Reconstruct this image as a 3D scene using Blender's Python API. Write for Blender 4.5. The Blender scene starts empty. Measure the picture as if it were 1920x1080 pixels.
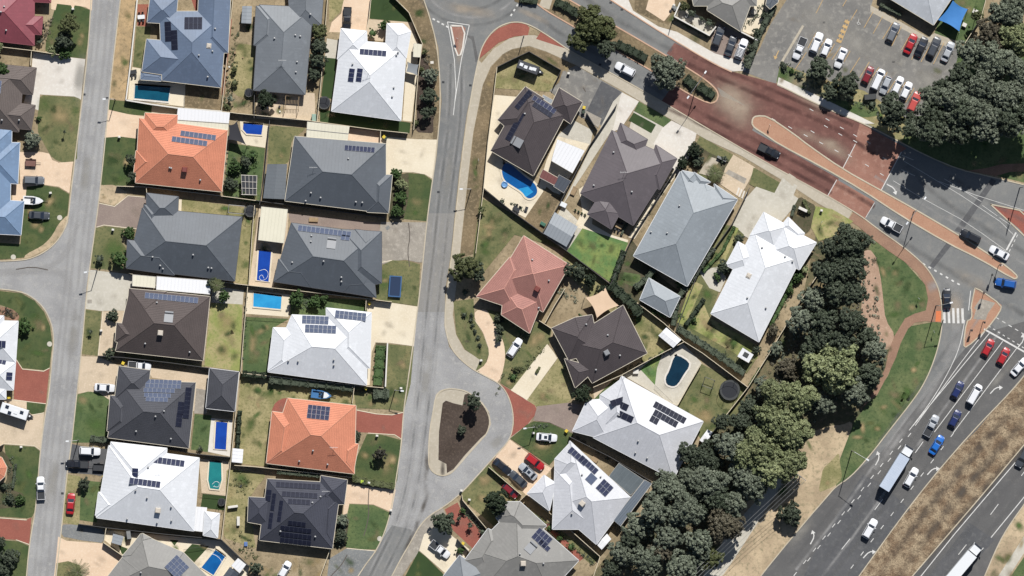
import bpy, math, random
from mathutils import Vector, Matrix
random.seed(7)
C = bpy.context.scene.collection
SC = bpy.context.scene
S = 0.12                                   # metres per survey unit (plan grid)
def W(x, y, z=0.0): return Vector(((x-960)*S, (540-y)*S, z))
# ---------------- camera, sky, sun, exposure
cam = bpy.data.cameras.new('camera'); co = bpy.data.objects.new('camera', cam); C.objects.link(co)
co.location = (0, 0, 1600); cam.lens = 36*1600/(1920*S); cam.sensor_width = 36
cam.clip_start = 10; cam.clip_end = 4000; SC.camera = co
w = bpy.data.worlds.new('World'); SC.world = w; w.use_nodes = True
SUN_EL, SUN_AZ = math.radians(48), math.radians(16)      # azimuth east of north
nt = w.node_tree; bg = nt.nodes['Background']; sk = nt.nodes.new('ShaderNodeTexSky')
sk.sky_type = 'NISHITA'; sk.sun_disc = False; sk.sun_elevation = SUN_EL; sk.sun_rotation = SUN_AZ
nt.links.new(sk.outputs[0], bg.inputs[0]); bg.inputs[1].default_value = 0.05
sl = bpy.data.lights.new('sun', 'SUN'); sl.energy = 5.0; sl.angle = math.radians(0.5); sl.color = (1, .98, .94)
so = bpy.data.objects.new('sun', sl); C.objects.link(so)
sd = Vector((math.sin(SUN_AZ)*math.cos(SUN_EL), math.cos(SUN_AZ)*math.cos(SUN_EL), math.sin(SUN_EL)))
so.rotation_euler = sd.to_track_quat('Z', 'Y').to_euler()
SC.view_settings.view_transform = 'Standard'; SC.view_settings.look = 'None'
SC.view_settings.exposure = 0.5; SC.view_settings.gamma = 1
# ---------------- materials
def lin(c): 
    c = c/255
    return c/12.92 if c <= .04045 else ((c+.055)/1.055)**2.4
KC = 1.62
def col(c, k=None):
    return tuple(min(.86, lin(v)/(k or KC)) for v in c)+(1,)
MATS = {}
def mat(name, c1, c2=None, c3=None, s1=.12, s2=2.5, rough=.9, bump=0, metal=0, grain=.12, coat=0, rnd=0, stripe=None, contrast=1.0):
    """procedural surface: c1<->c2 in broad patches, c3 in finer blotches, fine grain, bump"""
    if name in MATS: return MATS[name]
    m = bpy.data.materials.new(name); m.use_nodes = True; MATS[name] = m
    n = m.node_tree.nodes; l = m.node_tree.links; b = n['Principled BSDF']
    b.inputs['Roughness'].default_value = rough; b.inputs['Metallic'].default_value = metal
    b.inputs['Specular IOR Level'].default_value = .3 if rough > .6 else .5
    if coat: b.inputs['Coat Weight'].default_value = coat
    tc = n.new('ShaderNodeTexCoord'); out = tc.outputs['Object']
    def noise(sc, det=4, ro=.6, src=None):
        t = n.new('ShaderNodeTexNoise'); t.inputs['Scale'].default_value = sc; t.inputs['Detail'].default_value = det
        t.inputs['Roughness'].default_value = ro; l.new(src or out, t.inputs['Vector']); return t.outputs[0]
    def ramp(src, a, bb):
        r = n.new('ShaderNodeMapRange'); r.inputs[1].default_value = a; r.inputs[2].default_value = bb; l.new(src, r.inputs[0]); return r.outputs[0]
    def mix(f, a, bb, typ='MIX'):
        x = n.new('ShaderNodeMix'); x.data_type = 'RGBA'; x.blend_type = typ
        if hasattr(f, 'name'): l.new(f, x.inputs[0])
        else: x.inputs[0].default_value = f
        for i, v in ((6, a), (7, bb)):
            if hasattr(v, 'links'): l.new(v, x.inputs[i])
            else: x.inputs[i].default_value = v
        return x.outputs[2]
    cur = col(c1)
    w_ = .16/contrast
    if c2: cur = mix(ramp(noise(s1, 5, .62), .5-w_, .5+w_), cur, col(c2))
    if c3: cur = mix(ramp(noise(s2, 4, .6), .5, .75), cur, col(c3))
    if grain:
        g = ramp(noise(s2*3.1+1.5, 3, .75), .25, .75)
        lo = (1-grain*1.6,)*3+(1,); hi = (1+grain*1.2,)*3+(1,)
        gg = mix(g, lo, hi); cur = mix(1.0, cur, gg, 'MULTIPLY')
    if rnd:
        oi = n.new('ShaderNodeObjectInfo'); r = n.new('ShaderNodeMapRange'); l.new(oi.outputs['Random'], r.inputs[0])
        r.inputs[3].default_value = 1-rnd; r.inputs[4].default_value = 1+rnd
        hs = n.new('ShaderNodeHueSaturation'); l.new(r.outputs[0], hs.inputs['Value'])
        if hasattr(cur, 'links'): l.new(cur, hs.inputs['Color'])
        else: hs.inputs['Color'].default_value = cur
        cur = hs.outputs[0]
    bsrc = None
    if stripe:                      # (uv axis, period m, dark factor, bump)
        ax, per, dk, bp = stripe
        uv = n.new('ShaderNodeUVMap'); uv.uv_map = 'uv'; sp = n.new('ShaderNodeSeparateXYZ'); l.new(uv.outputs[0], sp.inputs[0])
        mu = n.new('ShaderNodeMath'); mu.operation = 'DIVIDE'; l.new(sp.outputs[ax], mu.inputs[0]); mu.inputs[1].default_value = per
        fr = n.new('ShaderNodeMath'); fr.operation = 'FRACT'; l.new(mu.outputs[0], fr.inputs[0])
        r = n.new('ShaderNodeMapRange'); l.new(fr.outputs[0], r.inputs[0]); r.inputs[1].default_value = .0; r.inputs[2].default_value = .3
        dkc = mix(r.outputs[0], (dk, dk, dk, 1), (1, 1, 1, 1)); cur = mix(1.0, cur, dkc, 'MULTIPLY'); bsrc = fr.outputs[0]; bd = bp
    if hasattr(cur, 'links'): l.new(cur, b.inputs['Base Color'])
    else: b.inputs['Base Color'].default_value = cur
    if bsrc or bump:
        bn = n.new('ShaderNodeBump'); bn.inputs['Strength'].default_value = 1
        if bsrc: bn.inputs['Distance'].default_value = bd; l.new(bsrc, bn.inputs['Height'])
        else: bn.inputs['Distance'].default_value = bump; l.new(noise(s2*2, 4, .7), bn.inputs['Height'])
        l.new(bn.outputs[0], b.inputs['Normal'])
    return m
def wear_mat(name, c, amt, across=True, sc=.25):
    """asphalt worn or stained along a ribbon: feathers out across the ribbon, broken up by noise"""
    m = mat(name, c, rough=.85, grain=.1, s2=3); n = m.node_tree.nodes; l = m.node_tree.links; b = n['Principled BSDF']
    uv = n.new('ShaderNodeUVMap'); uv.uv_map = 'uv'; sp = n.new('ShaderNodeSeparateXYZ'); l.new(uv.outputs[0], sp.inputs[0])
    f = []
    for i in ((1,) if across else (0, 1)):
        a = n.new('ShaderNodeMath'); a.operation = 'SUBTRACT'; l.new(sp.outputs[i], a.inputs[0]); a.inputs[1].default_value = .5
        q = n.new('ShaderNodeMath'); q.operation = 'ABSOLUTE'; l.new(a.outputs[0], q.inputs[0])
        r = n.new('ShaderNodeMapRange'); r.interpolation_type = 'SMOOTHSTEP'; l.new(q.outputs[0], r.inputs[0])
        r.inputs[1].default_value = .5; r.inputs[2].default_value = 0.; r.inputs[3].default_value = 0; r.inputs[4].default_value = 1; f.append(r.outputs[0])
    tc = n.new('ShaderNodeTexCoord'); t = n.new('ShaderNodeTexNoise'); t.inputs['Scale'].default_value = sc; t.inputs['Detail'].default_value = 5
    l.new(tc.outputs['Object'], t.inputs['Vector'])
    r = n.new('ShaderNodeMapRange'); l.new(t.outputs[0], r.inputs[0]); r.inputs[1].default_value = .3; r.inputs[2].default_value = .65; r.inputs[4].default_value = amt
    cur = r.outputs[0]
    for x in f:
        p = n.new('ShaderNodeMath'); p.operation = 'MULTIPLY'; l.new(cur, p.inputs[0]); l.new(x, p.inputs[1]); cur = p.outputs[0]
    l.new(cur, b.inputs['Alpha']); return m
# ---------------- mesh builder
class MB:
    def __init__(s): s.v = []; s.f = []; s.uv = []
    def face(s, pts, uvs=None):
        i = len(s.v); s.v += [tuple(p) for p in pts]; s.f.append(tuple(range(i, i+len(pts)))); s.uv += (uvs or [(p[0], p[1]) for p in pts]); return s
    def prism(s, pts, z0, z1):
        n = len(pts)
        if sum(pts[i][0]*pts[(i+1) % n][1]-pts[(i+1) % n][0]*pts[i][1] for i in range(n)) < 0: pts = pts[::-1]
        s.face([(p[0], p[1], z1) for p in pts]); s.face([(p[0], p[1], z0) for p in pts[::-1]])
        for i in range(n):
            a, b = pts[i], pts[(i+1) % n]; L = math.hypot(b[0]-a[0], b[1]-a[1])
            s.face([(a[0], a[1], z0), (b[0], b[1], z0), (b[0], b[1], z1), (a[0], a[1], z1)], [(0, 0), (L, 0), (L, z1-z0), (0, z1-z0)])
        return s
    def box(s, x0, x1, y0, y1, z0, z1): return s.prism([(x0, y0), (x1, y0), (x1, y1), (x0, y1)], z0, z1)
    def frus(s, b, t):     # bottom and top quads (lists of 4 3D points, ccw)
        s.face(t); s.face(b[::-1])
        for i in range(len(b)): j = (i+1) % len(b); s.face([b[i], b[j], t[j], t[i]])
        return s
    def tube(s, a, b, r0, r1=None, n=8):
        a = Vector(a); b = Vector(b); r1 = r0 if r1 is None else r1; d = (b-a).normalized()
        u = d.orthogonal().normalized(); v = d.cross(u)
        A = [a+(u*math.cos(t)+v*math.sin(t))*r0 for t in [2*math.pi*i/n for i in range(n)]]
        B = [b+(u*math.cos(t)+v*math.sin(t))*r1 for t in [2*math.pi*i/n for i in range(n)]]
        for i in range(n): j = (i+1) % n; s.face([A[i], A[j], B[j], B[i]])
        s.face(A[::-1]); s.face(B); return s
    def disc(s, x, y, r, z0, z1, n=24, sx=1): return s.prism([(x+sx*r*math.cos(2*math.pi*i/n), y+r*math.sin(2*math.pi*i/n)) for i in range(n)], z0, z1)
    def ball(s, c, r, n=8, sz=1):
        for i in range(n//2):
            for j in range(n):
                def P(i, j):
                    th = math.pi*i/(n//2); ph = 2*math.pi*j/n
                    return (c[0]+r*math.sin(th)*math.cos(ph), c[1]+r*math.sin(th)*math.sin(ph), c[2]+r*sz*math.cos(th))
                q = [P(i, j), P(i+1, j), P(i+1, j+1), P(i, j+1)]
                if i == 0: q = [q[0], q[1], q[2]]
                elif i == n//2-1: q = [q[0], q[1], q[3]]
                s.face(q)
        return s
    def mesh(s, name, m=None, off=None, smooth=False):
        me = bpy.data.meshes.new(name)
        vs = s.v if off is None else [(a-off[0], b-off[1], c-off[2]) for a, b, c in s.v]
        me.from_pydata(vs, [], s.f); ul = me.uv_layers.new(name='uv')
        ul.data.foreach_set('uv', [c for p in s.uv for c in p[:2]])
        if m: me.materials.append(m)
        if smooth: me.polygons.foreach_set('use_smooth', [True]*len(me.polygons))
        me.update(); return me
def link(name, me, parent=None, loc=None, rz=0):
    o = bpy.data.objects.new(name, me); C.objects.link(o)
    if parent: o.parent = parent
    if loc is not None: o.location = loc
    if rz: o.rotation_euler.z = rz
    return o
def obj(name, mb, m, parent=None, smooth=False):
    """mesh given in world coordinates, stored relative to its parent thing"""
    off = Vector((0, 0, 0)); p = parent
    while p: off += p.location; p = p.parent
    return link(name, mb.mesh(name, m, off, smooth), parent)
TAGS = []
def tag(o, desc, cat, group=None, at=None):
    """desc ending in '!' is a complete label; otherwise a locating phrase is added at the end"""
    o['category'] = cat
    if group: o['group'] = group
    TAGS.append((o, desc, at)); return o
def thing(name, desc, cat, loc, rz=0, group=None, at=None):
    o = bpy.data.objects.new(name, None); C.objects.link(o); o.empty_display_size = .3
    o.location = loc; o.rotation_euler.z = rz
    return tag(o, desc, cat, group, at)
def solo(name, mb, m, desc, cat, group=None, at=None, smooth=False, org=None):
    if org is None:
        n = len(mb.v); org = Vector((sum(v[0] for v in mb.v)/n, sum(v[1] for v in mb.v)/n, min(v[2] for v in mb.v)))
    o = link(name, mb.mesh(name, m, org, smooth), None, org); return tag(o, desc, cat, group, at)
def chaikin(pts, n=2, closed=True):
    for _ in range(n):
        q = []; N = len(pts)
        if not closed: q.append(pts[0])
        for i in range(N if closed else N-1):
            a, b = pts[i], pts[(i+1) % N]
            q += [(a[0]*.75+b[0]*.25, a[1]*.75+b[1]*.25), (a[0]*.25+b[0]*.75, a[1]*.25+b[1]*.75)]
        if not closed: q.append(pts[-1])
        pts = q
    return pts
# sheets of ground stack themselves a few mm apart wherever they overlap
SHEETS = []
def pin(p, Q):
    c = False; n = len(Q)
    for i in range(n):
        a, b = Q[i], Q[i-1]
        if (a[1] > p[1]) != (b[1] > p[1]) and p[0] < (b[0]-a[0])*(p[1]-a[1])/(b[1]-a[1])+a[0]: c = not c
    return c
def overlap(P, Q):
    if any(pin(p, Q) for p in P) or any(pin(q, P) for q in Q): return True
    def o(a, b, c): return (b[0]-a[0])*(c[1]-a[1])-(b[1]-a[1])*(c[0]-a[0])
    for i in range(len(P)):
        a, b = P[i-1], P[i]
        for j in range(len(Q)):
            c, d = Q[j-1], Q[j]
            if max(c[0], d[0]) < min(a[0], b[0]) or min(c[0], d[0]) > max(a[0], b[0]) or max(c[1], d[1]) < min(a[1], b[1]) or min(c[1], d[1]) > max(a[1], b[1]): continue
            if o(a, b, c)*o(a, b, d) <= 0 and o(c, d, a)*o(c, d, b) <= 0: return True
    return False
def zfor(P, hull=None):
    x0 = min(p[0] for p in P); x1 = max(p[0] for p in P); y0 = min(p[1] for p in P); y1 = max(p[1] for p in P); z = 0
    for a in SHEETS:
        if a[4] > z and a[0] <= x1 and a[1] >= x0 and a[2] <= y1 and a[3] >= y0 and overlap(P, a[5]): z = a[4]
    z += .006; SHEETS.append((x0, x1, y0, y1, z, list(P))); return z
def jitter(P, amp, step=14):
    q = []; N = len(P)
    for i in range(N):
        a, b = P[i], P[(i+1) % N]; L = math.hypot(b[0]-a[0], b[1]-a[1]); k = max(1, int(L/step))
        for j in range(k):
            t = j/k; q.append((a[0]+(b[0]-a[0])*t+random.uniform(-amp, amp), a[1]+(b[1]-a[1])*t+random.uniform(-amp, amp)))
    return q
def sheet(name, m, P, r=0, jit=0, kind='structure'):
    if r: P = chaikin(P, r)
    if jit: P = chaikin(jitter(P, jit), 1)
    z = zfor(P); SHEETS[-1] = SHEETS[-1]+(name,); mb = MB(); pts = [W(x, y, z) for x, y in P]
    A = sum(pts[i][0]*pts[(i+1) % len(pts)][1]-pts[(i+1) % len(pts)][0]*pts[i][1] for i in range(len(pts)))
    mb.face(pts if A > 0 else pts[::-1]); o = link(name, mb.mesh(name, m)); o['kind'] = kind; return o
def offs(P, d):
    """offset an open polyline sideways (plan units)"""
    q = []; n = len(P)
    for i in range(n):
        a = P[max(0, i-1)]; b = P[min(n-1, i+1)]; dx, dy = b[0]-a[0], b[1]-a[1]; L = math.hypot(dx, dy) or 1
        q.append((P[i][0]-dy/L*d, P[i][1]+dx/L*d))
    return q
def ribbon_mb(P, wd, z0, z1=None, mb=None):
    """flat ribbon (z1 None) or raised strip along an open polyline; width in plan units"""
    mb = mb or MB(); A = offs(P, wd/2); B = offs(P, -wd/2); n = len(P); u = 0
    for i in range(n-1):
        L = math.hypot(P[i+1][0]-P[i][0], P[i+1][1]-P[i][1])*S
        t0, t1 = i/(n-1), (i+1)/(n-1)
        if z1 is None:
            mb.face([W(*A[i], z0), W(*A[i+1], z0), W(*B[i+1], z0), W(*B[i], z0)], [(t0, 0), (t1, 0), (t1, 1), (t0, 1)])
        else:
            for q in (([W(*A[i], z1), W(*A[i+1], z1), W(*B[i+1], z1), W(*B[i], z1)]), ([W(*A[i], z0), W(*A[i+1], z0), W(*A[i+1], z1), W(*A[i], z1)]),
                      ([W(*B[i], z1), W(*B[i+1], z1), W(*B[i+1], z0), W(*B[i], z0)])): mb.face(q)
    if z1 is not None:
        for k in (0, n-1): mb.face([W(*A[k], z0), W(*B[k], z0), W(*B[k], z1), W(*A[k], z1)])
    return mb
def ribbon(name, m, P, wd, sm=0, kind='structure'):
    if sm: P = chaikin(P, sm, False)
    e = offs(P, wd/2)+offs(P, -wd/2)[::-1]; z = zfor(e); o = link(name, ribbon_mb(P, wd, z).mesh(name, m)); o['kind'] = kind; return o
def kerb(P, m=None, wd=2.0, h=.13, sm=2, closed=False):
    if closed: P = P+[P[0]]
    if sm: P = chaikin(P, sm, False)
    o = link('kerb', ribbon_mb(P, wd, 0, h).mesh('kerb', m or M_kerb)); o['kind'] = 'structure'; return o
# ---------------- ground materials
M_dirt = mat('bare_dirt', (176,158,128), (148,132,104), (120,108,84), .15, 1.6, bump=.03, grain=.2, contrast=1.7)
M_dry = mat('dry_grass', (172,160,118), (140,136,92), (112,112,70), .2, 1.8, bump=.05, grain=.22, contrast=1.7)
M_brown = mat('brown_verge', (140,122,94), (112,99,76), (165,145,115), .12, 1.4, bump=.05, grain=.25, contrast=1.7)
M_median = mat('dry_median_grass', (176,156,128), (138,116,92), (88,70,54), .3, .9, bump=.15, grain=.5, contrast=2.2)
M_sand = mat('sand', (206,184,152), (176,156,128), (140,132,104), .16, 1.2, bump=.02, grain=.14, contrast=1.7)
M_lawn = mat('lawn', (70,88,50), (94,102,62), (54,72,42), .2, 1.6, bump=.05, grain=.2, contrast=1.7)
M_green = mat('green_lawn', (82,102,62), (104,118,74), (64,84,50), .18, 1.5, bump=.05, grain=.18, contrast=1.7)
M_olive = mat('olive_lawn', (106,110,72), (132,128,88), (80,92,58), .18, 1.6, bump=.05, grain=.2, contrast=1.7)
M_yel = mat('yellowing_lawn', (150,156,92), (178,166,120), (120,138,72), .2, 1.4, bump=.05, grain=.14, contrast=1.7)
M_bright = mat('bright_lawn', (96,128,74), (136,150,86), (70,98,56), .3, 1.2, bump=.05, grain=.14, contrast=1.7)
M_art = mat('artificial_turf', (58,78,40), (50,70,36), None, .3, 5, bump=.01, grain=.08)
M_roadg = mat('roadside_grass', (80,100,60), (112,122,80), (60,80,48), .16, 1.5, bump=.06, grain=.2, contrast=1.7)
M_wood = mat('woodland_floor', (120,112,84), (86,88,62), (150,128,102), .15, .9, bump=.08, grain=.3)
M_mulch = mat('dark_mulch', (84,72,64), (70,58,50), (104,90,78), .2, 2, bump=.05, grain=.25)
M_bed = mat('garden_bed', (104,96,76), (84,80,58), (60,74,42), .3, 1.8, bump=.06, grain=.3)
M_road = mat('old_asphalt', (170,169,168), (152,151,151), (180,178,174), .2, .8, .85, bump=.006, grain=.14, contrast=1.4)
M_roadb = mat('worn_asphalt', (150,147,142), (138,136,133), (160,156,150), .1, .8, .85, bump=.004, grain=.09)
M_main = mat('main_road_asphalt', (134,134,132), (120,121,121), (142,140,136), .1, .6, .85, bump=.004, grain=.09)
M_hwy = mat('highway_asphalt', (106,105,104), (96,95,95), (114,112,110), .08, .5, .85, bump=.004, grain=.09)
M_park = mat('car_park_asphalt', (140,137,132), (122,120,117), (164,160,152), .12, .7, .85, bump=.004, grain=.1)
M_dark = mat('dark_asphalt', (98,98,100), (86,87,90), (110,110,110), .15, 1, .85, grain=.1)
M_redas = mat('red_asphalt', (126,86,78), (108,74,67), (140,100,90), .12, .7, .85, grain=.1)
M_redas2 = mat('pale_red_asphalt', (164,120,104), (146,104,90), (176,138,122), .12, .7, .85, grain=.12)
M_brick = mat('red_brick_paving', (168,104,84), (154,92,76), (182,124,102), .3, 4, grain=.14)
M_brickp = mat('pale_brick_paving', (188,146,120), (176,132,108), (198,158,132), .3, 4, grain=.12)
M_path = mat('brown_brick_path', (164,130,108), (148,116,98), (176,142,120), .3, 4, grain=.12)
M_brickb = mat('grey_brown_paving', (156,140,130), (144,128,120), (168,152,140), .3, 4, grain=.12)
M_rdrive = mat('dull_red_paving', (160,96,82), (146,86,74), (172,110,94), .3, 4, grain=.1)
M_conc = mat('concrete', (208,202,188), (194,188,174), (216,210,198), .14, 1.5, grain=.05)
M_concw = mat('pale_concrete', (228,222,212), (218,210,200), (234,230,222), .14, 1.5, grain=.04)
M_foot = mat('footpath_concrete', (194,184,166), (182,172,154), (204,194,178), .12, 1.4, grain=.06)
M_concg = mat('stained_concrete', (172,164,152), (150,143,133), (190,182,170), .18, 1.1, grain=.12)
M_cream = mat('cream_paving', (236,224,200), (226,212,186), (242,230,208), .2, 2.5, grain=.06)
M_peach = mat('peach_paving', (236,210,182), (224,196,168), (240,218,192), .18, 2, grain=.07)
M_tan = mat('tan_paving', (218,198,172), (200,182,156), (228,208,184), .2, 2.5, grain=.08)
M_grav = mat('grey_gravel', (140,142,142), (122,124,124), (160,158,152), .25, 2.5, bump=.02, grain=.2)
M_kerb = mat('kerb_concrete', (208,196,174), (190,178,156), None, .3, 3, grain=.1)
M_kerbr = mat('pink_kerb', (216,178,152), (200,164,140), None, .3, 3, grain=.1)
M_white = mat('road_paint', (232,230,226), (206,204,200), None, 1.2, 4, .7, grain=.06)
M_cream_paint = mat('yellow_paint', (214,178,122), (190,160,114), None, 1.2, 4, .7, grain=.1)
M_wear = wear_mat('tyre_polish', (186,184,182), .55)
M_stain = wear_mat('oil_darkening', (118,118,118), .4)
M_scuff = wear_mat('sand_scuff', (206,188,166), .7, False, .15); M_scuffg = wear_mat('grey_scuff', (172,168,160), .8, False, .2)
M_dscuff = wear_mat('dark_scuff', (96,88,80), .8, False, .3)
M_wearred = wear_mat('dark_wheel_path', (92,60,56), .7)
M_patchg = wear_mat('green_regrowth', (84,112,56), .95, False, .25)
M_patchd = wear_mat('dry_patch', (182,160,118), .9, False, .25)
M_patchs = wear_mat('sandy_patch', (214,186,146), .9, False, .25)
# ---------------- the ground
g = link('ground', MB().face([(-700,-700,0),(700,-700,0),(700,700,0),(-700,700,0)]).mesh('ground', M_dirt)); g['kind'] = 'structure'
T = sheet
# east woodland and road reserve
T('woodland_floor', M_wood, [(1530,440),(1620,430),(1660,540),(1650,600),(1690,640),(1640,740),(1600,840),(1500,1000),(1440,1090),(1100,1090),(1140,1040),(1300,850),(1400,740),(1500,580)])
T('sand', M_sand, [(1480,820),(1560,800),(1600,790),(1580,900),(1440,1062),(1420,1100),(1300,1100),(1390,960)], jit=3)
T('roadside_grass', M_roadg, [(1637,448),(1672,470),(1700,495),(1740,540),(1739,585),(1700,598),(1675,632),(1650,600),(1652,540),(1640,500),(1630,465)])
T('roadside_grass', M_roadg, [(1705,612),(1770,600),(1765,650),(1750,690),(1715,755),(1665,815),(1600,895),(1567,916),(1575,860),(1602,790),(1640,740),(1665,705),(1688,645)])
T('verge', M_dry, [(1575,850),(1545,880),(1535,925),(1567,912),(1578,895)], jit=2)
T('dirt_path', mat('pinkish_bare_dirt', (192,160,138), (172,142,120), (204,176,152), .3, 1.5, bump=.02, grain=.14), [(1618,468),(1638,470),(1650,510),(1656,560),(1660,600),(1680,630),(1667,662),(1640,640),(1612,600),(1618,550),(1610,510)], r=1)
T('dirt_path', M_conc, [(1500,855),(1440,915),(1385,975),(1345,1030),(1310,1095),(1345,1095),(1395,1020),(1430,965),(1470,905),(1515,870)], r=1)
T('roadside_grass', M_roadg, [(1620,220),(1700,180),(1760,110),(1930,60),(1930,345),(1850,325),(1780,312),(1690,270)])
T('verge', M_dry, [(1560,80),(1620,160),(1710,215),(1690,270),(1620,232),(1560,208),(1457,157),(1463,118)])
T('verge', M_green, [(1458,128),(1480,125),(1500,150),(1560,185),(1640,195),(1650,215),(1620,222),(1560,202),(1490,172),(1455,155)], jit=2)
# top strip north of the main road
T('verge', M_brown, [(1190,-10),(1320,-10),(1345,70),(1330,75),(1250,45),(1190,22)], jit=2)
T('driveway', M_peach, [(1218,-8),(1265,-8),(1265,15),(1245,40),(1211,18)])
T('courtyard', M_conc, [(1266,32),(1278,10),(1342,50),(1330,66)])
T('driveway', M_brickb, [(1334,66),(1345,40),(1360,50),(1400,70),(1412,85),(1395,130),(1333,100)])
T('courtyard', M_cream, [(1385,55),(1415,0),(1450,-5),(1450,20),(1420,70)])
T('verge', M_dirt, [(1262,35),(1335,75),(1330,95),(1300,85),(1250,52)], jit=2)
T('car_park', M_park, [(1425,90),(1445,45),(1478,-5),(1640,-10),(1633,12),(1740,78),(1800,88),(1790,130),(1740,215),(1700,222),(1620,170),(1530,145),(1463,118),(1455,158),(1388,132),(1404,125)])
T('footpath', M_foot, [(1632,10),(1640,14),(1740,70),(1752,62),(1800,78),(1800,90),(1790,90),(1745,80),(1736,78),(1632,22)])
T('yard', M_green, [(1780,-10),(1850,-10),(1843,30),(1808,82),(1752,62)])
# road reserve: roundabout, main road, highway
T('main_road', M_main, [(788,-20),(1170,-20),(1187,26),(1235,57),(1335,117),(1372,134),(1457,157),(1565,209),(1620,229),(1777,312),(1865,332),(1930,348),(1930,722),(1830,808),(1715,935),(1690,970),(1600,1095),(1415,1095),(1482,1012),(1515,972),(1550,932),(1567,912),(1595,895),(1637,847),(1665,810),(1680,792),(1715,747),(1735,715),(1750,680),(1762,640),(1767,605),(1765,570),(1758,537),(1737,502),(1715,480),(1640,425),(1615,405),(1552,367),(1440,307),(1320,237),(1210,172),(1085,104),(1030,68),(990,46),(960,40),(930,55),(905,85),(897,112),(875,215),(860,330),(845,480),(835,540),(832,600),(790,600),(783,560),(790,520),(803,400),(819,290),(828,190),(822,90),(805,25)])
T('median_grass', M_median, [(1930,692),(1900,730),(1865,765),(1817,815),(1790,847),(1715,935),(1690,970),(1600,1095),(1698,1095),(1727,1060),(1790,988),(1840,930),(1930,822)], jit=1)
T('highway', M_hwy, [(1930,822),(1840,930),(1790,988),(1727,1060),(1698,1095),(1840,1095),(1865,1035),(1885,995),(1930,932)])
T('highway', M_hwy, [(1930,600),(1860,620),(1845,612),(1770,700),(1650,850),(1567,912),(1515,972),(1440,1062),(1415,1095),(1600,1095),(1690,970),(1790,847),(1830,808),(1930,690)])
T('verge', M_sand, [(1930,932),(1885,995),(1865,1035),(1840,1095),(1930,1095)], jit=1)
T('footpath', M_conc, [(1930,990),(1862,1095),(1882,1095),(1930,1022)])
T('verge', M_green, [(1930,1030),(1885,1095),(1930,1095)])
T('road_patch', M_dark, [(1618,890),(1650,905),(1706,955),(1690,970),(1600,1095),(1500,1095),(1530,1030),(1585,940)])
T('road_patch', M_dark, [(1818,980),(1865,1012),(1840,1040),(1800,1095),(1730,1095)])
T('road_patch', M_dark, [(1859,334),(1868,339),(1801,437),(1790,432)])
T('road_patch', M_dark, [(1750,503),(1784,460),(1775,455),(1743,498)])
T('road_patch', M_hwy, [(870,65),(888,68),(897,110),(892,118),(885,75)])
# asphalt of the two quiet streets
T('street', M_road, [(173,-20),(227,-20),(208,140),(196,268),(184,380),(178,425),(162,540),(152,660),(143,740),(133,835),(125,885),(115,985),(102,1100),(50,1100),(55,1020),(68,950),(74,860),(84,780),(92,740),(97,680),(101,640),(98,610),(85,580),(65,560),(40,546),(-20,540),(-20,490),(30,489),(60,485),(95,466),(118,438),(128,410),(132,370),(144,270),(165,100)])
T('street', M_road, [(783,575),(836,575),(833,610),(842,650),(858,670),(885,692),(910,705),(935,718),(950,735),(961,765),(963,795),(956,825),(930,853),(895,892),(865,925),(830,952),(807,965),(787,985),(770,1017),(750,1050),(728,1100),(660,1100),(685,1060),(705,1035),(722,1000),(735,955),(745,890),(754,830),(757,775),(765,720),(775,650)])
T('street', M_roadb, [(803,400),(852,400),(843,490),(835,545),(834,585),(783,585),(786,545),(795,480)])
T('road_patch', M_main, [(735,985),(772,993),(770,1017),(750,1050),(728,1100),(660,1100),(685,1060),(705,1035),(722,1003)])
# red asphalt on the main road
T('red_road', M_redas, [(1265,80),(1335,117),(1372,134),(1457,157),(1565,209),(1618,229),(1638,245),(1590,325),(1340,160),(1300,135),(1250,100)])
T('red_road', M_redas, [(1240,190),(1262,160),(1340,200),(1420,250),(1573,335),(1552,367),(1440,307),(1320,237)])
T('red_road', M_redas2, [(1612,231),(1700,278),(1690,285),(1652,357),(1578,316),(1600,280)])
T('red_road', M_redas2, [(1568,336),(1640,378),(1622,410),(1552,367)])
T('red_road', M_redas, [(1330,155),(1345,163),(1352,180),(1440,215),(1420,222),(1410,245),(1330,205),(1270,172),(1285,172),(1327,196),(1345,190),(1349,178)])
T('road_scuff', M_scuff, [(1300,110),(1440,150),(1445,262),(1330,255)]).data.uv_layers[0].data.foreach_set('uv', [0,1,1,1,1,0,0,0])
T('road_scuff', M_scuff, [(1460,225),(1600,265),(1620,330),(1500,270)]).data.uv_layers[0].data.foreach_set('uv', [0,1,1,1,1,0,0,0])
T('road_scuff', M_scuff, [(1450,150),(1500,110),(1620,240),(1520,230)]).data.uv_layers[0].data.foreach_set('uv', [0,1,1,1,1,0,0,0])
def blob(name, m, x, y, a, b, rot=0):
    c, s = math.cos(math.radians(rot)), math.sin(math.radians(rot))
    P = [(x+u*c-v*s, y+u*s+v*c) for u, v in ((-a,-b),(a,-b),(a,b),(-a,b))]
    o = sheet(name, m, P); o.data.uv_layers[0].data.foreach_set('uv', [0,0,1,0,1,1,0,1]); return o
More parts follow.
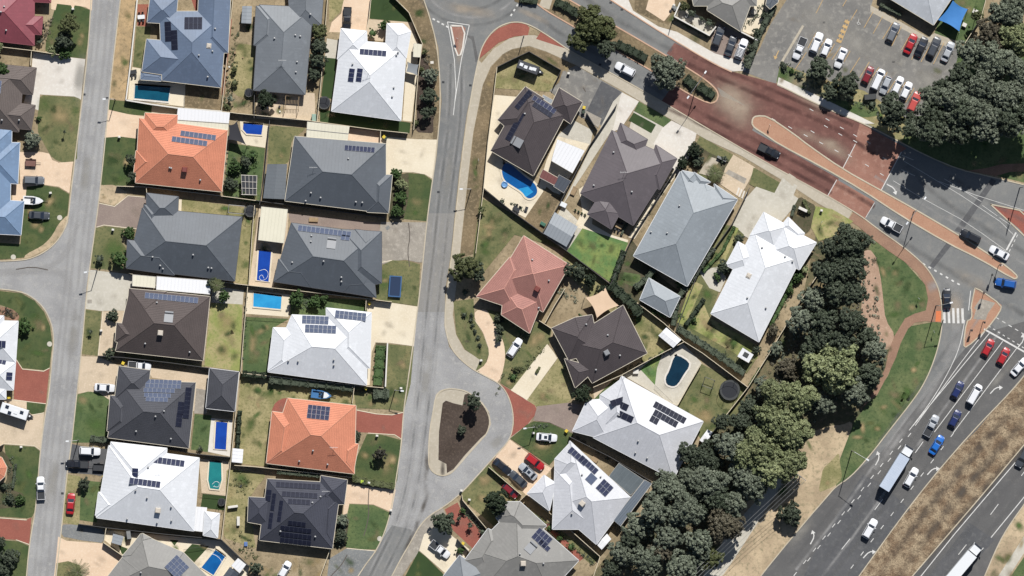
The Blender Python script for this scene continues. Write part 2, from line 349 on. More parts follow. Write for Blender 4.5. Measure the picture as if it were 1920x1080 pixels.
# footpaths
T('footpath', M_foot, [(897,112),(903,118),(925,92),(955,72),(985,66),(1003,66),(1064,92),(1085,104),(1135,132),(1210,172),(1320,237),(1440,307),(1552,367),(1598,396),(1590,412),(1535,382),(1487,350),(1440,322),(1390,292),(1325,262),(1260,225),(1170,172),(1080,122),(1025,97),(992,86),(960,92),(942,102),(920,125),(905,160),(897,200),(887,250),(884,275),(875,355),(867,430),(862,482),(855,540),(849,590),(855,627),(870,655),(900,674),(892,697),(868,678),(848,655),(835,618),(836,560),(846,480),(861,330),(876,215)])
T('footpath', M_concw, [(1137,-20),(1170,-20),(1187,20),(1235,50),(1270,60),(1340,100),(1400,118),(1398,132),(1372,134),(1335,117),(1235,57),(1187,26),(1128,-10)])
T('footpath', M_concw, [(1460,145),(1565,195),(1640,232),(1620,232),(1565,211),(1457,160)])
T('footpath', M_concg, [(807,965),(830,952),(836,965),(822,990),(805,1012),(770,1055),(742,1100),(722,1100),(750,1050),(770,1017),(787,985)])
T('footpath', M_path, [(1590,412),(1600,398),(1640,425),(1690,460),(1715,480),(1740,504),(1758,537),(1766,570),(1766,605),(1735,602),(1715,605),(1702,617),(1690,640),(1680,670),(1665,702),(1645,740),(1615,765),(1640,732),(1660,690),(1667,655),(1677,630),(1697,597),(1715,588),(1736,582),(1740,560),(1735,535),(1720,512),(1695,490),(1665,470),(1635,447),(1610,425)])
T('footpath', M_path, [(1815,320),(1850,315),(1877,308),(1930,306),(1930,322),(1895,322),(1868,330)])
T('tactile_paving', mat('orange_paving', (224,128,84)), [(1755,583),(1765,583),(1764,603),(1754,603)])
# ---- lots west of the west street
T('lawn', M_lawn, [(106,6),(136,9),(150,11),(171,20),(168,60),(160,110),(110,105),(85,95),(86,80),(94,45)])
T('driveway', M_peach, [(95,-15),(174,-15),(172,20),(160,13),(140,10),(137,18),(133,10),(107,7),(104,19),(96,17)])
T('driveway', M_concw, [(62,98),(110,105),(160,111),(155,150),(152,187),(140,181),(75,177),(72,207),(44,195),(48,180),(60,150),(60,122)])
T('lawn', M_olive, [(75,178),(145,183),(151,187),(147,250),(144,302),(120,305),(100,298),(85,275),(72,250),(71,215)], jit=1)
blob('grass_patch', M_patchg, 85, 195, 22, 18); blob('dry_patch', M_patchd, 112, 215, 26, 28); blob('grass_patch', M_patchg, 142, 200, 12, 22)
T('driveway', M_peach, [(36,285),(78,285),(92,288),(98,300),(110,305),(137,303),(130,362),(110,350),(80,346),(52,350),(48,370),(45,378),(23,378),(23,345),(38,345)])
T('lawn', M_lawn, [(50,350),(80,347),(110,352),(130,364),(127,400),(118,430),(90,462),(55,482),(-5,487),(-5,455),(38,458),(47,380)])
T('verge', M_sand, [(126,402),(128,410),(122,432),(98,462),(62,482),(45,484),(50,476),(75,464),(98,440),(110,420)], jit=2)
T('lawn', M_lawn, [(-5,545),(40,550),(65,564),(83,585),(94,612),(98,645),(93,690),(82,694),(42,690),(30,672),(36,602),(10,575),(-5,570)])
T('garden_bed', mat('pink_mulch', (178,136,116), (120,100,80), (70,84,50), .6, 2, grain=.3, bump=.05), [(-5,575),(20,577),(38,592),(34,602),(9,598),(-5,592)], jit=1)
T('driveway', M_rdrive, [(30,674),(42,692),(82,696),(93,690),(86,757),(26,750),(26,731)])
T('driveway', M_tan, [(-5,745),(50,752),(50,768),(60,778),(83,775),(76,842),(65,835),(8,832),(-5,838)])
T('lawn', M_lawn, [(50,752),(86,757),(83,772),(70,777),(58,776),(50,768)])
T('lawn', M_lawn, [(8,834),(65,838),(75,846),(70,905),(67,955),(60,970),(50,972),(-5,968),(-5,930),(18,920),(24,890),(10,850)])
T('garden_bed', M_bed, [(-5,845),(8,845),(22,868),(25,890),(17,915),(28,922),(45,926),(45,950),(-5,955),(-5,920),(12,905),(14,880)], jit=1)
T('driveway', M_rdrive, [(-5,972),(50,975),(59,970),(55,1020),(48,1018),(30,1012),(-5,1010)])
T('lawn', M_lawn, [(-5,1012),(35,1015),(54,1024),(50,1095),(-5,1095)])
# ---- first row east of the west street
T('verge', mat('sandy_verge', (204,174,132), (168,146,112), (140,124,94), .25, 1.3, bump=.03, grain=.2), [(229,-15),(259,-15),(250,80),(244,130),(238,190),(205,186),(209,140)], jit=1)
T('paving', M_brick, [(258,8),(280,8),(275,50),(257,48)])
T('lawn', M_olive, [(256,50),(283,50),(276,130),(249,125)])
T('pool_deck', M_cream, [(248,126),(272,130),(300,155),(350,158),(346,200),(240,187),(243,150)])
T('yard', M_brown, [(348,155),(413,165),(416,208),(346,200)])
T('path', M_rdrive, [(355,-12),(372,-12),(376,25),(368,25)])
T('path', M_rdrive, [(431,30),(437,40),(425,178),(415,178)])
T('lawn', M_lawn, [(205,187),(236,190),(285,198),(283,217),(240,215),(204,205)])
T('driveway', M_peach, [(204,206),(240,214),(275,219),(275,262),(225,256),(196,258),(200,225)])
T('path', M_tan, [(285,198),(336,204),(335,216),(284,212)])
T('lawn', M_lawn, [(196,258),(225,256),(268,262),(268,285),(253,310),(257,344),(222,350),(188,346),(192,300)])
T('verge', M_sand, [(187,347),(215,347),(242,362),(228,378),(215,386),(196,382),(185,378)], jit=1)
T('driveway', M_brickb, [(184,381),(200,384),(215,387),(240,367),(276,370),(272,400),(262,430),(195,422),(180,427)])
T('lawn', M_olive, [(178,428),(195,424),(232,428),(228,455),(240,470),(225,508),(170,503)])
blob('grass_patch', M_patchg, 215, 470, 30, 35)
T('yard', M_dry, [(340,372),(458,390),(480,385),(470,533),(440,530),(450,410),(335,396)], jit=1)
T('path', M_cream, [(334,372),(341,373),(340,396),(332,394)])
T('driveway', M_conc, [(168,506),(250,515),(243,582),(190,583),(160,579)])
T('lawn', M_olive, [(160,580),(190,584),(187,620),(183,667),(152,664)])
T('path', M_tan, [(192,584),(243,582),(222,620),(215,662),(184,668)])
T('yard', M_yel, [(395,568),(455,570),(450,696),(383,686)])
blob('dry_patch', M_patchd, 425, 610, 24, 30); blob('dry_patch', M_patchd, 415, 660, 20, 24)
T('paving', M_conc, [(397,535),(457,545),(455,571),(396,567)])
T('yard', M_dry, [(235,662),(385,685),(384,690),(235,672)])
T('driveway', M_tan, [(152,668),(185,669),(228,688),(222,740),(212,752),(170,734),(146,738)])
T('lawn', M_green, [(144,740),(165,734),(185,736),(208,752),(206,830),(134,830)])
blob('grass_patch', M_patchg, 180, 800, 28, 35)
T('paving', M_tan, [(275,688),(393,703),(388,775),(360,770),(365,720),(285,708)])
T('paving', M_concg, [(368,728),(390,732),(386,776),(364,775)])
T('lawn', M_green, [(365,776),(397,779),(392,848),(358,843)])
T('pool_deck', M_concw, [(396,784),(436,788),(431,856),(390,847)])
T('driveway', M_dark, [(133,832),(170,840),(207,842),(202,895),(175,890),(125,886)])
T('verge', M_dry, [(124,889),(150,893),(155,915),(148,985),(117,980)])
T('lawn', M_green, [(152,900),(200,905),(185,930),(182,980),(149,975)])
T('pool_deck', M_tan, [(373,860),(433,866),(426,930),(378,924)])
T('lawn', M_art, [(380,926),(423,930),(420,957),(376,952)])
T('verge', M_grav, [(115,984),(147,984),(196,994),(194,1018),(160,1014),(117,1006)], jit=1)
T('driveway', M_peach, [(109,1006),(125,1014),(194,1019),(228,1042),(210,1095),(100,1095)])
T('lawn', M_olive, [(106,1056),(128,1052),(150,1060),(155,1095),(102,1095)])
T('yard', M_cream, [(197,994),(415,1014),(468,1062),(466,1095),(200,1095),(230,1040),(195,1012)])
T('lawn', M_art, [(344,1037),(360,1020),(392,1024),(364,1055)])
T('lawn', M_art, [(222,1022),(243,1030),(236,1042),(228,1038)])
T('lawn', M_art, [(318,1012),(335,1013),(327,1023)])
# ---- second row
T('yard', M_dirt, [(440,-12),(615,-12),(596,228),(417,208)], jit=0)
T('yard', M_dry, [(446,82),(478,87),(478,190),(440,180),(428,150)], jit=2)
T('yard', M_tan, [(480,165),(590,175),(592,228),(480,222)], jit=0)
T('driveway', M_peach, [(646,-15),(697,-15),(690,62),(617,60),(622,42),(640,25)])
T('verge', M_dry, [(617,-12),(648,-12),(638,22),(617,44)], jit=1)
T('lawn', M_art, [(697,-12),(735,-12),(765,22),(773,42),(693,35)])
T('paving', M_tan, [(690,36),(775,42),(780,58),(770,80),(686,75)])
T('paving', M_cream, [(766,60),(784,66),(790,85),(782,140),(772,228),(755,226)])
T('paving', M_conc, [(613,72),(636,76),(630,110),(609,108)])
T('lawn', M_art, [(611,108),(631,110),(622,186),(602,180)])
T('lawn', M_art, [(600,205),(770,230),(768,250),(700,242),(600,228)])
T('garden_bed', M_mulch, [(784,90),(806,120),(818,170),(812,250),(780,248),(782,150)], jit=1)
T('verge', M_brown, [(738,-10),(788,-10),(804,25),(820,90),(826,170),(822,258),(812,262),(815,180),(803,118),(786,85),(765,20)])
T('driveway', M_cream, [(716,256),(780,261),(821,262),(812,336),(797,327),(775,323),(752,323),(752,345),(748,345),(747,330),(725,340),(716,300)])
T('lawn', M_lawn, [(764,324),(795,327),(811,338),(800,415),(757,411),(765,370)])
T('garden_bed', M_bed, [(734,330),(766,324),(766,370),(757,412),(728,408)])
T('yard', M_olive, [(505,236),(575,240),(548,262),(540,308),(502,308)], jit=1)
T('path', M_peach, [(655,240),(714,246),(716,272),(650,262)])
T('pool_deck', M_cream, [(450,226),(503,236),(497,277),(453,270)])
T('yard', M_green, [(430,268),(497,278),(487,382),(418,372)])
T('paving', M_brickb, [(540,400),(712,418),(712,436),(545,418)])
T('yard', M_tan, [(487,384),(542,390),(538,450),(520,500),(512,545),(467,534),(474,480)])
T('driveway', M_concg, [(714,416),(802,417),(792,492),(785,492),(760,487),(735,490),(708,498),(710,445)])
T('lawn', M_olive, [(707,502),(735,488),(765,489),(788,496),(784,574),(735,567),(704,560)])
blob('grass_patch', M_patchg, 722, 525, 16, 30)
T('driveway', M_cream, [(687,563),(735,568),(784,575),(776,649),(730,643),(704,642),(697,660),(693,722),(688,722),(690,600)])
T('lawn', M_olive, [(728,645),(776,650),(770,720),(757,772),(735,768),(667,765),(664,726),(720,730),(724,690)])
T('garden_bed', M_bed, [(705,643),(728,644),(722,727),(700,724)])
T('pool_deck', M_cream, [(462,543),(545,553),(541,594),(459,588)])
T('yard', M_green, [(458,594),(542,598),(512,615),(503,702),(455,698)])
blob('dry_patch', M_patchd, 475, 650, 12, 40)
T('yard', M_green, [(545,555),(688,563),(688,585),(545,600)])
T('yard', M_dry, [(452,700),(520,715),(665,728),(665,772),(520,760),(505,875),(438,868)], jit=0)
blob('dry_patch', M_patchd, 640, 742, 24, 12)
T('path', M_rdrive, [(505,790),(512,760),(525,748),(545,745),(540,790),(506,800)], r=1)
T('driveway', M_rdrive, [(668,770),(705,776),(735,778),(756,773),(752,822),(740,815),(705,812),(664,810)])
T('lawn', M_lawn, [(688,814),(712,814),(752,825),(745,900),(740,912),(700,905),(658,900),(664,868)])
blob('dry_patch', M_patchd, 720, 870, 25, 30)
T('driveway', M_peach, [(648,906),(700,914),(742,918),(734,960),(700,946),(655,944),(652,970),(643,968)])
T('lawn', M_green, [(655,945),(700,947),(733,962),(722,1000),(707,1030),(680,1030),(648,1026),(650,968)], jit=0)
T('verge', M_grav, [(618,1047),(650,1028),(705,1033),(685,1060),(668,1085),(660,1095),(598,1095)])
T('yard', M_dirt, [(420,1008),(480,1030),(618,1040),(612,1095),(460,1095),(468,1060)])
T('yard', M_dry, [(425,878),(500,890),(465,935),(480,1030),(420,1008)], jit=1)
blob('grass_patch', M_patchg, 452, 905, 20, 28)
T('garden_bed', M_bed, [(632,965),(655,970),(648,1027),(625,1030)], jit=1)
# ---- teardrop island
T('island_paving', M_foot, [(812,772),(817,740),(825,732),(835,729),(855,729),(877,734),(888,742),(905,755),(917,772),(921,795),(914,812),(902,825),(875,855),(852,882),(840,891),(822,892),(807,882),(803,867),(805,810)])
T('island_mulch', M_mulch, [(830,756),(836,751),(850,756),(867,760),(871,740),(880,737),(905,757),(917,775),(919,795),(912,812),(900,823),(872,853),(850,880),(838,887),(837,870),(822,862),(823,810)])
# ---- east block
T('verge', M_brown, [(905,160),(922,125),(944,101),(960,93),(992,88),(1025,98),(1080,123),(1052,165),(1030,150),(992,98),(960,112),(933,126),(928,178),(915,268),(892,475),(862,482),(868,430),(876,355),(885,275),(888,250),(898,200)], jit=0)
T('yard', M_dry, [(933,126),(960,113),(992,98),(1052,132),(1036,168),(1030,172),(925,165)])
T('driveway', M_park, [(1080,123),(1168,173),(1130,236),(1090,220),(1030,170),(1048,155),(1055,134)])
T('driveway', M_dark, [(1128,152),(1168,174),(1130,236),(1100,208)])
T('driveway', M_concg, [(1100,208),(1128,222),(1122,240),(1092,216)])
T('driveway', M_concw, [(1166,173),(1198,190),(1165,240),(1152,246),(1136,238)])
T('paving', M_conc, [(1045,255),(1075,225),(1112,245),(1107,270),(1040,330),(1020,320)])
T('path', M_conc, [(1150,190),(1165,175),(1150,240),(1055,385),(1100,430),(1062,470),(1025,445)])
T('lawn', M_green, [(1198,190),(1258,225),(1247,240),(1189,208)])
T('paving', M_conc, [(1188,208),(1247,240),(1238,262),(1222,285),(1180,240)])
T('lawn', M_art, [(1188,211),(1230,234),(1221,250),(1179,226)])
T('driveway', M_concw, [(1259,226),(1306,250),(1298,285),(1270,330),(1225,270),(1242,240)])
T('yard', M_olive, [(1312,255),(1375,290),(1370,300),(1352,345),(1310,330),(1300,280)])
T('garden_bed', M_bed, [(1300,262),(1325,285),(1370,302),(1352,345),(1290,310)], jit=1)
T('path', M_foot, [(1330,293),(1350,300),(1330,330),(1310,325)])
T('driveway', M_tan, [(1375,290),(1416,314),(1403,342),(1386,370),(1350,345),(1360,315)])
T('paving', M_concg, [(1366,318),(1400,335),(1396,345),(1360,325)])
T('lawn', M_olive, [(1413,314),(1462,342),(1452,362),(1425,356),(1405,345)])
T('driveway', M_conc, [(1375,420),(1400,370),(1418,350),(1452,362),(1468,332),(1495,348),(1488,366),(1500,374),(1470,410),(1425,460),(1372,428)])
T('verge', M_foot, [(1468,333),(1480,325),(1492,333),(1487,350)])
T('lawn', M_yel, [(1520,385),(1560,392),(1600,415),(1565,442),(1535,452),(1520,425),(1505,410)])
T('garden_bed', M_bed, [(1500,368),(1530,385),(1520,430),(1508,440),(1480,400)], jit=1)
T('paving', M_cream, [(927,178),(975,182),(928,265),(960,345),(1015,345),(1022,370),(985,408),(960,396),(907,352),(914,268)])
T('paving', M_cream, [(1025,300),(1045,255),(1105,270),(1050,365),(1010,350)])
T('yard', M_brown, [(985,408),(1025,350),(1050,372),(1017,436),(984,415)], jit=0)
T('paving', M_cream, [(1085,355),(1120,330),(1110,420),(1145,440),(1178,450),(1175,460),(1078,425),(1092,395)])
T('lawn', M_bright, [(1092,428),(1178,455),(1145,530),(1063,471)])
T('path', M_cream, [(1262,318),(1272,322),(1225,390),(1190,448),(1178,445),(1232,355)])
T('yard', M_olive, [(900,370),(960,400),(1062,472),(1000,450),(965,440),(895,525),(885,500)])
T('yard', M_dry, [(1060,470),(1145,534),(1245,608),(1282,642),(1215,690),(1110,560),(1050,500)], jit=0)
blob('grass_patch', M_patchg, 1195, 600, 30, 18, 30)
T('lawn', M_olive, [(850,565),(888,560),(890,600),(905,625),(918,660),(912,682),(892,695),(900,675),(872,655),(856,627)])
T('path', M_peach, [(890,582),(912,580),(928,592),(932,620),(945,642),(948,672),(937,720),(915,710),(894,696),(910,685),(919,660),(906,622),(890,600)], r=1)
T('yard', M_olive, [(912,580),(960,590),(1010,605),(1034,620),(1030,645),(960,730),(938,718),(948,672),(945,642),(932,615)])
blob('dry_patch', M_patchd, 1000, 640, 24, 16, -40)
T('driveway', M_cream, [(958,732),(1026,645),(1038,660),(1045,672),(988,750)])
T('yard', M_dry, [(1046,672),(1068,700),(1075,745),(1065,755),(1005,762),(988,750)])
blob('grass_patch', M_patchg, 1020, 745, 30, 10)
T('driveway', M_rdrive, [(938,720),(958,732),(1003,760),(1008,772),(990,795),(957,820),(964,795),(961,765),(951,737)])
T('driveway', M_brickb, [(1007,762),(1065,755),(1095,760),(1085,800),(1075,812),(1030,792),(1000,788)])
T('lawn', M_lawn, [(1000,790),(1030,793),(1076,814),(1065,832),(1030,872),(957,822),(988,796)])
blob('dry_patch', M_patchd, 1020, 835, 26, 12)
T('driveway', M_peach, [(932,852),(956,824),(1015,868),(1035,878),(990,932),(925,865)])
T('lawn', M_olive, [(862,926),(895,893),(916,870),(976,926),(966,950),(930,990),(870,938)])
blob('dry_patch', M_patchd, 912, 900, 22, 14, -40)
T('driveway', M_rdrive, [(834,955),(858,942),(865,958),(905,1000),(890,1032),(850,995)])
T('driveway', M_cream, [(795,1002),(822,985),(880,1030),(862,1060),(835,1075),(786,1032)])
T('lawn', M_art, [(785,1033),(800,1045),(835,1080),(830,1095),(752,1095)])
T('yard', M_olive, [(975,945),(1030,980),(1125,1045),(1110,1060),(1020,985),(968,950)])
T('path', M_rdrive, [(1020,985),(1028,980),(1095,1046),(1086,1053)])
T('paving', M_tan, [(1112,725),(1165,705),(1150,740),(1115,760)])
T('lawn', M_green, [(1150,712),(1162,712),(1118,755),(1112,750)])
T('pool_deck', M_conc, [(1165,702),(1280,643),(1315,680),(1268,762),(1200,722)])
T('lawn', M_bright, [(1200,692),(1245,655),(1232,690),(1228,722)])
T('yard', M_olive, [(1315,682),(1402,728),(1385,772),(1320,832),(1270,762)])
blob('dry_patch', M_patchd, 1320, 780, 26, 20)
T('yard', M_bed, [(1145,533),(1185,450),(1240,520),(1290,560),(1270,616)])
T('lawn', M_green, [(1170,510),(1200,515),(1205,545),(1165,528)])
T('yard', M_olive, [(1310,507),(1350,420),(1378,424),(1395,440),(1350,540),(1330,600),(1402,640),(1420,670),(1400,700),(1270,615)])
T('lawn', M_yel, [(1345,495),(1378,425),(1385,428),(1355,500)])
T('lawn', M_yel, [(1330,595),(1395,632),(1425,650),(1420,672),(1400,675),(1295,615),(1320,570)])
T('lawn', M_yel, [(1298,525),(1318,535),(1285,610),(1270,605)])
T('paving', M_conc, [(1310,508),(1345,500),(1362,520),(1350,548),(1330,540)])
T('verge', M_wood, [(1505,560),(1552,484),(1565,490),(1530,590),(1450,690),(1425,720),(1402,728),(1440,665)])
M_stn = wear_mat('paving_stain', (160,148,132), .22, False, .5); M_bare = wear_mat('bare_soil', (150,134,102), .6, False, .4); M_lush = wear_mat('darker_grass', (62,84,44), .85, False, .4); M_weedy = wear_mat('weedy_patch', (104,112,66), .85, False, .4)
rs_ = random.getstate(); random.seed(5)
for s_ in [a_ for a_ in SHEETS if len(a_) > 6]:
    P = s_[5]; kind = s_[6]; area = (s_[1]-s_[0])*(s_[3]-s_[2]); n_ = max(1, int(area/1500)); 
    if kind in ('lawn', 'yard', 'verge', 'woodland_floor', 'roadside_grass', 'garden_bed'): ms_ = (M_bare, M_patchd, M_lush, M_weedy, M_patchg); n_ = int(n_*1.2)
    elif kind in ('driveway', 'paving', 'pool_deck', 'car_park', 'path'): ms_ = (M_stn,); n_ = max(1, n_//2)
    else: continue
    for k_ in range(min(n_, 26)):
        for t_ in range(12):
            x, y = random.uniform(s_[0], s_[1]), random.uniform(s_[2], s_[3]); a_, b_ = random.uniform(6, 20), random.uniform(5, 12); r_ = random.uniform(0, 180)
            c_, q_ = math.cos(math.radians(r_)), math.sin(math.radians(r_))
            if all(pin((x+u*a_*c_*.8-v*b_*q_*.8, y+u*a_*q_*.8+v*b_*c_*.8), P) for u in (-1, 1) for v in (-1, 1)):
                blob('ground_stain' if len(ms_) == 1 else 'grass_patch', random.choice(ms_), x, y, a_, b_, r_); break
random.setstate(rs_)
# ---- splitters and medians on the main road
T('traffic_island', M_redas2, [(846,48),(868,49),(873,53),(865,100),(858,104),(854,100)])
T('red_paving', M_rdrive, [(899,110),(903,88),(917,68),(935,53),(960,43),(985,44),(993,52),(990,66),(965,68),(935,80)])
T('red_paving', M_rdrive, [(1005,73),(1014,60),(1064,92)])
T('median', M_brown, [(988,-15),(1050,-15),(1067,0),(1160,52),(1242,100),(1310,140),(1340,163),(1347,180),(1340,192),(1327,194),(1280,170),(1210,125),(1150,92),(1067,45),(1010,12)], jit=0)
T('median_crossing', M_foot, [(1022,-15),(1040,-15),(1030,18),(1010,11)])
T('median', M_brown, [(960,-15),(1010,-15),(1010,5),(985,10),(965,3)])
MED = [(1410,232),(1411,222),(1418,217),(1440,218),(1490,252),(1515,272),(1580,317),(1652,357),(1715,392),(1800,442),(1875,490),(1905,514),(1908,521),(1900,523),(1840,487),(1775,455),(1690,405),(1615,355),(1540,312),(1460,270),(1435,252),(1415,240)]
T('median', M_brickp, MED)
T('traffic_island', M_rdrive, [(1857,385),(1925,398),(1925,445),(1910,428)])
T('traffic_island', M_brickp, [(1828,540),(1840,545),(1878,572),(1875,585),(1848,620),(1812,652),(1806,648),(1812,602),(1822,598),(1822,580),(1820,578)])
T('island_paving', M_concg, [(1838,560),(1866,568),(1852,588),(1848,600),(1825,598),(1830,580),(1826,578)])
# tyre polish along the streets (wear has its own shape on the road)
A1 = [(200,-20),(186,140),(170,268),(158,380),(150,430),(140,540),(128,640),(118,740),(105,840),(92,980),(80,1100)]
for d in (-17, -6, 8, 18): ribbon('tyre_wear', M_wear, offs(chaikin(A1, 2, False), d), 9)
ribbon('tyre_wear', M_wear, chaikin([(140,600),(130,520),(100,505),(0,512),(-20,512)], 2, False), 22)
ribbon('tyre_wear', M_wear, chaikin([(145,420),(125,480),(80,508),(-20,508)], 2, False), 16)
A2 = [(855,120),(853,220),(843,300),(830,400),(822,480),(812,560),(804,650),(795,740),(783,840),(775,900),(755,980),(720,1050),(695,1100)]
for d in (-16, -7, 5, 15): ribbon('tyre_wear', M_wear, offs(chaikin(A2, 2, False), d), 8)
for d in (-11, 10): ribbon('oil_line', M_stain, offs(chaikin(A2, 2, False), d), 7)
LANE = {}
H1 = [(1500,1075),(1590,960),(1700,800),(1800,665),(1845,600)]   # highway lanes, bottom to top
for d, m, w_ in ((-26,M_stain,12),(-10,M_wear,10),(20,M_stain,12),(50,M_stain,12),(36,M_wear,9),(72,M_stain,10)):
    ribbon('lane_wear', m, offs(H1[::-1], -d), w_, 1)
ribbon('lane_wear', M_stain, [(1930,868),(1720,1100)], 16); ribbon('lane_wear', M_stain, [(1930,905),(1770,1100)], 16)
ribbon('lane_wear', M_wear, [(1795,545),(1789,610),(1778,675),(1745,740),(1695,808),(1640,880)], 20, 2)
ribbon('lane_wear', M_wear, [(1740,540),(1790,520),(1800,600),(1790,660)], 30, 2)
ribbon('lane_wear', M_stain, [(1650,430),(1720,470),(1800,520),(1920,590)], 18, 1)
ribbon('lane_wear', M_stain, [(1700,310),(1760,372),(1850,430),(1930,480)], 16, 1)
ribbon('lane_wear', M_stain, [(1780,330),(1860,380),(1930,420)], 16, 1)
ribbon('lane_wear', M_wear, [(1640,330),(1700,365),(1800,425),(1930,500)], 10, 1)
ribbon('lane_wear', M_wearred, [(1260,185),(1420,265),(1570,345),(1640,388)], 14, 1)
ribbon('lane_wear', M_wearred, [(1250,203),(1420,285),(1560,362)], 12, 1)
ribbon('lane_wear', M_wearred, [(1290,120),(1420,178),(1560,235),(1640,290)], 14, 1)
ribbon('lane_wear', M_wearred, [(1300,105),(1440,165),(1600,235)], 12, 1)
ribbon('lane_wear', M_stain, [(1000,25),(1060,70),(1150,115),(1250,180)], 14, 1)
ribbon('lane_wear', M_stain, [(1080,-15),(1160,40),(1260,95)], 18, 1)
for r_, m in ((62,M_stain),(78,M_scuff),(92,M_stain)):
    ribbon('turning_wear', M_stain if m is M_stain else M_wear, [(885+r_*1.2*math.cos(t), -45+r_*math.sin(t)) for t in [math.pi*(i/18) for i in range(19)]], 10)
for x, y, a, b, r in ((880,20,60,14,10),(862,90,8,40,5),(1000,30,40,8,25),(1820,525,45,16,30),(1790,580,22,40,0)): blob('road_scuff', M_scuff, x, y, a, b, r)
for x, y, a, b, r in ((800,880,7,60,3),(790,960,6,50,20),(875,640,8,4,0),(770,1010,6,50,28),(830,878,6,24,0)): blob('leaf_litter', M_dscuff, x, y, a, b, r)
for x, y, a, b in ((1600,75,60,30),(1660,100,50,30),(1740,150,35,25),(1530,40,50,30)): blob('road_scuff', M_scuffg, x, y, a, b, 30)
for P in ([(766,418),(769,445),(764,470),(768,500)],[(692,915),(690,945),(692,960),(688,985),(682,1005)],[(651,1040),(640,1060),(622,1078),(612,1090)],[(1094,165),(1098,172)],[(30,505),(60,500),(90,506)]): ribbon('crack', mat('dark_crack', (96,88,82), rough=.9), P, 1.6, 1)
for d in (-30, -60, -90): ribbon('dead_grass', M_dscuff, offs([(1930,690+0),(1817,815),(1715,935),(1600,1095)], d)[0:4], 26, 1)
for x, y, a_, b_, r in ((150,150,16,60,8),(160,330,12,50,6),(140,620,14,70,8),(100,900,12,60,8),(840,330,10,60,6),(800,700,12,60,6),(930,830,20,12,-40),(1500,1000,40,14,-52),(1880,700,50,10,-50)): blob('road_scuff', M_scuffg, x, y, a_, b_, r)
# ---------------- kerbs
kerb([(172,-20),(165,100),(144,270),(132,370),(128,410),(118,438),(95,466),(60,485),(30,489),(-20,490)])
kerb([(-20,540),(40,546),(65,560),(85,580),(98,610),(101,640),(97,680),(92,740),(84,780),(74,860),(68,950),(55,1020),(48,1100)])
kerb([(228,-20),(209,140),(197,268),(185,380),(179,425),(163,540),(153,660),(144,740),(134,835),(126,885),(116,985),(103,1100)])
kerb([(787,-20),(804,25),(821,90),(827,190),(818,290),(802,400),(794,480),(788,540),(774,650),(764,720),(756,775),(753,830),(744,890),(734,955),(721,1000),(704,1035),(684,1060),(659,1100)])
kerb([(1085,104),(1064,92),(1030,68),(990,44),(960,40),(930,52),(908,78),(897,108),(877,215),(862,330),(847,480),(836,560),(834,600),(835,618),(844,650),(860,671),(885,692),(910,705),(935,718),(950,735),(961,765),(963,795),(956,825),(930,853),(895,892),(865,925),(830,952),(807,965),(787,985),(770,1017),(750,1050),(725,1100)])
kerb([(1085,104),(1210,172),(1320,237),(1440,307),(1552,367),(1615,405),(1640,425),(1690,460),(1715,480),(1740,504),(1759,537),(1766,570),(1767,605),(1762,640),(1750,680),(1735,715),(1715,747),(1665,810),(1637,847),(1595,895),(1567,912),(1550,932),(1515,972),(1440,1062),(1412,1100)])
kerb([(1130,-10),(1187,27),(1235,58),(1335,118),(1372,135)], M_kerbr); kerb([(1457,158),(1565,211),(1620,231),(1777,313),(1865,333),(1930,349)])
kerb([(812,772),(817,740),(835,729),(855,729),(877,734),(905,755),(920,785),(914,812),(902,825),(875,855),(852,882),(840,891),(822,892),(805,880),(803,855),(805,810)], closed=True)
kerb([(988,-15),(1010,12),(1067,45),(1150,92),(1210,125),(1280,170),(1327,194),(1342,192),(1348,178),(1340,163),(1310,140),(1242,100),(1160,52),(1067,0),(1045,-15)], M_kerbr, 2.4)
kerb(MED, M_kerb, 2.6, .13, 1, True)
kerb([(845,48),(873,49),(866,102),(856,105)], M_concw, 3, .12, 1, True); kerb([(1857,383),(1930,398),(1930,452),(1910,432)], M_kerb, 2.4, .13, 1, True)
kerb([(1828,540),(1840,545),(1878,572),(1875,585),(1848,620),(1812,652),(1806,648),(1812,602),(1822,598),(1822,580),(1820,578)], M_kerb, 2.2, .13, 1, True)
kerb([(1930,692),(1900,730),(1817,815),(1715,935),(1600,1095)], M_kerb, 2); kerb([(1930,822),(1840,930),(1790,988),(1698,1095)], M_kerb, 2)
kerb([(1930,932),(1885,995),(1865,1035),(1840,1095)], M_kerb, 2)
kerb([(1525,47),(1467,115)][::-1] if False else [(1506,48),(1466,116)], M_foot, 4.5, .1, 0)
for P in ([(186,381),(215,387),(240,367),(275,370)],[(181,426),(195,422),(262,430)],[(93,690),(82,696),(42,692),(31,675)],[(27,750),(86,757)],[(60,778),(83,774)],[(0,838),(8,832),(65,836),(75,843)],[(50,975),(0,971)],[(30,1012),(55,1021)],
          [(669,769),(705,776),(735,778),(757,773)],[(752,823),(740,815),(690,812)],[(193,583),(184,668)],[(708,499),(716,492),(735,488)],[(958,730),(1003,760),(1007,772),(990,795),(957,820)],[(1007,762),(1065,755)],[(1000,788),(1030,791),(1075,812)],[(650,1028),(705,1033)],
          [(1045,670),(988,749)],[(890,600),(906,622),(919,660),(910,685),(895,696)],[(1270,760),(1312,683)]):
    kerb(P, M_cream, 1.3, .06, 0)
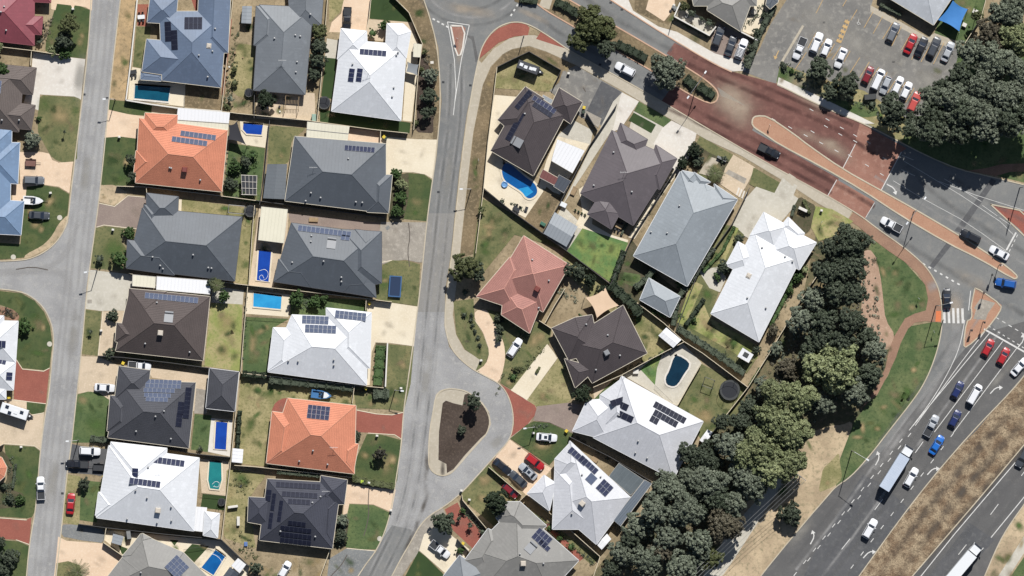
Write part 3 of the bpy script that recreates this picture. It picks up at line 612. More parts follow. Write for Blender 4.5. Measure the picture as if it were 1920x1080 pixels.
# ---------------- painted markings
def dashes(name, segs, wd, m=None):
    mb = MB(); z = 0
    if len(segs) == 1: z = zfor(offs(segs[0], wd/2)+offs(segs[0], -wd/2)[::-1])
    else:
        al = [p for s_ in segs for p in s_]; x0, x1, y0, y1 = min(p[0] for p in al), max(p[0] for p in al), min(p[1] for p in al), max(p[1] for p in al)
        for a_ in SHEETS:
            if a_[4] > z and a_[0] < x1 and a_[1] > x0 and a_[2] < y1 and a_[3] > y0 and any(overlap(offs(q_, wd/2)+offs(q_, -wd/2)[::-1], a_[5]) for q_ in segs): z = a_[4]
        z += .006
        for q_ in segs:
            e = offs(q_, wd/2)+offs(q_, -wd/2)[::-1]; SHEETS.append((min(p[0] for p in e), max(p[0] for p in e), min(p[1] for p in e), max(p[1] for p in e), z, e))
    for s_ in segs: ribbon_mb(s_, wd, z, None, mb)
    o = link(name, mb.mesh(name, m or M_white)); o['kind'] = 'structure'; return o
def line(name, P, wd=1.3, sm=0): return dashes(name, [chaikin(P, sm, False) if sm else P], wd)
line('edge_line', [(839,41),(880,47)], 1.5); line('edge_line', [(839,41),(852,112),(855,170),(850,216)], 1.4); line('edge_line', [(880,47),(865,112),(853,190)], 1.4)
dashes('stepping_pads', [((1386+i*5,352+i*3),(1381+i*5,366+i*3)) for i in range(4)], 3, M_concw)
dashes('give_way_line', [((811+i*8.5,35+i*4.7),(815.5+i*8.5,37.3+i*4.7)) for i in range(4)], 3)
dashes('give_way_line', [((971-i*5.5,8+i*9),(968.5-i*5.5,12+i*9)) for i in range(3)], 3)
dashes('give_way_line', [((1730+i*10.8,494+i*6.2),(1734.5+i*10.8,496.8+i*6.2)) for i in range(7)], 3)
dashes('zebra_crossing', [((1770+i*8.6,577+i*.3),(1771+i*8.6,606+i*.1)) for i in range(5)], 4.6)
line('stop_line', [(1845,617),(1930,665)], 3); line('stop_line', [(1887,469),(1905,436)], 3)
line('edge_line', [(1820,545),(1816,582)], 1.4)
line('edge_line', [(1809,600),(1800,650),(1780,695),(1748,750),(1710,800)], 1.3, 2); line('edge_line', [(1855,625),(1712,798)], 1.5)
dashes('lane_line', [((1846,622),(1800,682),(1716,798))], 1.3); dashes('lane_line', [((1880,640),(1752,810))], 1.3); dashes('lane_line', [((1907,652),(1787,812))], 1.3)
def along(a, b, L, gap):
    d = math.hypot(b[0]-a[0], b[1]-a[1]); u = ((b[0]-a[0])/d, (b[1]-a[1])/d); t = 0; r = []
    while t+L <= d: r.append(((a[0]+u[0]*t, a[1]+u[1]*t), (a[0]+u[0]*(t+L), a[1]+u[1]*(t+L)))); t += L+gap
    return r
dashes('lane_line', along((1710,800),(1480,1090),9,20), 1.4); dashes('lane_line', along((1752,812),(1545,1075)[::1],22,52)[0:0]+[((1731,828),(1716,849)),((1700,872),(1688,888)),((1655,936),(1640,956)),((1594,1010),(1578,1030))], 1.3)
dashes('lane_line', along((1708,812),(1498,1072),9,21), 1.4); dashes('lane_line', along((1788,812),(1573,1095),9,22), 1.4)
line('edge_line', [(1930,836),(1790,1001),(1715,1095)], 1.6); line('edge_line', [(1930,920),(1858,1008)], 1.6); dashes('lane_line', [((1921,884),(1915,892)),((1872,945),(1857,965)),((1812,1021),(1797,1040)),((1844,1027),(1838,1034))], 1.3)
def arrow(x, y, ang, turn, s=1):
    """painted turn arrow: shaft, bend and head; ang = heading in plan degrees (0 = right, clockwise)"""
    mb = MB(); c, n = math.cos(math.radians(ang)), math.sin(math.radians(ang))
    def tr(u, v): return (x+(u*c-v*n)*s, y+(u*n+v*c)*s)
    P = [tr(-14,0),tr(-2,0),tr(4,turn*2),tr(7,turn*5)]; z = zfor([tr(-15,-10),tr(15,-10),tr(15,10),tr(-15,10)])
    ribbon_mb(P, 2.0*s, z, None, mb); h = [tr(3,turn*8),tr(11,turn*9.5),tr(9,turn*1.5)]; q = [W(a,b,z+.001) for a, b in h]
    A = (q[1]-q[0]).cross(q[2]-q[0]).z; mb.face(q if A > 0 else q[::-1]); o = link('turn_arrow', mb.mesh('turn_arrow', M_white)); o['kind'] = 'structure'
arrow(1648,860,-62,-1); arrow(1748,880,-47,1); arrow(1526,1008,-62,-1); arrow(1628,1036,-47,1); arrow(1866,728,-47,1); arrow(1675,352,28,1); arrow(1918,640,-50,-1)
for P in ([(1675,339),(1728,371)],[(1695,302),(1722,318),(1800,365),(1875,415),(1900,440)],[(1728,371),(1800,410),(1842,438),(1886,470)],[(1690,318),(1716,330)],[(1760,340),(1830,366),(1925,396)],[(1691,291),(1713,300)]): line('lane_line', P, .8)
dashes('lane_line', [((1770,335),(1840,378)),((1842,385),(1870,405)),((1874,408),(1895,422))], .8)
line('edge_line', [(1690,285),(1652,357)], 1.6); line('edge_line', [(1604,270),(1580,316)], 1.4); line('edge_line', [(1569,337),(1552,367)], 1.4); line('edge_line', [(1640,380),(1623,408)], 1)
sg = []
for a in ((1447,222),(1478,237),(1507,252),(1536,266),(1565,281),(1590,290),(1622,308),(1650,325),(1484,250),(1520,245),(1518,204),(1548,222),(1575,238),(1600,252),(1545,235),(1572,250),(1600,263),(1655,295),(1625,265)):
    sg.append(((a[0],a[1]),(a[0]+7,a[1]+4)))
dashes('lane_line', sg, 1.2)
dashes('crossing_line', [((1853+i*9,611+i*5.6),(1857+i*9,613.4+i*5.6)) for i in range(9)], 1.6); dashes('crossing_line', [((1867+i*12,595+i*7.2),(1873+i*12,598.5+i*7.2)) for i in range(5)], 1.6)
dashes('crossing_line', [((1908-i*4.5,440+i*9),(1905.5-i*4.5,445+i*9)) for i in range(7)], 1.3)
# car park bays, hatched bay, arrow, wheelchair sign, striped hump
bay = [(1530,60,1512,95),(1508,100,1490,128)]
bays = [((1545,-5),(1530,25)),((1607,18),(1595,38)),((1637,22),(1620,52)),((1655,31),(1637,63)),((1674,42),(1655,73)),((1690,50),(1672,86)),((1708,63),(1690,94)),((1728,72),(1709,112)),((1748,78),(1727,116)),((1770,80),(1750,120)),
        ((1530,62),(1515,90)),((1512,98),(1491,130)),((1549,72),(1530,100)),((1565,82),(1548,112)),((1577,86),(1560,112)),((1594,96),(1575,128)),((1612,108),(1594,136)),((1630,116),(1612,146)),((1648,126),(1628,156)),((1664,135),(1640,172)),((1682,146),(1664,174)),((1698,154),(1680,180)),((1714,165),(1698,192)),((1590,-5),(1580,12))]
dashes('bay_line', bays, 1.1, M_cream_paint)
dashes('hatched_bay', [((1584-i*3.8,39+i*9),(1592-i*3.8,43+i*9)) for i in range(5)], 5.5, M_cream_paint)
dashes('hatched_bay', [((1590,36),(1571,78)),((1593,40),(1577,80))], 1, M_cream_paint)
dashes('car_park_arrow', [((1460,95),(1454,108))], 1.8, M_cream_paint); z_ = zfor([(1448,100),(1462,100),(1462,115),(1448,115)]); o_ = link('car_park_arrow', MB().face([W(1450,104,z_),W(1453,112,z_),W(1458,107,z_)]).mesh('car_park_arrow', M_cream_paint)); o_['kind'] = 'structure'
dashes('wheelchair_symbol', [((1610,38),(1609,42),(1612,43),(1613,46)),((1607.5,41),(1607,44),(1609,46),(1611.5,45)),((1609,36),(1611,36))], 1, M_white)
# ---------------- roofs and houses
def ccw(P):
    A = sum(P[i][0]*P[(i+1) % len(P)][1]-P[(i+1) % len(P)][0]*P[i][1] for i in range(len(P)))
    return P if A > 0 else P[::-1]
def clip(poly, a, b, c):            # keep a*x+b*y+c >= 0
    out = []; n = len(poly)
    for i in range(n):
        p, q = poly[i], poly[(i+1) % n]; dp = a*p[0]+b*p[1]+c; dq = a*q[0]+b*q[1]+c
        if dp >= 0: out.append(p)
        if (dp >= 0) != (dq >= 0): t = dp/(dp-dq); out.append((p[0]+(q[0]-p[0])*t, p[1]+(q[1]-p[1])*t))
    return out
class Sec:
    """one hipped (or part gabled, or flat-capped) block of roof over a convex plan polygon"""
    def __init__(s, poly, pitch=.42, gable=(), z=2.55, cap=None, fix=False):
        P = [tuple(W(x, y)[:2]) for x, y in poly]; rev = ccw(P) != P; n = len(P)
        if rev: P = P[::-1]; gable = [(n-2-g) % n for g in gable]
        s.P = P; s.z = z; s.cap = cap; s.fix = fix; s.gable = set(gable); s.pl = []; s.pitch = pitch
        for i in range(n):
            a, b = P[i], P[(i+1) % n]; L = math.hypot(b[0]-a[0], b[1]-a[1]); nx, ny = -(b[1]-a[1])/L, (b[0]-a[0])/L
            s.pl.append((nx, ny, -(nx*a[0]+ny*a[1]), (b[0]-a[0])/L, (b[1]-a[1])/L, a))
    def grow(s, others):
        """run a wing back into the body it joins, so its ridge dies into the bigger roof"""
        n = len(s.P); push = {}
        for i in range(n):
            a, b = s.P[i], s.P[(i+1) % n]; m = ((a[0]+b[0])/2, (a[1]+b[1])/2); L = math.hypot(b[0]-a[0], b[1]-a[1])
            if i not in s.gable and L <= 1.04*min(math.hypot(s.P[i-1][0]-a[0], s.P[i-1][1]-a[1]), math.hypot(s.P[(i+2) % n][0]-b[0], s.P[(i+2) % n][1]-b[1])) and not s.fix and any(o.h(*m)[0]-o.z > .42*1.3 and o.inside(*m) and abs(o.z-s.z) < .2 for o in others): push[i] = L/2
        if not push or n != 4: return
        P = [(-900,-900),(900,-900),(900,900),(-900,900)]
        for i in range(n):
            p = s.pl[i]; P = clip(P, p[0], p[1], p[2]+push.get(i, 0))
        if len(P) == 4:
            s.P = P; s.pl = []
            for i in range(4):
                a, b = P[i], P[(i+1) % 4]; L = math.hypot(b[0]-a[0], b[1]-a[1]); nx, ny = -(b[1]-a[1])/L, (b[0]-a[0])/L
                s.pl.append((nx, ny, -(nx*a[0]+ny*a[1]), (b[0]-a[0])/L, (b[1]-a[1])/L, a))
    def h(s, x, y):
        v = [(s.pitch*(p[0]*x+p[1]*y+p[2]), i) for i, p in enumerate(s.pl) if i not in s.gable]
        m = min(v); 
        if s.cap and m[0] > s.cap: return s.z+s.cap, -1
        return s.z+m[0], m[1]
    def inside(s, x, y): return all(p[0]*x+p[1]*y+p[2] >= -.05 for p in s.pl)
    def build(s, roof, ridge, gutter, wall, k, fasc=.16):
        n = len(s.P); dz = .008*k; faces = {}
        for i in range(n):
            if i in s.gable: continue
            a = s.pl[i]; poly = list(s.P)
            for j in range(n):
                if j == i or j in s.gable: continue
                b = s.pl[j]; poly = clip(poly, b[0]-a[0], b[1]-a[1], b[2]-a[2])
                if len(poly) < 3: break
            if s.cap and len(poly) > 2: poly = clip(poly, -a[0], -a[1], s.cap/s.pitch-a[2])
            if len(poly) < 3: continue
            q = []
            for p in poly:
                if not q or math.hypot(p[0]-q[-1][0], p[1]-q[-1][1]) > .01: q.append(p)
            if len(q) > 2 and math.hypot(q[0][0]-q[-1][0], q[0][1]-q[-1][1]) < .01: q.pop()
            if len(q) < 3: continue
            faces[i] = q; sl = math.hypot(1, s.pitch)
            roof.face([(x, y, s.z+dz+s.pitch*(a[0]*x+a[1]*y+a[2])) for x, y in q], [((x-a[5][0])*a[3]+(y-a[5][1])*a[4]+40, (a[0]*x+a[1]*y+a[2])*sl+40) for x, y in q])
        if s.cap:
            poly = list(s.P)
            for j in range(n):
                if j not in s.gable: a = s.pl[j]; poly = clip(poly, a[0], a[1], a[2]-s.cap/s.pitch)
            if len(poly) > 2: roof.face([(x, y, s.z+dz+s.cap) for x, y in poly])
        for g in s.gable:
            a = s.pl[g]; pts = {}
            for q in faces.values():
                for x, y in q:
                    if abs(a[0]*x+a[1]*y+a[2]) < .02: pts[round((x-a[5][0])*a[3]+(y-a[5][1])*a[4], 2)] = (x, y)
            ks = sorted(pts); top = [(pts[k_][0], pts[k_][1], s.h(*pts[k_])[0]+dz) for k_ in ks]
            if len(top) > 2: wall.face([top[0], top[-1]]+top[1:-1][::-1])
        seen = {}
        for i, q in faces.items():
            for m_ in range(len(q)):
                p0, p1 = q[m_], q[(m_+1) % len(q)]; key = tuple(sorted([(round(p0[0], 1), round(p0[1], 1)), (round(p1[0], 1), round(p1[1], 1))]))
                if key in seen and seen[key] != i and math.hypot(p0[0]-p1[0], p0[1]-p1[1]) > .5:
                    a = s.pl[i]; z = lambda p: s.z+dz+s.pitch*(a[0]*p[0]+a[1]*p[1]+a[2])
                    d = Vector((p1[0]-p0[0], p1[1]-p0[1])).normalized(); w_ = .11; nx, ny = -d.y*w_, d.x*w_
                    z0, z1 = z(p0), z(p1)
                    L = [(p0[0]+nx, p0[1]+ny, z0-.03), (p1[0]+nx, p1[1]+ny, z1-.03)]; R = [(p0[0]-nx, p0[1]-ny, z0-.03), (p1[0]-nx, p1[1]-ny, z1-.03)]
                    T_ = [(p0[0], p0[1], z0+.07), (p1[0], p1[1], z1+.07)]
                    ridge.face([L[1], L[0], T_[0], T_[1]]); ridge.face([R[0], R[1], T_[1], T_[0]])
                seen[key] = i
        for i in range(n):                       # gutter strip and fascia along every eave
            a, b = s.P[i], s.P[(i+1) % n]; nx, ny = s.pl[i][0], s.pl[i][1]; o_ = .1
            zt = s.z+dz-.015; A = (a[0]-nx*o_, a[1]-ny*o_); B = (b[0]-nx*o_, b[1]-ny*o_); z0 = s.z-fasc
            if i not in s.gable:
                gutter.face([(A[0], A[1], zt), (B[0], B[1], zt), (b[0], b[1], zt), (a[0], a[1], zt)][::1])
                gutter.face([(A[0], A[1], z0), (B[0], B[1], z0), (B[0], B[1], zt), (A[0], A[1], zt)])
                gutter.face([(A[0], A[1], z0), (a[0], a[1], z0), (b[0], b[1], z0), (B[0], B[1], z0)])
        roof.face([(x, y, s.z-.1+dz) for x, y in s.P[::-1]])       # soffit
def inset(P, d):
    q = list(P); n = len(P)
    for i in range(n):
        a, b = P[i], P[(i+1) % n]; L = math.hypot(b[0]-a[0], b[1]-a[1]); nx, ny = -(b[1]-a[1])/L, (b[0]-a[0])/L
        q = clip(q, nx, ny, -(nx*a[0]+ny*a[1])-d)
    return q
def roofm(name, c, kind, rough=.6, k2=.92):
    c2 = tuple(v*k2 for v in c); c3 = tuple(min(255, v*1.05) for v in c)
    if kind == 'tile': return mat(name, c, c2, c3, .35, 3.5, .75, grain=.15, stripe=(1, .42, .7, .04))
    return mat(name, c, c2, c3, .1, .8, rough, grain=.045, stripe=(0, .76, .965, .006))
W_brick = mat('tan_brick_wall', (186,164,140), (170,146,122), None, 1, 5, grain=.15)
W_render = mat('cream_render_wall', (222,208,184), (212,196,172), None, .5, 4, grain=.06)
W_red = mat('red_brick_wall', (150,104,88), (136,92,78), None, 1, 5, grain=.15)
G_cream = mat('cream_gutter', (226,216,194), rough=.5, grain=.04); G_white = mat('white_gutter', (236,236,236), rough=.5, grain=.03)
G_dark = mat('charcoal_gutter', (78,78,82), rough=.5, grain=.04)
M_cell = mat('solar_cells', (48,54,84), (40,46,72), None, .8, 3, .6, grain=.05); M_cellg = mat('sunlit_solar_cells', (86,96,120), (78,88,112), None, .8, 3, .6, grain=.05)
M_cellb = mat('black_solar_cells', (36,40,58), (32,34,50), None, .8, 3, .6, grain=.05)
M_frame = mat('aluminium_frame', (176,180,188), rough=.6, grain=0); M_frameb = mat('dark_frame', (84,88,104), rough=.6, grain=0)
M_vent = mat('galvanised_vent', (196,196,196), rough=.4, metal=.4, grain=.05); M_box = mat('evaporative_cooler_plastic', (206,196,182), rough=.5, grain=.04)
M_heat = mat('grey_collector', (140,142,146), rough=.6, grain=.04); M_rbox = mat('dark_red_cooler', (120,52,44), rough=.6, grain=.04)
HOUSES = {}; LM = []
PCACHE = {}
for q_ in (M_cell, M_cellg, M_cellb, M_frame, M_frameb): q_.node_tree.nodes['Principled BSDF'].inputs['Specular IOR Level'].default_value = .12
def panel_mesh(w_, h_, cell, fr):
    k = (round(w_, 2), round(h_, 2), cell.name, fr.name)
    if k not in PCACHE:
        a = MB().box(-w_/2+.02, w_/2-.02, -h_/2+.02, h_/2-.02, 0, .06); me = a.mesh('solar_panel', fr)
        b = MB(); bw = .045; b.box(-w_/2+bw, w_/2-bw, -h_/2+bw, h_/2-bw, .05, .066)
        # one mesh, two materials
        m = MB(); m.v = a.v+b.v; m.f = a.f+[tuple(i+len(a.v) for i in f) for f in b.f]; m.uv = a.uv+b.uv
        me = m.mesh('solar_panel', fr); me.materials.append(cell)
        for i, p in enumerate(me.polygons): p.material_index = 0 if i < len(a.f) else 1
        PCACHE[k] = me
    return PCACHE[k]
VCACHE = {}
def small_mesh(kind, m):
    k = (kind, m.name)
    if k in VCACHE: return VCACHE[k]
    b = MB()
    if kind == 'roof_vent': b.tube((0,0,-.2),(0,0,.3),.11,.11,10).disc(0,0,.22,.3,.36,12).ball((0,0,.45),.2,10,.7)
    elif kind == 'skylight': b.box(-.55,.55,-.55,.55,-.05,.16).frus([(-.45,-.45,.16),(.45,-.45,.16),(.45,.45,.16),(-.45,.45,.16)],[(-.3,-.3,.3),(.3,-.3,.3),(.3,.3,.3),(-.3,.3,.3)])
    elif kind == 'air_conditioner':
        b.box(-.55,.55,-.55,.55,-.6,.75); b.frus([(-.6,-.6,.75),(.6,-.6,.75),(.6,.6,.75),(-.6,.6,.75)],[(-.45,-.45,.9),(.45,-.45,.9),(.45,.45,.9),(-.45,.45,.9)])
        for z in (0,.18,.36,.54): b.box(-.58,.58,-.58,.58,z,z+.05)
    elif kind == 'water_heater': b.box(-1.0,1.0,-.1,1.9,.02,.12); b.tube((-.95,-.45,.28),(.95,-.45,.28),.27,.27,12)
    elif kind == 'antenna':
        b.tube((0,0,-.2),(0,0,1.8),.03)
        for i in range(5): b.tube((-.9+i*.3,-.35+.04*i,1.7),(-.9+i*.3,.35-.04*i,1.7),.02)
        b.tube((-1,0,1.7),(.8,0,1.7),.025)
    VCACHE[k] = b.mesh(kind, m); return VCACHE[k]
def house(lm, label, cat, secs, rm, wm=None, gm=None, pitch=.42, name='house', arrays=(), vents=(), boxes=(), heaters=(), ants=(), rc=None, lmxy=None, wall=True, eave=2.9, sky=(), boxm=None):
    wm = wm or W_brick; gm = gm or G_cream
    ss = []
    for q in secs:
        o = {} if not isinstance(q, dict) else q; poly = q['p'] if isinstance(q, dict) else q
        ss.append(Sec(poly, o.get('pitch', pitch), o.get('g', ()), o.get('z', eave), o.get('cap'), o.get('fix', False)))
    for s in ss[1:]: s.grow(ss[:1])
    xs = [x for s in ss for x, y in s.P]; ys = [y for s in ss for x, y in s.P]
    org = Vector((sum(xs)/len(xs), sum(ys)/len(ys), 0)); px, py = org.x/S+960, 540-org.y/S
    px = min(max(px, 15), 1905); py = min(max(py, 15), 1065)
    r = thing(name, label+'!', cat, org)
    rf, rd, gt, wl = MB(), MB(), MB(), MB()
    for k, s in enumerate(ss):
        s.build(rf, rd, gt, wl, k)
        if wall:
            q = inset(s.P, .5+.012*k)
            if len(q) > 2: wl.prism(q, 0, s.z-.11-.004*k)
    ro = obj('roof', rf, rm, r); 
    ridm = rc or rm
    if rd.f: obj('ridge_cap', rd, ridm, ro)
    if gt.f: obj('gutter', gt, gm, ro)
    if wl.f: obj('wall', wl, wm, r)
    def frame(x, y):
        p = W(x, y); best = None
        for k, s in enumerate(ss):
            if s.inside(p.x, p.y):
                h, i = s.h(p.x, p.y)
                if best is None or h > best[0]: best = (h+.008*k, i, s)
        if best is None: best = (eave, -1, ss[0])
        h, i, s = best
        if i < 0: u = Vector((1, 0, 0)); v = Vector((0, 1, 0)); n = Vector((0, 0, 1))
        else:
            a = s.pl[i]; u = Vector((a[3], a[4], 0)); v = Vector((a[0], a[1], s.pitch)).normalized(); n = u.cross(v)
        return Vector((p.x, p.y, h)), u, v, n
    def place(nm, me, x, y, lift=0, upright=False, du=0, dv=0, fr=None):
        P, u, v, n = fr or frame(x, y); P = P+u*du+v*dv+n*lift
        o = link(nm, me, r)
        M = Matrix.Identity(3) if upright else Matrix((u, v, n)).transposed()
        if upright and fr is None and nm in ('air_conditioner', 'skylight'):
            u2 = Vector((u.x, u.y, 0)).normalized(); M = Matrix((u2, Vector((-u2.y, u2.x, 0)), Vector((0, 0, 1)))).transposed()
        o.matrix_local = Matrix.Translation(P-r.location) @ M.to_4x4(); return o
    for a in arrays:      # (x, y, columns, rows[, w, h, style]) centre of the block; or rows as list of counts with shifts
        x, y, nc, nr = a[:4]; w_, h_ = (a[4], a[5]) if len(a) > 5 else (1.0, 1.65); sty = a[6] if len(a) > 6 else 'n'
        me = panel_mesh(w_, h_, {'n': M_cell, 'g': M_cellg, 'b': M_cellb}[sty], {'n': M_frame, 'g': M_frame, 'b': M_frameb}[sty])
        fr = frame(x, y); 
        for i in range(nc):
            for j in range(nr): place('solar_panel', me, x, y, .09, False, (i-(nc-1)/2)*w_, (j-(nr-1)/2)*h_, fr)
    for x, y in vents: place('roof_vent', small_mesh('roof_vent', M_vent), x, y, 0, True)
    for x, y in sky: place('skylight', small_mesh('skylight', M_box), x, y, 0)
    for x, y in boxes: place('air_conditioner', small_mesh('air_conditioner', boxm or M_box), x, y, 0, True)
    for x, y in heaters: place('water_heater', small_mesh('water_heater', M_heat), x, y, 0.03)
    for x, y in ants: place('antenna', small_mesh('antenna', M_vent), x, y, 0, True)
    LM.append((lm, *(lmxy or (px, py)))); HOUSES[lm] = (r, ss); return r
R_maroon = roofm('maroon_metal_roof', (146,74,84), 'metal'); R_brown = roofm('brown_tile_roof', (112,102,98), 'tile'); R_lblue = roofm('pale_blue_metal_roof', (118,144,176), 'metal')
R_white = roofm('white_metal_roof', (226,228,232), 'metal', .5, .97); R_blue = roofm('blue_metal_roof', (108,124,148), 'metal'); R_orange = roofm('orange_tile_roof', (222,144,114), 'tile')
R_dkgrey = roofm('slate_grey_metal_roof', (92,98,106), 'metal'); R_dkbr = roofm('dark_brown_tile_roof', (94,84,82), 'tile'); R_char = roofm('charcoal_tile_roof', (84,85,92), 'tile')
R_grey = roofm('mid_grey_metal_roof', (122,127,133), 'metal'); R_grey2 = roofm('warm_grey_metal_roof', (140,138,134), 'metal'); R_plum = roofm('plum_grey_metal_roof', (102,94,98), 'metal')
R_lgrey = roofm('silver_grey_metal_roof', (150,157,163), 'metal'); R_terra = roofm('terracotta_tile_roof', (182,130,120), 'tile'); R_dust = roofm('dark_taupe_tile_roof', (88,80,82), 'tile')
R_offw = roofm('off_white_metal_roof', (206,207,212), 'metal', .5, .97); R_black = roofm('black_tile_roof', (74,76,88), 'tile'); R_pgrey = roofm('pearl_grey_metal_roof', (200,204,210), 'metal')
R_orr = mat('orange_ridge_tiles', (206,142,116), grain=.08); R_terr = mat('pink_ridge_tiles', (210,154,140), grain=.08)
house('the maroon roofed house', 'maroon metal hip roofed house in the top left corner', 'house', [[(-70,-30),(66,-30),(66,86),(-70,70)],[(20,31),(82,32),(79,66),(20,62)],[(40,-32),(98,-32),(97,6),(40,3)]], R_maroon, gm=R_maroon, vents=[(11,14),(5,24),(14,58)])
house('the brown tiled house at left', 'brown tiled house beside the wide white concrete driveway', 'house', [[(-60,118),(47,126),(37,248),(-60,236)],[(0,121),(70,128),(63,178),(-5,172)],[(5,190),(68,198),(60,244),(0,238)]], R_brown, gm=R_brown, arrays=[(1,165,1,2,1,1.6,'g')], vents=[(6,226),(38,226)])
house('the pale blue roofed house', 'pale blue metal roofed house beside the parked boat', 'house', [[(-60,266),(39,268),(35,345),(-60,340)],[(-60,280),(23,285),(20,420),(-60,420)],[(-40,372),(47,378),(41,441),(-40,437)]], R_lblue, gm=G_white, pitch=.4)
house('the white house at left edge', 'white metal roofed house at the left edge by the corner lawn', 'house', [[(-60,591),(9,592),(9,640),(-60,640)],[(-70,600),(36,602),(31,680),(-70,670)],[(-70,662),(31,680),(27,731),(-70,728)],[(-60,720),(13,728),(13,748),(-60,748)]], R_white, W_render, G_white, arrays=[(5,645,1,2,1.6,1,'n'),(6,677,2,1,.9,1.5,'n'),(19,705,2,1,.9,1.5,'n')])
house('the orange roof corner at left edge', 'orange tiled roof corner poking in at the left edge', 'house', [[(-50,848),(5,857),(15,876),(10,893),(-3,905),(-50,900)]], R_orange, gm=G_cream, pitch=.35, rc=R_orr)
house('the blue roofed house', 'large blue metal roofed house beside the dark rectangular pool', 'house',
  [[(300,22),(428,22),(415,165),(305,152)],[(276,74),(345,80),(335,145),(267,135)],[(375,-40),(435,-40),(430,70),(370,70)],[(283,-6),(335,-3),(330,46),(277,43)],{'p':[(265,134),(306,139),(305,153),(264,150)],'pitch':.1,'z':2.6}],
  R_blue, W_render, G_cream, pitch=.44, arrays=[(364,45,4,2,1,1.5,'b'),(317,60,4,1,1.1,1.6,'b'),(329,76,4,1,1.1,1.6,'b')], vents=[(405,55),(400,97),(375,105),(391,145)], sky=[(393,87)])
house('the orange house with white patio', 'orange tiled house with white patio roof and two rows of solar panels', 'house',
  [[(262,222),(428,245),(417,360),(255,343)],[(273,212),(335,216),(330,262),(268,264)],[(256,283),(300,285),(300,325),(252,324)]],
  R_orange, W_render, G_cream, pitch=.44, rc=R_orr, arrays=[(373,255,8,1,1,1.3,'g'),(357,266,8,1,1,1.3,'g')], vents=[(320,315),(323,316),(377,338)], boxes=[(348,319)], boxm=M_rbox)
house('the slate roofed house', 'slate grey metal roofed house between the orange and brown houses', 'house',
  [[(268,390),(455,407),(441,527),(240,503)],[(276,362),(336,369),(334,412),(275,420)],[(271,384),(305,388),(303,436),(265,436)],[(240,450),(300,456),(300,512),(238,503)]], R_dkgrey, gm=G_dark, vents=[(288,482),(302,498),(307,504),(364,478),(392,502),(398,503)])
house('the brown tiled house with carport', 'brown tiled house with white carport roof and long row of solar panels', 'house',
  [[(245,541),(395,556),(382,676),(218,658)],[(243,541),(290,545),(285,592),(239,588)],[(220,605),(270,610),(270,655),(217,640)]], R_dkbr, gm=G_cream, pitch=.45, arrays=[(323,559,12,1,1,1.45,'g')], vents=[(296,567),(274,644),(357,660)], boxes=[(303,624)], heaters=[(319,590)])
house('the charcoal tiled house with carport pavilion', 'charcoal tiled house covered in solar panels beside a separate pavilion', 'house',
  [[(225,712),(368,717),(355,840),(203,820)],[(224,686),(283,694),(278,745),(216,748)],[(206,763),(250,768),(250,815),(202,808)]], R_char, gm=G_cream, pitch=.45,
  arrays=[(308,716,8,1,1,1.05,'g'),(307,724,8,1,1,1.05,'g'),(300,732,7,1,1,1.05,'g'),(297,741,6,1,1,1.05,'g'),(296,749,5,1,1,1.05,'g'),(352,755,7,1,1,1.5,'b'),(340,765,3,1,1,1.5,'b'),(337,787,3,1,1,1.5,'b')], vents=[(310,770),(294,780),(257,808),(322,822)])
house('the pavilion roof', 'charcoal tiled hip roofed pavilion at the end of a small pool', 'pavilion', [[(394,690),(449,697),(441,771),(387,765)]], R_char, gm=G_white, pitch=.45, name='pavilion')
house('the white house by the teal pool', 'big white metal roofed house beside the long teal pool', 'house',
  [[(205,835),(375,858),(365,995),(182,970)],[(209,828),(280,836),(275,905),(205,900)],[(186,922),(240,926),(240,972),(180,966)],[(385,958),(413,962),(409,1008),(382,1003)]],
  R_white, W_render, G_white, pitch=.36, arrays=[(310,864,9,1,1,1.5,'n'),(256,885,2,1,1,1.5,'n'),(274,904,7,1,1,1.5,'n')], vents=[(280,875),(257,918),(278,932),(240,972),(296,979),(323,975),(323,949)], boxes=[(298,956)], ants=[(301,881)])
house('the grey L shaped house at bottom', 'grey metal roofed house behind the palm at the bottom edge', 'house',
  [[(265,1000),(345,1035),(420,1110),(180,1110),(230,1045)],[(268,999),(285,1008),(250,1055),(230,1042)]], R_grey2, gm=G_cream, pitch=.3, arrays=[(333,1062,4,4,1,1,'g')], vents=[(266,1072)])
# second row
house('the long grey roofed house', 'long grey metal roofed house at the top with dark trees along it', 'house',
  [[(487,10),(588,15),(573,178),(476,170)],[(540,-30),(609,-30),(603,47),(545,55)],[(481,12),(530,17),(525,68),(478,62)]], R_grey, gm=G_dark, vents=[(516,73),(555,67),(564,69),(558,117),(556,136),(583,28)], ants=[(532,115)])
house('the white house by the splitter island', 'white metal roofed house next to the curving street with the splitter island', 'house',
  [[(640,75),(763,85),(752,227),(622,209)],[(640,54),(688,59),(690,110),(633,112)],[(726,45),(756,45),(771,60),(762,110),(722,110)],{'p':[(643,206),(672,180),(695,214)],'pitch':.3,'z':3.02}],
  R_white, W_render, G_white, pitch=.4, arrays=[(700,100,6,1,1,1.4,'n'),(660,142,3,1,1,1.4,'n'),(675,142,3,1,1,1.4,'n')], vents=[(662,121),(744,104),(747,99),(739,165),(736,182)], ants=[(692,138),(699,217)])
house('the wide slate house with cream patio', 'wide slate grey roofed house with cream patio roof and bushes in front', 'house',
  [[(553,256),(724,270),(724,400),(535,377)],[(690,350),(734,350),(729,400),(688,398)]], R_dkgrey, gm=G_cream, pitch=.42, arrays=[(675,280,8,1,.85,1.3,'n')], vents=[(654,298),(584,362),(602,371),(668,379),(680,380),(574,377)], ants=[(590,315)])
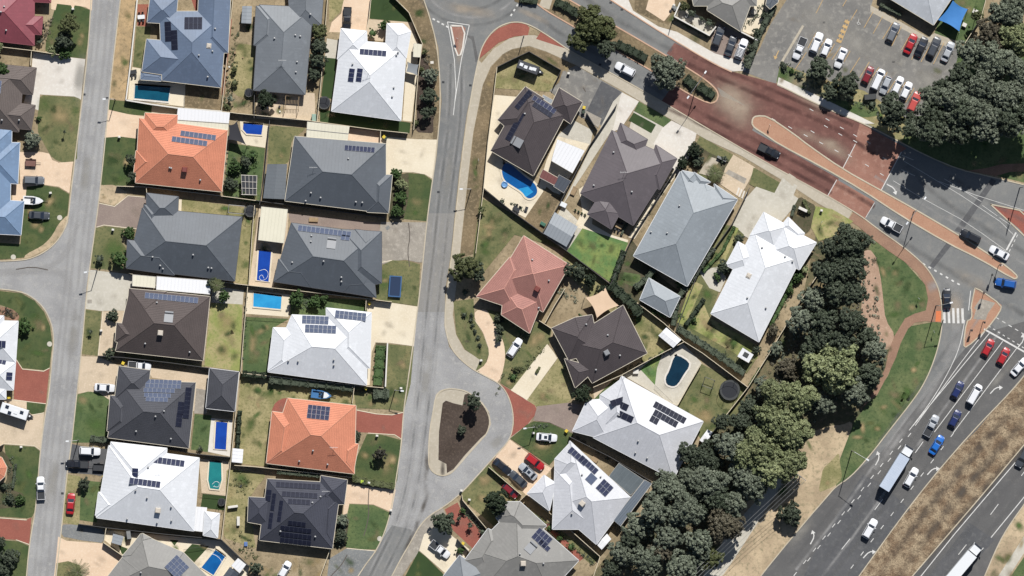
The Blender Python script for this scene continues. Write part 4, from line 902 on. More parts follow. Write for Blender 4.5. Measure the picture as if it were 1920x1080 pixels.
house('the slate house by the cracked driveway', 'slate grey roofed house behind the cracked concrete driveway', 'house',
  [[(547,418),(705,438),(703,557),(514,528)],[(523,486),(570,488),(560,535),(514,528)],[(666,430),(711,436),(707,490),(660,485)],[(640,455),(690,458),(690,510),(640,520)],[(655,520),(700,505),(706,558),(660,550)]], R_dkgrey, gm=G_dark,
  arrays=[(609,434,12,1,1,1.4,'g'),(648,446,2,1,1,1.3,'g')], vents=[(549,492),(608,490),(641,520),(641,528),(585,442),(584,453)], heaters=[(623,452)])
house('the white house with cream driveway', 'white metal roofed house with three solar rows and a cream driveway', 'house',
  [[(548,590),(690,596),(688,722),(503,697)],[(513,614),(560,615),(550,700),(503,695)],{'p':[(612,577),(697,586),(694,690),(615,690)],'fix':1}], R_white, W_render, G_white, pitch=.36,
  arrays=[(592,600,6,2,1,.95,'g'),(602,617,7,2,1,.95,'g'),(658,592,7,2,1,.95,'g')], vents=[(542,676),(560,677),(627,674),(627,684)])
house('the orange house with red driveway', 'orange tiled house with a red paved driveway to the street', 'house',
  [[(540,746),(668,760),(665,888),(500,868)],[(508,797),(560,805),(550,870),(500,868)],[(640,826),(673,832),(664,882),(630,880)]], R_orange, W_render, G_cream, pitch=.42, rc=R_orr, arrays=[(598,773,5,3,1,1.1,'n')], vents=[(562,864),(615,870),(588,844)], ants=[(628,838)])
house('the black tiled house full of solar panels', 'black tiled house carrying six blocks of black solar panels', 'house',
  [[(502,897),(636,905),(624,1028),(487,1012)],[(602,891),(652,899),(646,945),(598,945)],[(467,931),(510,933),(505,985),(465,978)],[(600,955),(634,953),(627,1003),(600,990)]], R_black, gm=G_cream, pitch=.44,
  arrays=[(560,910,10,1,1,1.3,'b'),(563,927,8,1,1,1.3,'b'),(562,940,5,1,1,1.3,'b'),(505,928,2,1,1.3,1.3,'b'),(514,940,3,1,1.3,1,'b'),(527,957,4,1,1.2,1,'b'),(509,975,3,1,1.2,1,'b'),(558,980,4,1,1,1.2,'b'),(556,991,7,1,1,1.2,'b'),(556,1003,7,1,1,1.2,'b'),(555,1014,7,1,1,1.2,'b')], vents=[(602,930),(587,941),(527,995),(592,1005)], ants=[(613,920)])
# east block
house('the dark tiled house by the curved pool', 'dark brown tiled house beside the kidney shaped pool', 'house',
  [[(985,165),(1061,215),(1000,330),(920,283)],[(1048,165),(1092,192),(1070,233),(1030,205)],[(1020,205),(1061,215),(1036,258),(1000,235)],[(950,205),(985,163),(1020,185),(990,240)]], R_dust, gm=G_cream, pitch=.4, arrays=[(1020,197,6,1,1,1.3,'n'),(1017,207,5,1,1,1.2,'b'),(966,238,7,1,1,1.4,'b'),(982,188,5,1,1,1.3,'b')], vents=[(984,214)], heaters=[(966,265)])
house('the plum grey roofed house', 'plum grey metal roofed house with a rear hipped patio over the lawn', 'house',
  [[(1147,245),(1265,300),(1187,423),(1088,363)],[(1163,231),(1214,262),(1200,300),(1147,275)],[(1229,272),(1269,298),(1246,339),(1215,315)],[(1120,373),(1151,364),(1162,400),(1146,430),(1101,402)]], R_plum, gm=R_plum, pitch=.36, vents=[(1150,286),(1113,348),(1184,360)], ants=[(1170,324)])
house('the long silver roofed house', 'long silver grey metal roofed house lying diagonal between hedges', 'house',
  [[(1275,322),(1382,375),(1288,537),(1187,480)],[(1278,320),(1304,325),(1308,350),(1280,352)],[(1300,323),(1332,342),(1308,350)],[(1320,345),(1337,355),(1325,373),(1312,365)],[(1338,345),(1382,374),(1345,390)]], R_lgrey, gm=G_white, pitch=.36, vents=[(1273,386),(1220,435),(1250,437)])
house('the silver gazebo', 'small silver hip roofed gazebo between hedges', 'gazebo', [[(1216,521),(1275,556),(1256,595),(1199,562)]], R_lgrey, gm=G_white, pitch=.42, name='gazebo', wall=False)
house('the white house by the woodland', 'white metal roofed house with its long side to the woodland', 'house',
  [[(1412,430),(1502,482),(1422,641),(1332,588)],[(1383,453),(1425,476),(1400,519),(1360,497)],[(1466,420),(1530,455),(1498,506),(1436,474)],[(1431,398),(1478,424),(1452,469),(1405,442)],{'p':[(1477,407),(1508,438),(1496,452),(1462,425)],'pitch':.25,'fix':1}], R_white, W_render, G_white, pitch=.34, vents=[(1428,464),(1400,558),(1435,577),(1471,481),(1485,490)], sky=[(1403,517)])
house('the terracotta tiled house', 'terracotta tiled house beside the curving peach path', 'house',
  [[(982,442),(1068,497),(1018,585),(930,530)],[(938,503),(985,515),(965,580),(893,556)],[(945,540),(1018,560),(993,625),(940,590)]], R_terra, W_red, G_cream, pitch=.4, rc=R_terr, vents=[(998,487),(1010,577),(1029,526)], boxes=[(1007,542)], boxm=M_rbox)
house('the dark tiled house with shade sail', 'dark taupe tiled house with a peach shade sail at its rear', 'house',
  [[(1168,572),(1213,662),(1110,718),(1060,640)],[(1078,595),(1110,590),(1125,660),(1066,675),(1034,615)],[(1058,672),(1120,690),(1078,727)]], R_dust, W_red, G_cream, pitch=.4, vents=[(1099,608),(1162,666),(1117,693),(1139,628)], boxes=[(1137,661)], boxm=M_heat)
house('the white house by the dark oval pool', 'off white metal roofed house beside the dark oval pool', 'house',
  [[(1165,705),(1318,790),(1262,898),(1112,820)],[(1100,750),(1165,745),(1140,825),(1073,808)],[(1125,740),(1170,706),(1200,800),(1120,810)]], R_offw, W_render, G_white, pitch=.34, arrays=[(1255,773,8,1,1,1.5,'b'),(1247,784,6,1,1,1.5,'b'),(1226,787,2,1,1,1.5,'b'),(1160,752,1,3,1.5,1.4,'b'),(1167,760,1,2,1.5,1.4,'b'),(1171,780,1,3,1.5,1.4,'b')], vents=[(1196,826),(1191,848),(1213,858),(1160,778)])
house('the white house with grey verandah', 'off white roofed house with a curved grey verandah at its rear', 'house',
  [[(1068,826),(1182,932),(1118,1020),(1037,950)],[(1040,860),(1070,828),(1120,880),(1040,900)],[(1020,890),(1042,905),(1030,957),(988,925)],[(1040,880),(1090,880),(1110,955),(1037,955)]], R_offw, W_render, G_white, pitch=.34,
  arrays=[(1083,855,5,1,1,1.5,'n'),(1103,871,5,1,1,1.5,'n'),(1133,914,3,2,1,1.5,'n'),(1108,897,1,1,2,2.2,'g')], vents=[(1072,962),(1091,889),(1126,893)], boxes=[(1091,943)])
house('the grey house at bottom centre', 'grey metal roofed house with red brick path at the bottom', 'house',
  [[(968,947),(1085,1050),(1030,1110),(900,1110),(885,1030)],[(940,940),(975,940),(1025,985),(975,1025),(930,970)],[(915,990),(945,1005),(925,1055),(884,1032)]], R_grey2, W_render, G_white, pitch=.32, arrays=[(1016,1008,4,2,1,1.5,'n'),(1020,1022,3,1,1,1.2,'n')], vents=[(975,1037),(1019,1055)], boxes=[(981,1055)], heaters=[(998,1022)])
house('the small grey roof at bottom', 'small grey hip roof beside the white ute at the bottom', 'house', [[(862,1040),(908,1072),(895,1110),(830,1110),(832,1078)]], R_grey, W_render, G_white, pitch=.4)
house('the grey roof above the parked cars', 'mid grey roofed house at the top edge above three parked cars', 'house',
  [[(1290,-40),(1420,-40),(1418,12),(1300,12)],[(1330,-20),(1418,-20),(1388,60),(1325,20)]], R_grey2, W_render, G_cream, pitch=.32)
house('the childcare building', 'large pale roofed building beside the blue shade sail', 'building', [[(1660,-90),(1790,-60),(1795,-20),(1749,48),(1650,-12)]], R_pgrey, W_brick, G_cream, pitch=.3, name='building')
house('the dark roof by the car park entrance', 'small dark roof at the top edge beside the car park', 'shed', [[(1440,-20),(1462,-20),(1458,5),(1443,18),(1435,10)]], R_dkgrey, W_brick, pitch=.1, name='shed')
# ---------------- vehicles
M_glass = mat('car_glass', (44,52,66), rough=.15, grain=0); M_tyre = mat('tyre_rubber', (40,40,42), rough=.9, grain=.1); M_rim = mat('wheel_rim', (150,150,155), rough=.4, metal=.6, grain=0)
M_hl = mat('headlight_lens', (225,228,232), rough=.2, grain=0); M_tl = mat('tail_light_lens', (170,30,30), rough=.3, grain=0); M_tray = mat('tray_liner', (62,64,68), (54,56,60), None, .5, 3, .8)
PAINT = {'white':(236,237,240),'silver':(176,180,186),'grey':(112,116,122),'dark grey':(72,76,82),'black':(34,36,42),'red':(178,34,40),'dark red':(128,30,40),'faded red':(196,84,78),'blue':(32,92,170),'dark blue':(30,44,96),'bright blue':(30,110,200)}
def paint(c): return mat(c.replace(' ','_')+'_car_paint', PAINT[c], rough=.32, grain=0, coat=.5)
#        L    W    H   belt  xa    xb    xc   xd  bonnet z
SPEC = {'sedan':(4.75,1.84,1.45,.93,-1.8,-1.15,.3,1.1),'hatchback':(4.2,1.76,1.48,.95,-1.98,-1.6,.25,1.0),'four wheel drive':(4.8,1.9,1.78,1.1,-2.25,-2.0,.3,.95),'wagon':(4.8,1.82,1.5,.95,-2.25,-1.85,.3,1.1),
        'ute':(5.2,1.86,1.75,1.05,-.6,-.35,.6,1.3),'van':(4.9,1.85,1.95,1.15,-2.35,-2.25,1.0,1.75),'sports car':(4.4,1.8,1.3,.85,-1.7,-.9,.1,.95)}
VC = {}
def carparts(t, c):
    if (t, c) in VC: return VC[(t, c)]
    L, Wd, H, B, xa, xb, xc, xd = SPEC[t]; h = L/2; w = Wd/2; P = paint(c); out = []
    st = [(-h,.66*w,B-.22,.34),(-h+.06,.84*w,B-.08,.28),(-h+.35,.95*w,B-.01,.24),(xa+.1,w,B,.22),(xc,w,B,.22),(xd,.99*w,B-.01,.22),(h-.55,.95*w,B-.09,.24),(h-.22,.85*w,B-.18,.27),(h-.05,.68*w,B-.28,.3),(h,.55*w,B-.34,.36)]
    if t == 'ute': st = [(-h,.9*w,.86,.4),(-h+.05,.97*w,.9,.4),(-.72,.97*w,.9,.3),(-.7,w,B,.25)]+st[4:]
    b = MB(); rings = []
    for x, hw, zt, zb in st:
        r = [(hw-.1,zb),(hw,.5),(hw-.01,zt-.14),(hw-.1,zt-.03),(hw*.5,zt+.02),(0,zt+.035)]
        rings.append([(x, y, z) for y, z in r]+[(x, -y, z) for y, z in r[-2::-1]])
    for A, Bq in zip(rings, rings[1:]):
        for i in range(len(A)-1): b.face([A[i], A[i+1], Bq[i+1], Bq[i]][::-1])
        b.face([A[0], Bq[0], Bq[-1], A[-1]][::-1])
    b.face(rings[0]); b.face(rings[-1][::-1])
    # pillars and roof
    wb, wt = .9*w, .74*w; zb, zt = B-.02, H-.06
    b.frus([(xa,-wb,zb),(xd,-wb,zb),(xd,wb,zb),(xa,wb,zb)], [(xb,-wt,zt),(xc,-wt,zt),(xc,wt,zt),(xb,wt,zt)])
    b.frus([(xb,-wt,zt),(xc,-wt,zt),(xc,wt,zt),(xb,wt,zt)], [(xb+.12,-wt+.1,H),(xc-.12,-wt+.1,H),(xc-.12,wt-.1,H),(xb+.12,wt-.1,H)])
    if t == 'ute':
        for s in (-1, 1): b.box(-h+.02,-.75,*( (-.97*w,-.9*w) if s < 0 else (.9*w,.97*w)),.85,1.12)
        b.box(-h+.0,-h+.07,-.9*w,.9*w,.85,1.1)
    out.append(('body', b.mesh('body', P)))
    if t == 'ute': out.append(('tray', MB().box(-h+.09,-.76,-.89*w,.89*w,.86,.95).mesh('tray', M_tray)))
    def quad(p0, p1, p2, p3, e, g):      # inset window quad pushed out along its normal
        p = [Vector(q) for q in (p0, p1, p2, p3)]; c_ = sum(p, Vector())/4; n = (p[1]-p[0]).cross(p[2]-p[0]).normalized()
        mb = MB(); f = [c_+(q-c_)*e+n*g for q in p]; bk = [c_+(q-c_)*e-n*.02 for q in p]; mb.frus(bk, f); return mb
    out.append(('windscreen', quad((xd,-wb,zb),(xd,wb,zb),(xc,wt,zt),(xc,-wt,zt),.9,.012).mesh('windscreen', M_glass)))
    out.append(('rear_window', quad((xa,wb,zb),(xa,-wb,zb),(xb,-wt,zt),(xb,wt,zt),.86,.012).mesh('rear_window', M_glass)))
    out.append(('side_window', quad((xa,-wb,zb),(xd,-wb,zb),(xc,-wt,zt),(xb,-wt,zt),.84,.012).mesh('side_window', M_glass)))
    out.append(('side_window', quad((xd,wb,zb),(xa,wb,zb),(xb,wt,zt),(xc,wt,zt),.84,.012).mesh('side_window', M_glass)))
    for sx in (-.29*L, .31*L):
        for sy in (-1, 1):
            out.append(('wheel', MB().tube((sx,sy*(w-.22),.33),(sx,sy*(w-.0),.33),.33,.33,14).mesh('wheel', M_tyre)))
    for sy in (-1, 1):
        out.append(('headlight', MB().box(h-.3,h-.12,sy*.6*w-.14,sy*.6*w+.14,B-.36,B-.185).mesh('headlight', M_hl)))
        out.append(('tail_light', MB().box(-h-.01,-h+.12,sy*.62*w-.12,sy*.62*w+.12,.6,.8).mesh('tail_light', M_tl)))
        out.append(('wing_mirror', MB().box(xd-.35,xd-.2,sy*(w+.08)-.1,sy*(w+.08)+.1,B,B+.15).mesh('wing_mirror', P)))
    VC[(t, c)] = out; return out
def car(x, y, ang, t, c, desc=None, grp=None, extra=None, scale=1):
    nm = {'ute':'pickup_truck','van':'van','four wheel drive':'off_road_car'}.get(t, 'parked_car' if grp and 'parked' in grp else 'car')
    ds = desc or f"{c} {t}"; ds = ds.replace('ute', 'pickup')
    r = thing(nm, ds, 'car' if t not in ('ute','van') else {'ute':'pickup','van':'van'}[t], W(x, y, .03), math.radians(-ang), grp)
    for n, me in carparts(t, c): link(n, me, r)
    if extra == 'sunroof': link('sunroof', MB().box(-.6,.1,-.35,.35,1.4,SPEC[t][2]+.01).mesh('sunroof', M_glass), r)
    if extra == 'rack':
        mb = MB()
        for i in range(7): mb.box(-1.9+i*.3,-1.84+i*.3,-.65,.65,1.82,1.87)
        for s in (-.65,0,.6): mb.box(-1.95,.15,s,s+.05,1.86,1.9)
        link('roof_rack', mb.mesh('roof_rack', M_tray), r)
    if extra == 'bars': link('roof_rack', MB().box(-.9,-.84,-.65,.65,1.5,1.86).box(-.1,-.04,-.65,.65,1.5,1.86).mesh('roof_rack', M_tray), r)
    r.scale = (scale,)*3; return r
car(64,338,2,'four wheel drive','grey','dark grey four wheel drive on the peach driveway','cars parked in driveways')
car(74,404,3,'sedan','dark grey','dark grey sedan parked on the lawn','cars parked in driveways')
car(197,727,4,'sedan','white','white sedan parked','cars parked in driveways')
car(262,686,4,'ute','white','white pickup half hidden by the fence','cars parked in driveways')
car(169,846,3,'four wheel drive','white','white four wheel drive on the dark driveway','cars parked in driveways')
car(145,870,182,'ute','black','black pickup towing position','cars parked in driveways')
car(77,915,268,'ute','white','white pickup parked at the kerb','cars parked along the street')
car(133,944,275,'sedan','red','red sedan on the verge','cars parked along the street')
car(651,35,93,'ute','black','black pickup on the peach driveway','cars parked in driveways')
car(534,1068,-60,'hatchback','white','white hatchback on gravel','cars parked in driveways')
car(1172,130,207,'four wheel drive','white','white four wheel drive','cars driving on the main road')
car(1347,68,-70,'four wheel drive','dark grey','dark people carrier backed up to the house','cars parked in driveways')
car(1370,86,-70,'sedan','dark grey','dark sedan between two bigger cars','cars parked in driveways')
car(1390,92,-68,'four wheel drive','white','white four wheel drive with roof rack','cars parked in driveways','rack')
pk = 'cars parked in the car park'
for a in ((1499,91,113,'ute','white'),(1531,80,-68,'four wheel drive','white'),(1549,90,-68,'hatchback','white'),(1576,109,112,'sedan','white'),(1674,61,-65,'wagon','grey'),(1707,82,-65,'sedan','red'),(1727,88,-65,'sedan','black'),(1751,88,-65,'four wheel drive','dark grey'),(1777,97,-65,'sedan','silver'),
          (1627,141,-65,'hatchback','dark red'),(1646,149,-65,'van','white'),(1660,160,113,'hatchback','silver'),(1683,160,-65,'hatchback','white'),(1699,170,-65,'hatchback','white'),(1714,191,-65,'four wheel drive','faded red')):
    car(*a, grp=pk)
car(1442,283,27,'ute','black','black pickup with loaded tray driving','cars driving on the main road')
car(1671,421,208,'ute','white','white pickup driving','cars driving on the main road')
car(1819,443,207,'four wheel drive','black','black off road car in the turning lane','cars driving on the main road')
car(1873,474,208,'sedan','white','white sedan at the stop line','cars driving on the main road')
car(1885,531,190,'four wheel drive','blue','blue off road car turning','cars driving on the main road')
car(1775,560,-91,'sedan','black','black sedan at the zebra crossing','cars driving on the main road',extra='sunroof')
hw_ = 'cars queueing on the highway'
for a in ((1852,652,-62,'hatchback','red'),(1881,668,-62,'hatchback','red'),(1911,688,-48,'sedan','white'),(1795,731,-62,'hatchback','dark blue'),(1827,739,-60,'van','white'),(1746,798,-62,'ute','silver'),(1790,785,-63,'hatchback','dark blue'),(1756,834,-58,'sedan','bright blue'),(1708,895,-60,'wagon','white'),(1631,991,-60,'four wheel drive','white'),(1917,858,118,'four wheel drive','dark grey')):
    car(*a, grp=hw_)
car(965,652,-57,'wagon','white','white wagon parked on grass','cars parked in driveways')
car(1025,820,5,'sedan','white','white sedan on the lawn','cars parked in driveways',extra='sunroof')
car(1003,866,38,'four wheel drive','red','red four wheel drive','cars parked in driveways'); car(990,884,222,'sedan','silver','silver sedan','cars parked in driveways',extra='sunroof')
car(971,898,222,'sedan','dark grey','dark grey sedan','cars parked in driveways'); car(942,875,40,'sedan','black','black sedan at the kerb end','cars parked in driveways'); car(957,920,42,'hatchback','dark red','dark red hatchback beside the fence','cars parked in driveways')
car(825,1030,38,'ute','white','white pickup with dark tray','cars parked in driveways')
M_tw = mat('truck_box_paint', (196,206,222), (184,196,214), None, .3, 2, .5, grain=.04, stripe=(0,.5,.9,.01)); M_cabw = mat('truck_cab_paint', (234,236,238), rough=.4, grain=.02)
def truck(x, y, ang, bl, desc, m):
    r = thing('box_truck', desc, 'truck', W(x, y, .03), math.radians(-ang)); f = bl/2
    link('cargo_box', MB().box(-f-1,f-1.0,-1.25,1.25,1.1,3.6).mesh('cargo_box', m), r)
    link('chassis', MB().box(-f-.8,f+1.0,-.5,.5,.6,1.09).mesh('chassis', M_tray), r)
    c = MB().box(f-.85,f+1.3,-1.15,1.15,.5,1.6); c.frus([(f-.85,-1.15,1.6),(f+1.3,-1.15,1.6),(f+1.3,1.15,1.6),(f-.85,1.15,1.6)],[(f-.75,-1.0,3.0),(f+.85,-1.0,3.0),(f+.85,1.0,3.0),(f-.75,1.0,3.0)])
    link('cab', c.mesh('cab', M_cabw), r)
    link('windscreen', MB().frus([(f+.9,-1,2.86),(f+1.26,-1.05,1.75),(f+1.26,1.05,1.75),(f+.9,1,2.86)],[(f+.93,-1,2.88),(f+1.3,-1.05,1.77),(f+1.3,1.05,1.77),(f+.93,1,2.88)]).mesh('windscreen', M_glass), r)
    for s in (-1, 1):
        link('wing_mirror', MB().box(f+.95,f+1.1,s*1.35-.12,s*1.35+.12,1.9,2.4).mesh('wing_mirror', M_tray), r)
        for px in (-f+.2, -f+1.4, f+.5): link('wheel', MB().tube((px,s*.85,.5),(px,s*1.2,.5),.5,.5,14).mesh('wheel', M_tyre), r)
truck(1680,878,-58,8.8,'long white box truck with pale blue box roof on the highway',M_tw); truck(1804,1058,-50,8.5,'white truck at the lower right on the second carriageway',M_cabw)
def caravan(x, y, ang, L, wd, desc, m, hatches, side=None):
    r = thing('caravan', desc, 'caravan', W(x, y, .02), math.radians(-ang)); h = L/2; w = wd/2
    b = MB().box(-h,h,-w,w,.5,2.5); b.frus([(-h,-w,2.5),(h,-w,2.5),(h,w,2.5),(-h,w,2.5)],[(-h+.1,-w+.12,2.65),(h-.1,-w+.12,2.65),(h-.1,w-.12,2.65),(-h+.1,w-.12,2.65)])
    link('body', b.mesh('body', m), r)
    for hx, hy, hm in hatches: link('roof_hatch', MB().box(hx-.4,hx+.4,hy-.35,hy+.35,2.6,2.78).mesh('roof_hatch', hm), r)
    link('drawbar', MB().frus([(h,-.7,.45),(h+1.3,-.05,.45),(h+1.3,.05,.45),(h,.7,.45)],[(h,-.6,.6),(h+1.3,-.04,.6),(h+1.3,.04,.6),(h,.6,.6)]).mesh('drawbar', M_tray), r)
    link('gas_bottle', MB().disc(h+.4,0,.2,.6,1.1,10).mesh('gas_bottle', M_cabw), r)
    for s in (-1, 1): link('wheel', MB().tube((-.2,s*(w-.2),.33),(-.2,s*(w+.02),.33),.33,.33,12).mesh('wheel', M_tyre), r)
caravan(28,771,18,6.3,2.4,'white caravan with dark roof hatches',M_cabw,[(-1.8,.5,M_glass),(-.9,-.6,M_glass),(1.7,.3,M_glass),(.4,-.1,M_cabw)])
caravan(990,127,20,5,2.0,'dark caravan with white roof hatches',mat('dark_caravan_paint',(58,60,66),rough=.5,grain=.03),[(-1.6,.1,M_cabw),(-.5,-.1,M_cabw),(.7,0,M_cabw),(1.5,.1,M_cabw)])
def boat(x, y, ang, desc, hullc, L=4.6):
    r = thing('boat_on_trailer', desc, 'boat', W(x, y, .02), math.radians(-ang)); h = L/2; w = .95
    out = [(-h,-w),(0,-w),(h*.55,-w*.72),(h*.88,-w*.3),(h,0),(h*.88,w*.3),(h*.55,w*.72),(0,w),(-h,w)]
    hull = mat(hullc.replace(' ','_')+'_gelcoat', {'white':(236,236,236),'blue':(70,120,170)}[hullc], rough=.35, grain=.02)
    b = MB(); lo = [(x_*.92,y_*.55,.55) for x_, y_ in out]; hi = [(x_,y_,1.25) for x_, y_ in out]; inn = [(x_*.84-.1,y_*.74,1.25) for x_, y_ in out]; fl = [(x_*.84-.1,y_*.7,.8) for x_, y_ in out]
    n = len(out)
    for A, B in ((lo,hi),(hi,inn),(inn,fl)):
        for i in range(n): j = (i+1) % n; b.face([A[i],A[j],B[j],B[i]])
    b.face(lo[::-1]); b.face(fl); link('hull', b.mesh('hull', hull), r)
    link('foredeck', MB().prism([(h*.2,-w*.74),(h*.5,-w*.6),(h*.8,0),(h*.5,w*.6),(h*.2,w*.74)],1.2,1.29).mesh('foredeck', M_cabw), r)
    link('windscreen', MB().frus([(h*.1,-.7,1.25),(h*.25,-.7,1.25),(h*.25,.7,1.25),(h*.1,.7,1.25)],[(0,-.6,1.6),(.05,-.6,1.6),(.05,.6,1.6),(0,.6,1.6)]).mesh('windscreen', M_glass), r)
    for s in (-.4, .4): link('seat', MB().box(-.6,-.15,s-.22,s+.22,.8,1.15).mesh('seat', M_tray), r)
    link('outboard_motor', MB().box(-h-.4,-h,-.2,.2,.7,1.6).mesh('outboard_motor', M_tray), r)
    link('trailer', MB().box(-h,h+1,-.06,.06,.4,.5).box(-.8,-.7,-1,1,.35,.42).tube((-.75,-1.05,.3),(-.75,-.88,.3),.28).tube((-.75,.88,.3),(-.75,1.05,.3),.28).mesh('trailer', M_tray), r)
boat(63,376,3,'white open motorboat on its trailer','white'); boat(603,740,8,'blue and white motorboat on its trailer','blue')
def trailer(x, y, ang, desc, m, L=2.4):
    r = thing('box_trailer', desc, 'trailer', W(x, y, .02), math.radians(-ang)); h = L/2
    b = MB().box(-h,h,-.75,.75,.5,.56)
    for q in ((-h,h,-.8,-.75),(-h,h,.75,.8),(-h,-h+.05,-.75,.75),(h-.05,h,-.75,.75)): b.box(*q,.5,.9)
    link('tray', b.mesh('tray', m), r); link('drawbar', MB().box(h,h+1.1,-.05,.05,.45,.52).mesh('drawbar', M_tray), r)
    for s in (-1, 1): link('wheel', MB().tube((0,s*.82,.3),(0,s*1.0,.3),.3).mesh('wheel', M_tyre), r)
trailer(185,876,183,'dark box trailer behind the black pickup',M_tray); trailer(58,305,2,'brown covered box trailer on the peach driveway',mat('rust_cover',(134,100,92),(120,88,80),None,.8,3))
# ---------------- foliage
def leaf_quad(mb, c, n, s, sp=1.7):
    u = n.orthogonal().normalized(); a = random.uniform(0, 6.28); v = n.cross(u); u, v = u*math.cos(a)+v*math.sin(a), v*math.cos(a)-u*math.sin(a)
    mb.face([c-u*s*sp/2, c-v*s/2, c+u*s*sp/2, c+v*s/2])
def crown_mesh(R, H, nl, nf, leaf, seed, name='crown'):
    rs = random.getstate(); random.seed(seed); mb = MB(); lobes = []
    for k in range(nl):
        a = random.uniform(0, 6.283); q = math.sqrt(random.random()); rr = q*R*.82*(1+.2*math.sin(3*a+seed)+.1*math.sin(7*a+seed*2))
        zt = math.sqrt(max(0, 1-q*q*.85))*H; z = zt*(random.uniform(.78, 1.04) if random.random() < .75 else random.uniform(.25, .7))
        lobes.append((Vector((rr*math.cos(a), rr*math.sin(a), z)), R*random.uniform(.07, .14)*(1 if nl > 80 else 1.35)))
    mb.ball((0,0,H*.38), R*.62, 10, .5*H/R)
    for c, r in lobes:
        for i in range(nf):
            d = Vector((random.gauss(0, 1), random.gauss(0, 1), random.gauss(.35, 1))).normalized()
            p = c+Vector((d.x*r, d.y*r, d.z*r*.75))*random.uniform(.62, 1.08)
            n = (d+Vector((random.gauss(0, .45), random.gauss(0, .45), random.gauss(.1, .45)))).normalized(); leaf_quad(mb, p, n, leaf*random.uniform(.7, 1.3))
    random.setstate(rs); return mb.mesh(name)
CR = {'big': (6.0, [crown_mesh(6, 5.0, 330, 44, .33, s) for s in (1,2,3,4)]), 'mid': (3.2, [crown_mesh(3.2, 3.0, 150, 40, .23, s) for s in (11,12,13)]),
      'small': (1.6, [crown_mesh(1.6, 1.6, 60, 44, .16, s) for s in (21,22,23)]), 'bush': (.9, [crown_mesh(.9, .85, 22, 46, .13, s) for s in (31,32,33)])}
def leafm(name, c, c2, k=.88): return mat(name, tuple(v*k for v in c), tuple(v*k for v in c2), None, .5, 3, .65, grain=.1, rnd=.12)
FO = {'dark green': leafm('dark_green_leaves', (100,110,90), (74,86,66)), 'green': leafm('green_leaves', (88,116,62), (74,102,54)), 'olive': leafm('olive_leaves', (112,118,76), (90,98,60)),
      'grey green': leafm('grey_green_leaves', (130,137,118), (100,109,92), 1.0), 'light green': leafm('light_green_leaves', (148,154,112), (118,128,90), 1.0), 'brownish': leafm('brownish_leaves', (124,116,96), (104,100,82)), 'purple': leafm('dark_bronze_leaves', (72,68,60), (60,62,50)), 'deep green': leafm('deep_green_leaves', (56,70,46), (46,60,40))}
M_bark = mat('grey_bark', (124,112,98), (100,90,78), None, 1, 4, grain=.25, bump=.02)
TC = [0]
def tree(x, y, r, colr, h=None, desc=None, grp=None, kind=None):
    R = r*S; cls = 'big' if R > 3.9 else 'mid' if R > 2.1 else 'small' if R > 1.15 else 'bush'
    cls = kind or cls; R0, ms = CR[cls]; TC[0] += 1; me = ms[TC[0] % len(ms)]
    h = h or {'big': 10, 'mid': 5.5, 'small': 2.8, 'bush': 1.1}[cls]; k = R/R0*1.02
    rt = thing('tree' if cls != 'bush' else 'bush', desc or f"{colr} {'tree' if cls in ('big','mid') else 'shrub' if cls == 'small' else 'bush'}", 'tree' if cls in ('big','mid') else 'shrub' if cls == 'small' else 'bush', W(x, y, 0), random.uniform(0, 6.28), grp)
    base = max(.02, h-(CR[cls][1][0] and {'big':6.6,'mid':3.9,'small':2.0,'bush':1.05}[cls])*k)
    zs = 1.35 if cls == 'big' else 1.1; base = max(.02, base-(zs-1)*.9*R0*k*.9); c = link('crown', me, rt, (0, 0, base)); c.scale = (k, k*random.uniform(.92, 1.08), k*zs)
    if not me.materials: me.materials.append(FO['green'])
    c.material_slots[0].link = 'OBJECT'; c.material_slots[0].material = FO[colr]
    mb = MB(); top = base+.55*k*R0
    mb.tube((0,0,-.05),(0,0,base+.2*k*R0),.045*R+.03,.03*R+.02,8)
    for i in range(5 if cls != 'bush' else 3):
        a = i*1.256+.4; mb.tube((0,0,base+.1*k*R0),(math.cos(a)*R*.5,math.sin(a)*R*.5,top),.022*R+.015,.008*R+.01,6)
    link('trunk', mb.mesh('trunk', M_bark), rt); return rt
def hedge(P, wd, h, colr, desc, cat='hedge', dens=60, leaf=.17, grp=None):
    mb = MB(); ribbon_mb(P, wd*.8, 0, h*.8, mb); A = 0
    for i in range(len(P)-1):
        a, b = Vector(P[i]), Vector(P[i+1]); L = (b-a).length; d = (b-a)/L; nrm = Vector((-d.y, d.x)); n = int(L*S*(wd*S+h*1.2)*dens)
        for k in range(n):
            t = random.random(); sde = random.uniform(-1, 1); e = (.8+.2*math.sin(t*L*.35+i*2)+.1*math.sin(t*L*1.1))
            top = random.random() < wd*S/(wd*S+h)
            q = a+d*t*L+nrm*(sde if top else math.copysign(random.uniform(.85,1), sde))*wd/2*e
            z = h*e*random.uniform(.82, 1) if top else random.uniform(0, h*.92)
            nn = Vector((0,0,1)) if top else Vector((nrm.x*sde, -nrm.y*sde, .5)); nn = (nn+Vector((random.gauss(0,.5),random.gauss(0,.5),random.gauss(0,.5)))).normalized()
            leaf_quad(mb, W(q.x, q.y, z), nn, leaf*random.uniform(.7,1.3))
    m = P[len(P)//2] if len(P) > 2 else ((P[0][0]+P[1][0])/2, (P[0][1]+P[1][1])/2)
    return solo('hedge', mb, FO[colr], desc, cat, grp, at=m, org=W(*m))
wd_ = 'woodland trees beside the houses'; nw_ = 'woodland trees beside the car park'
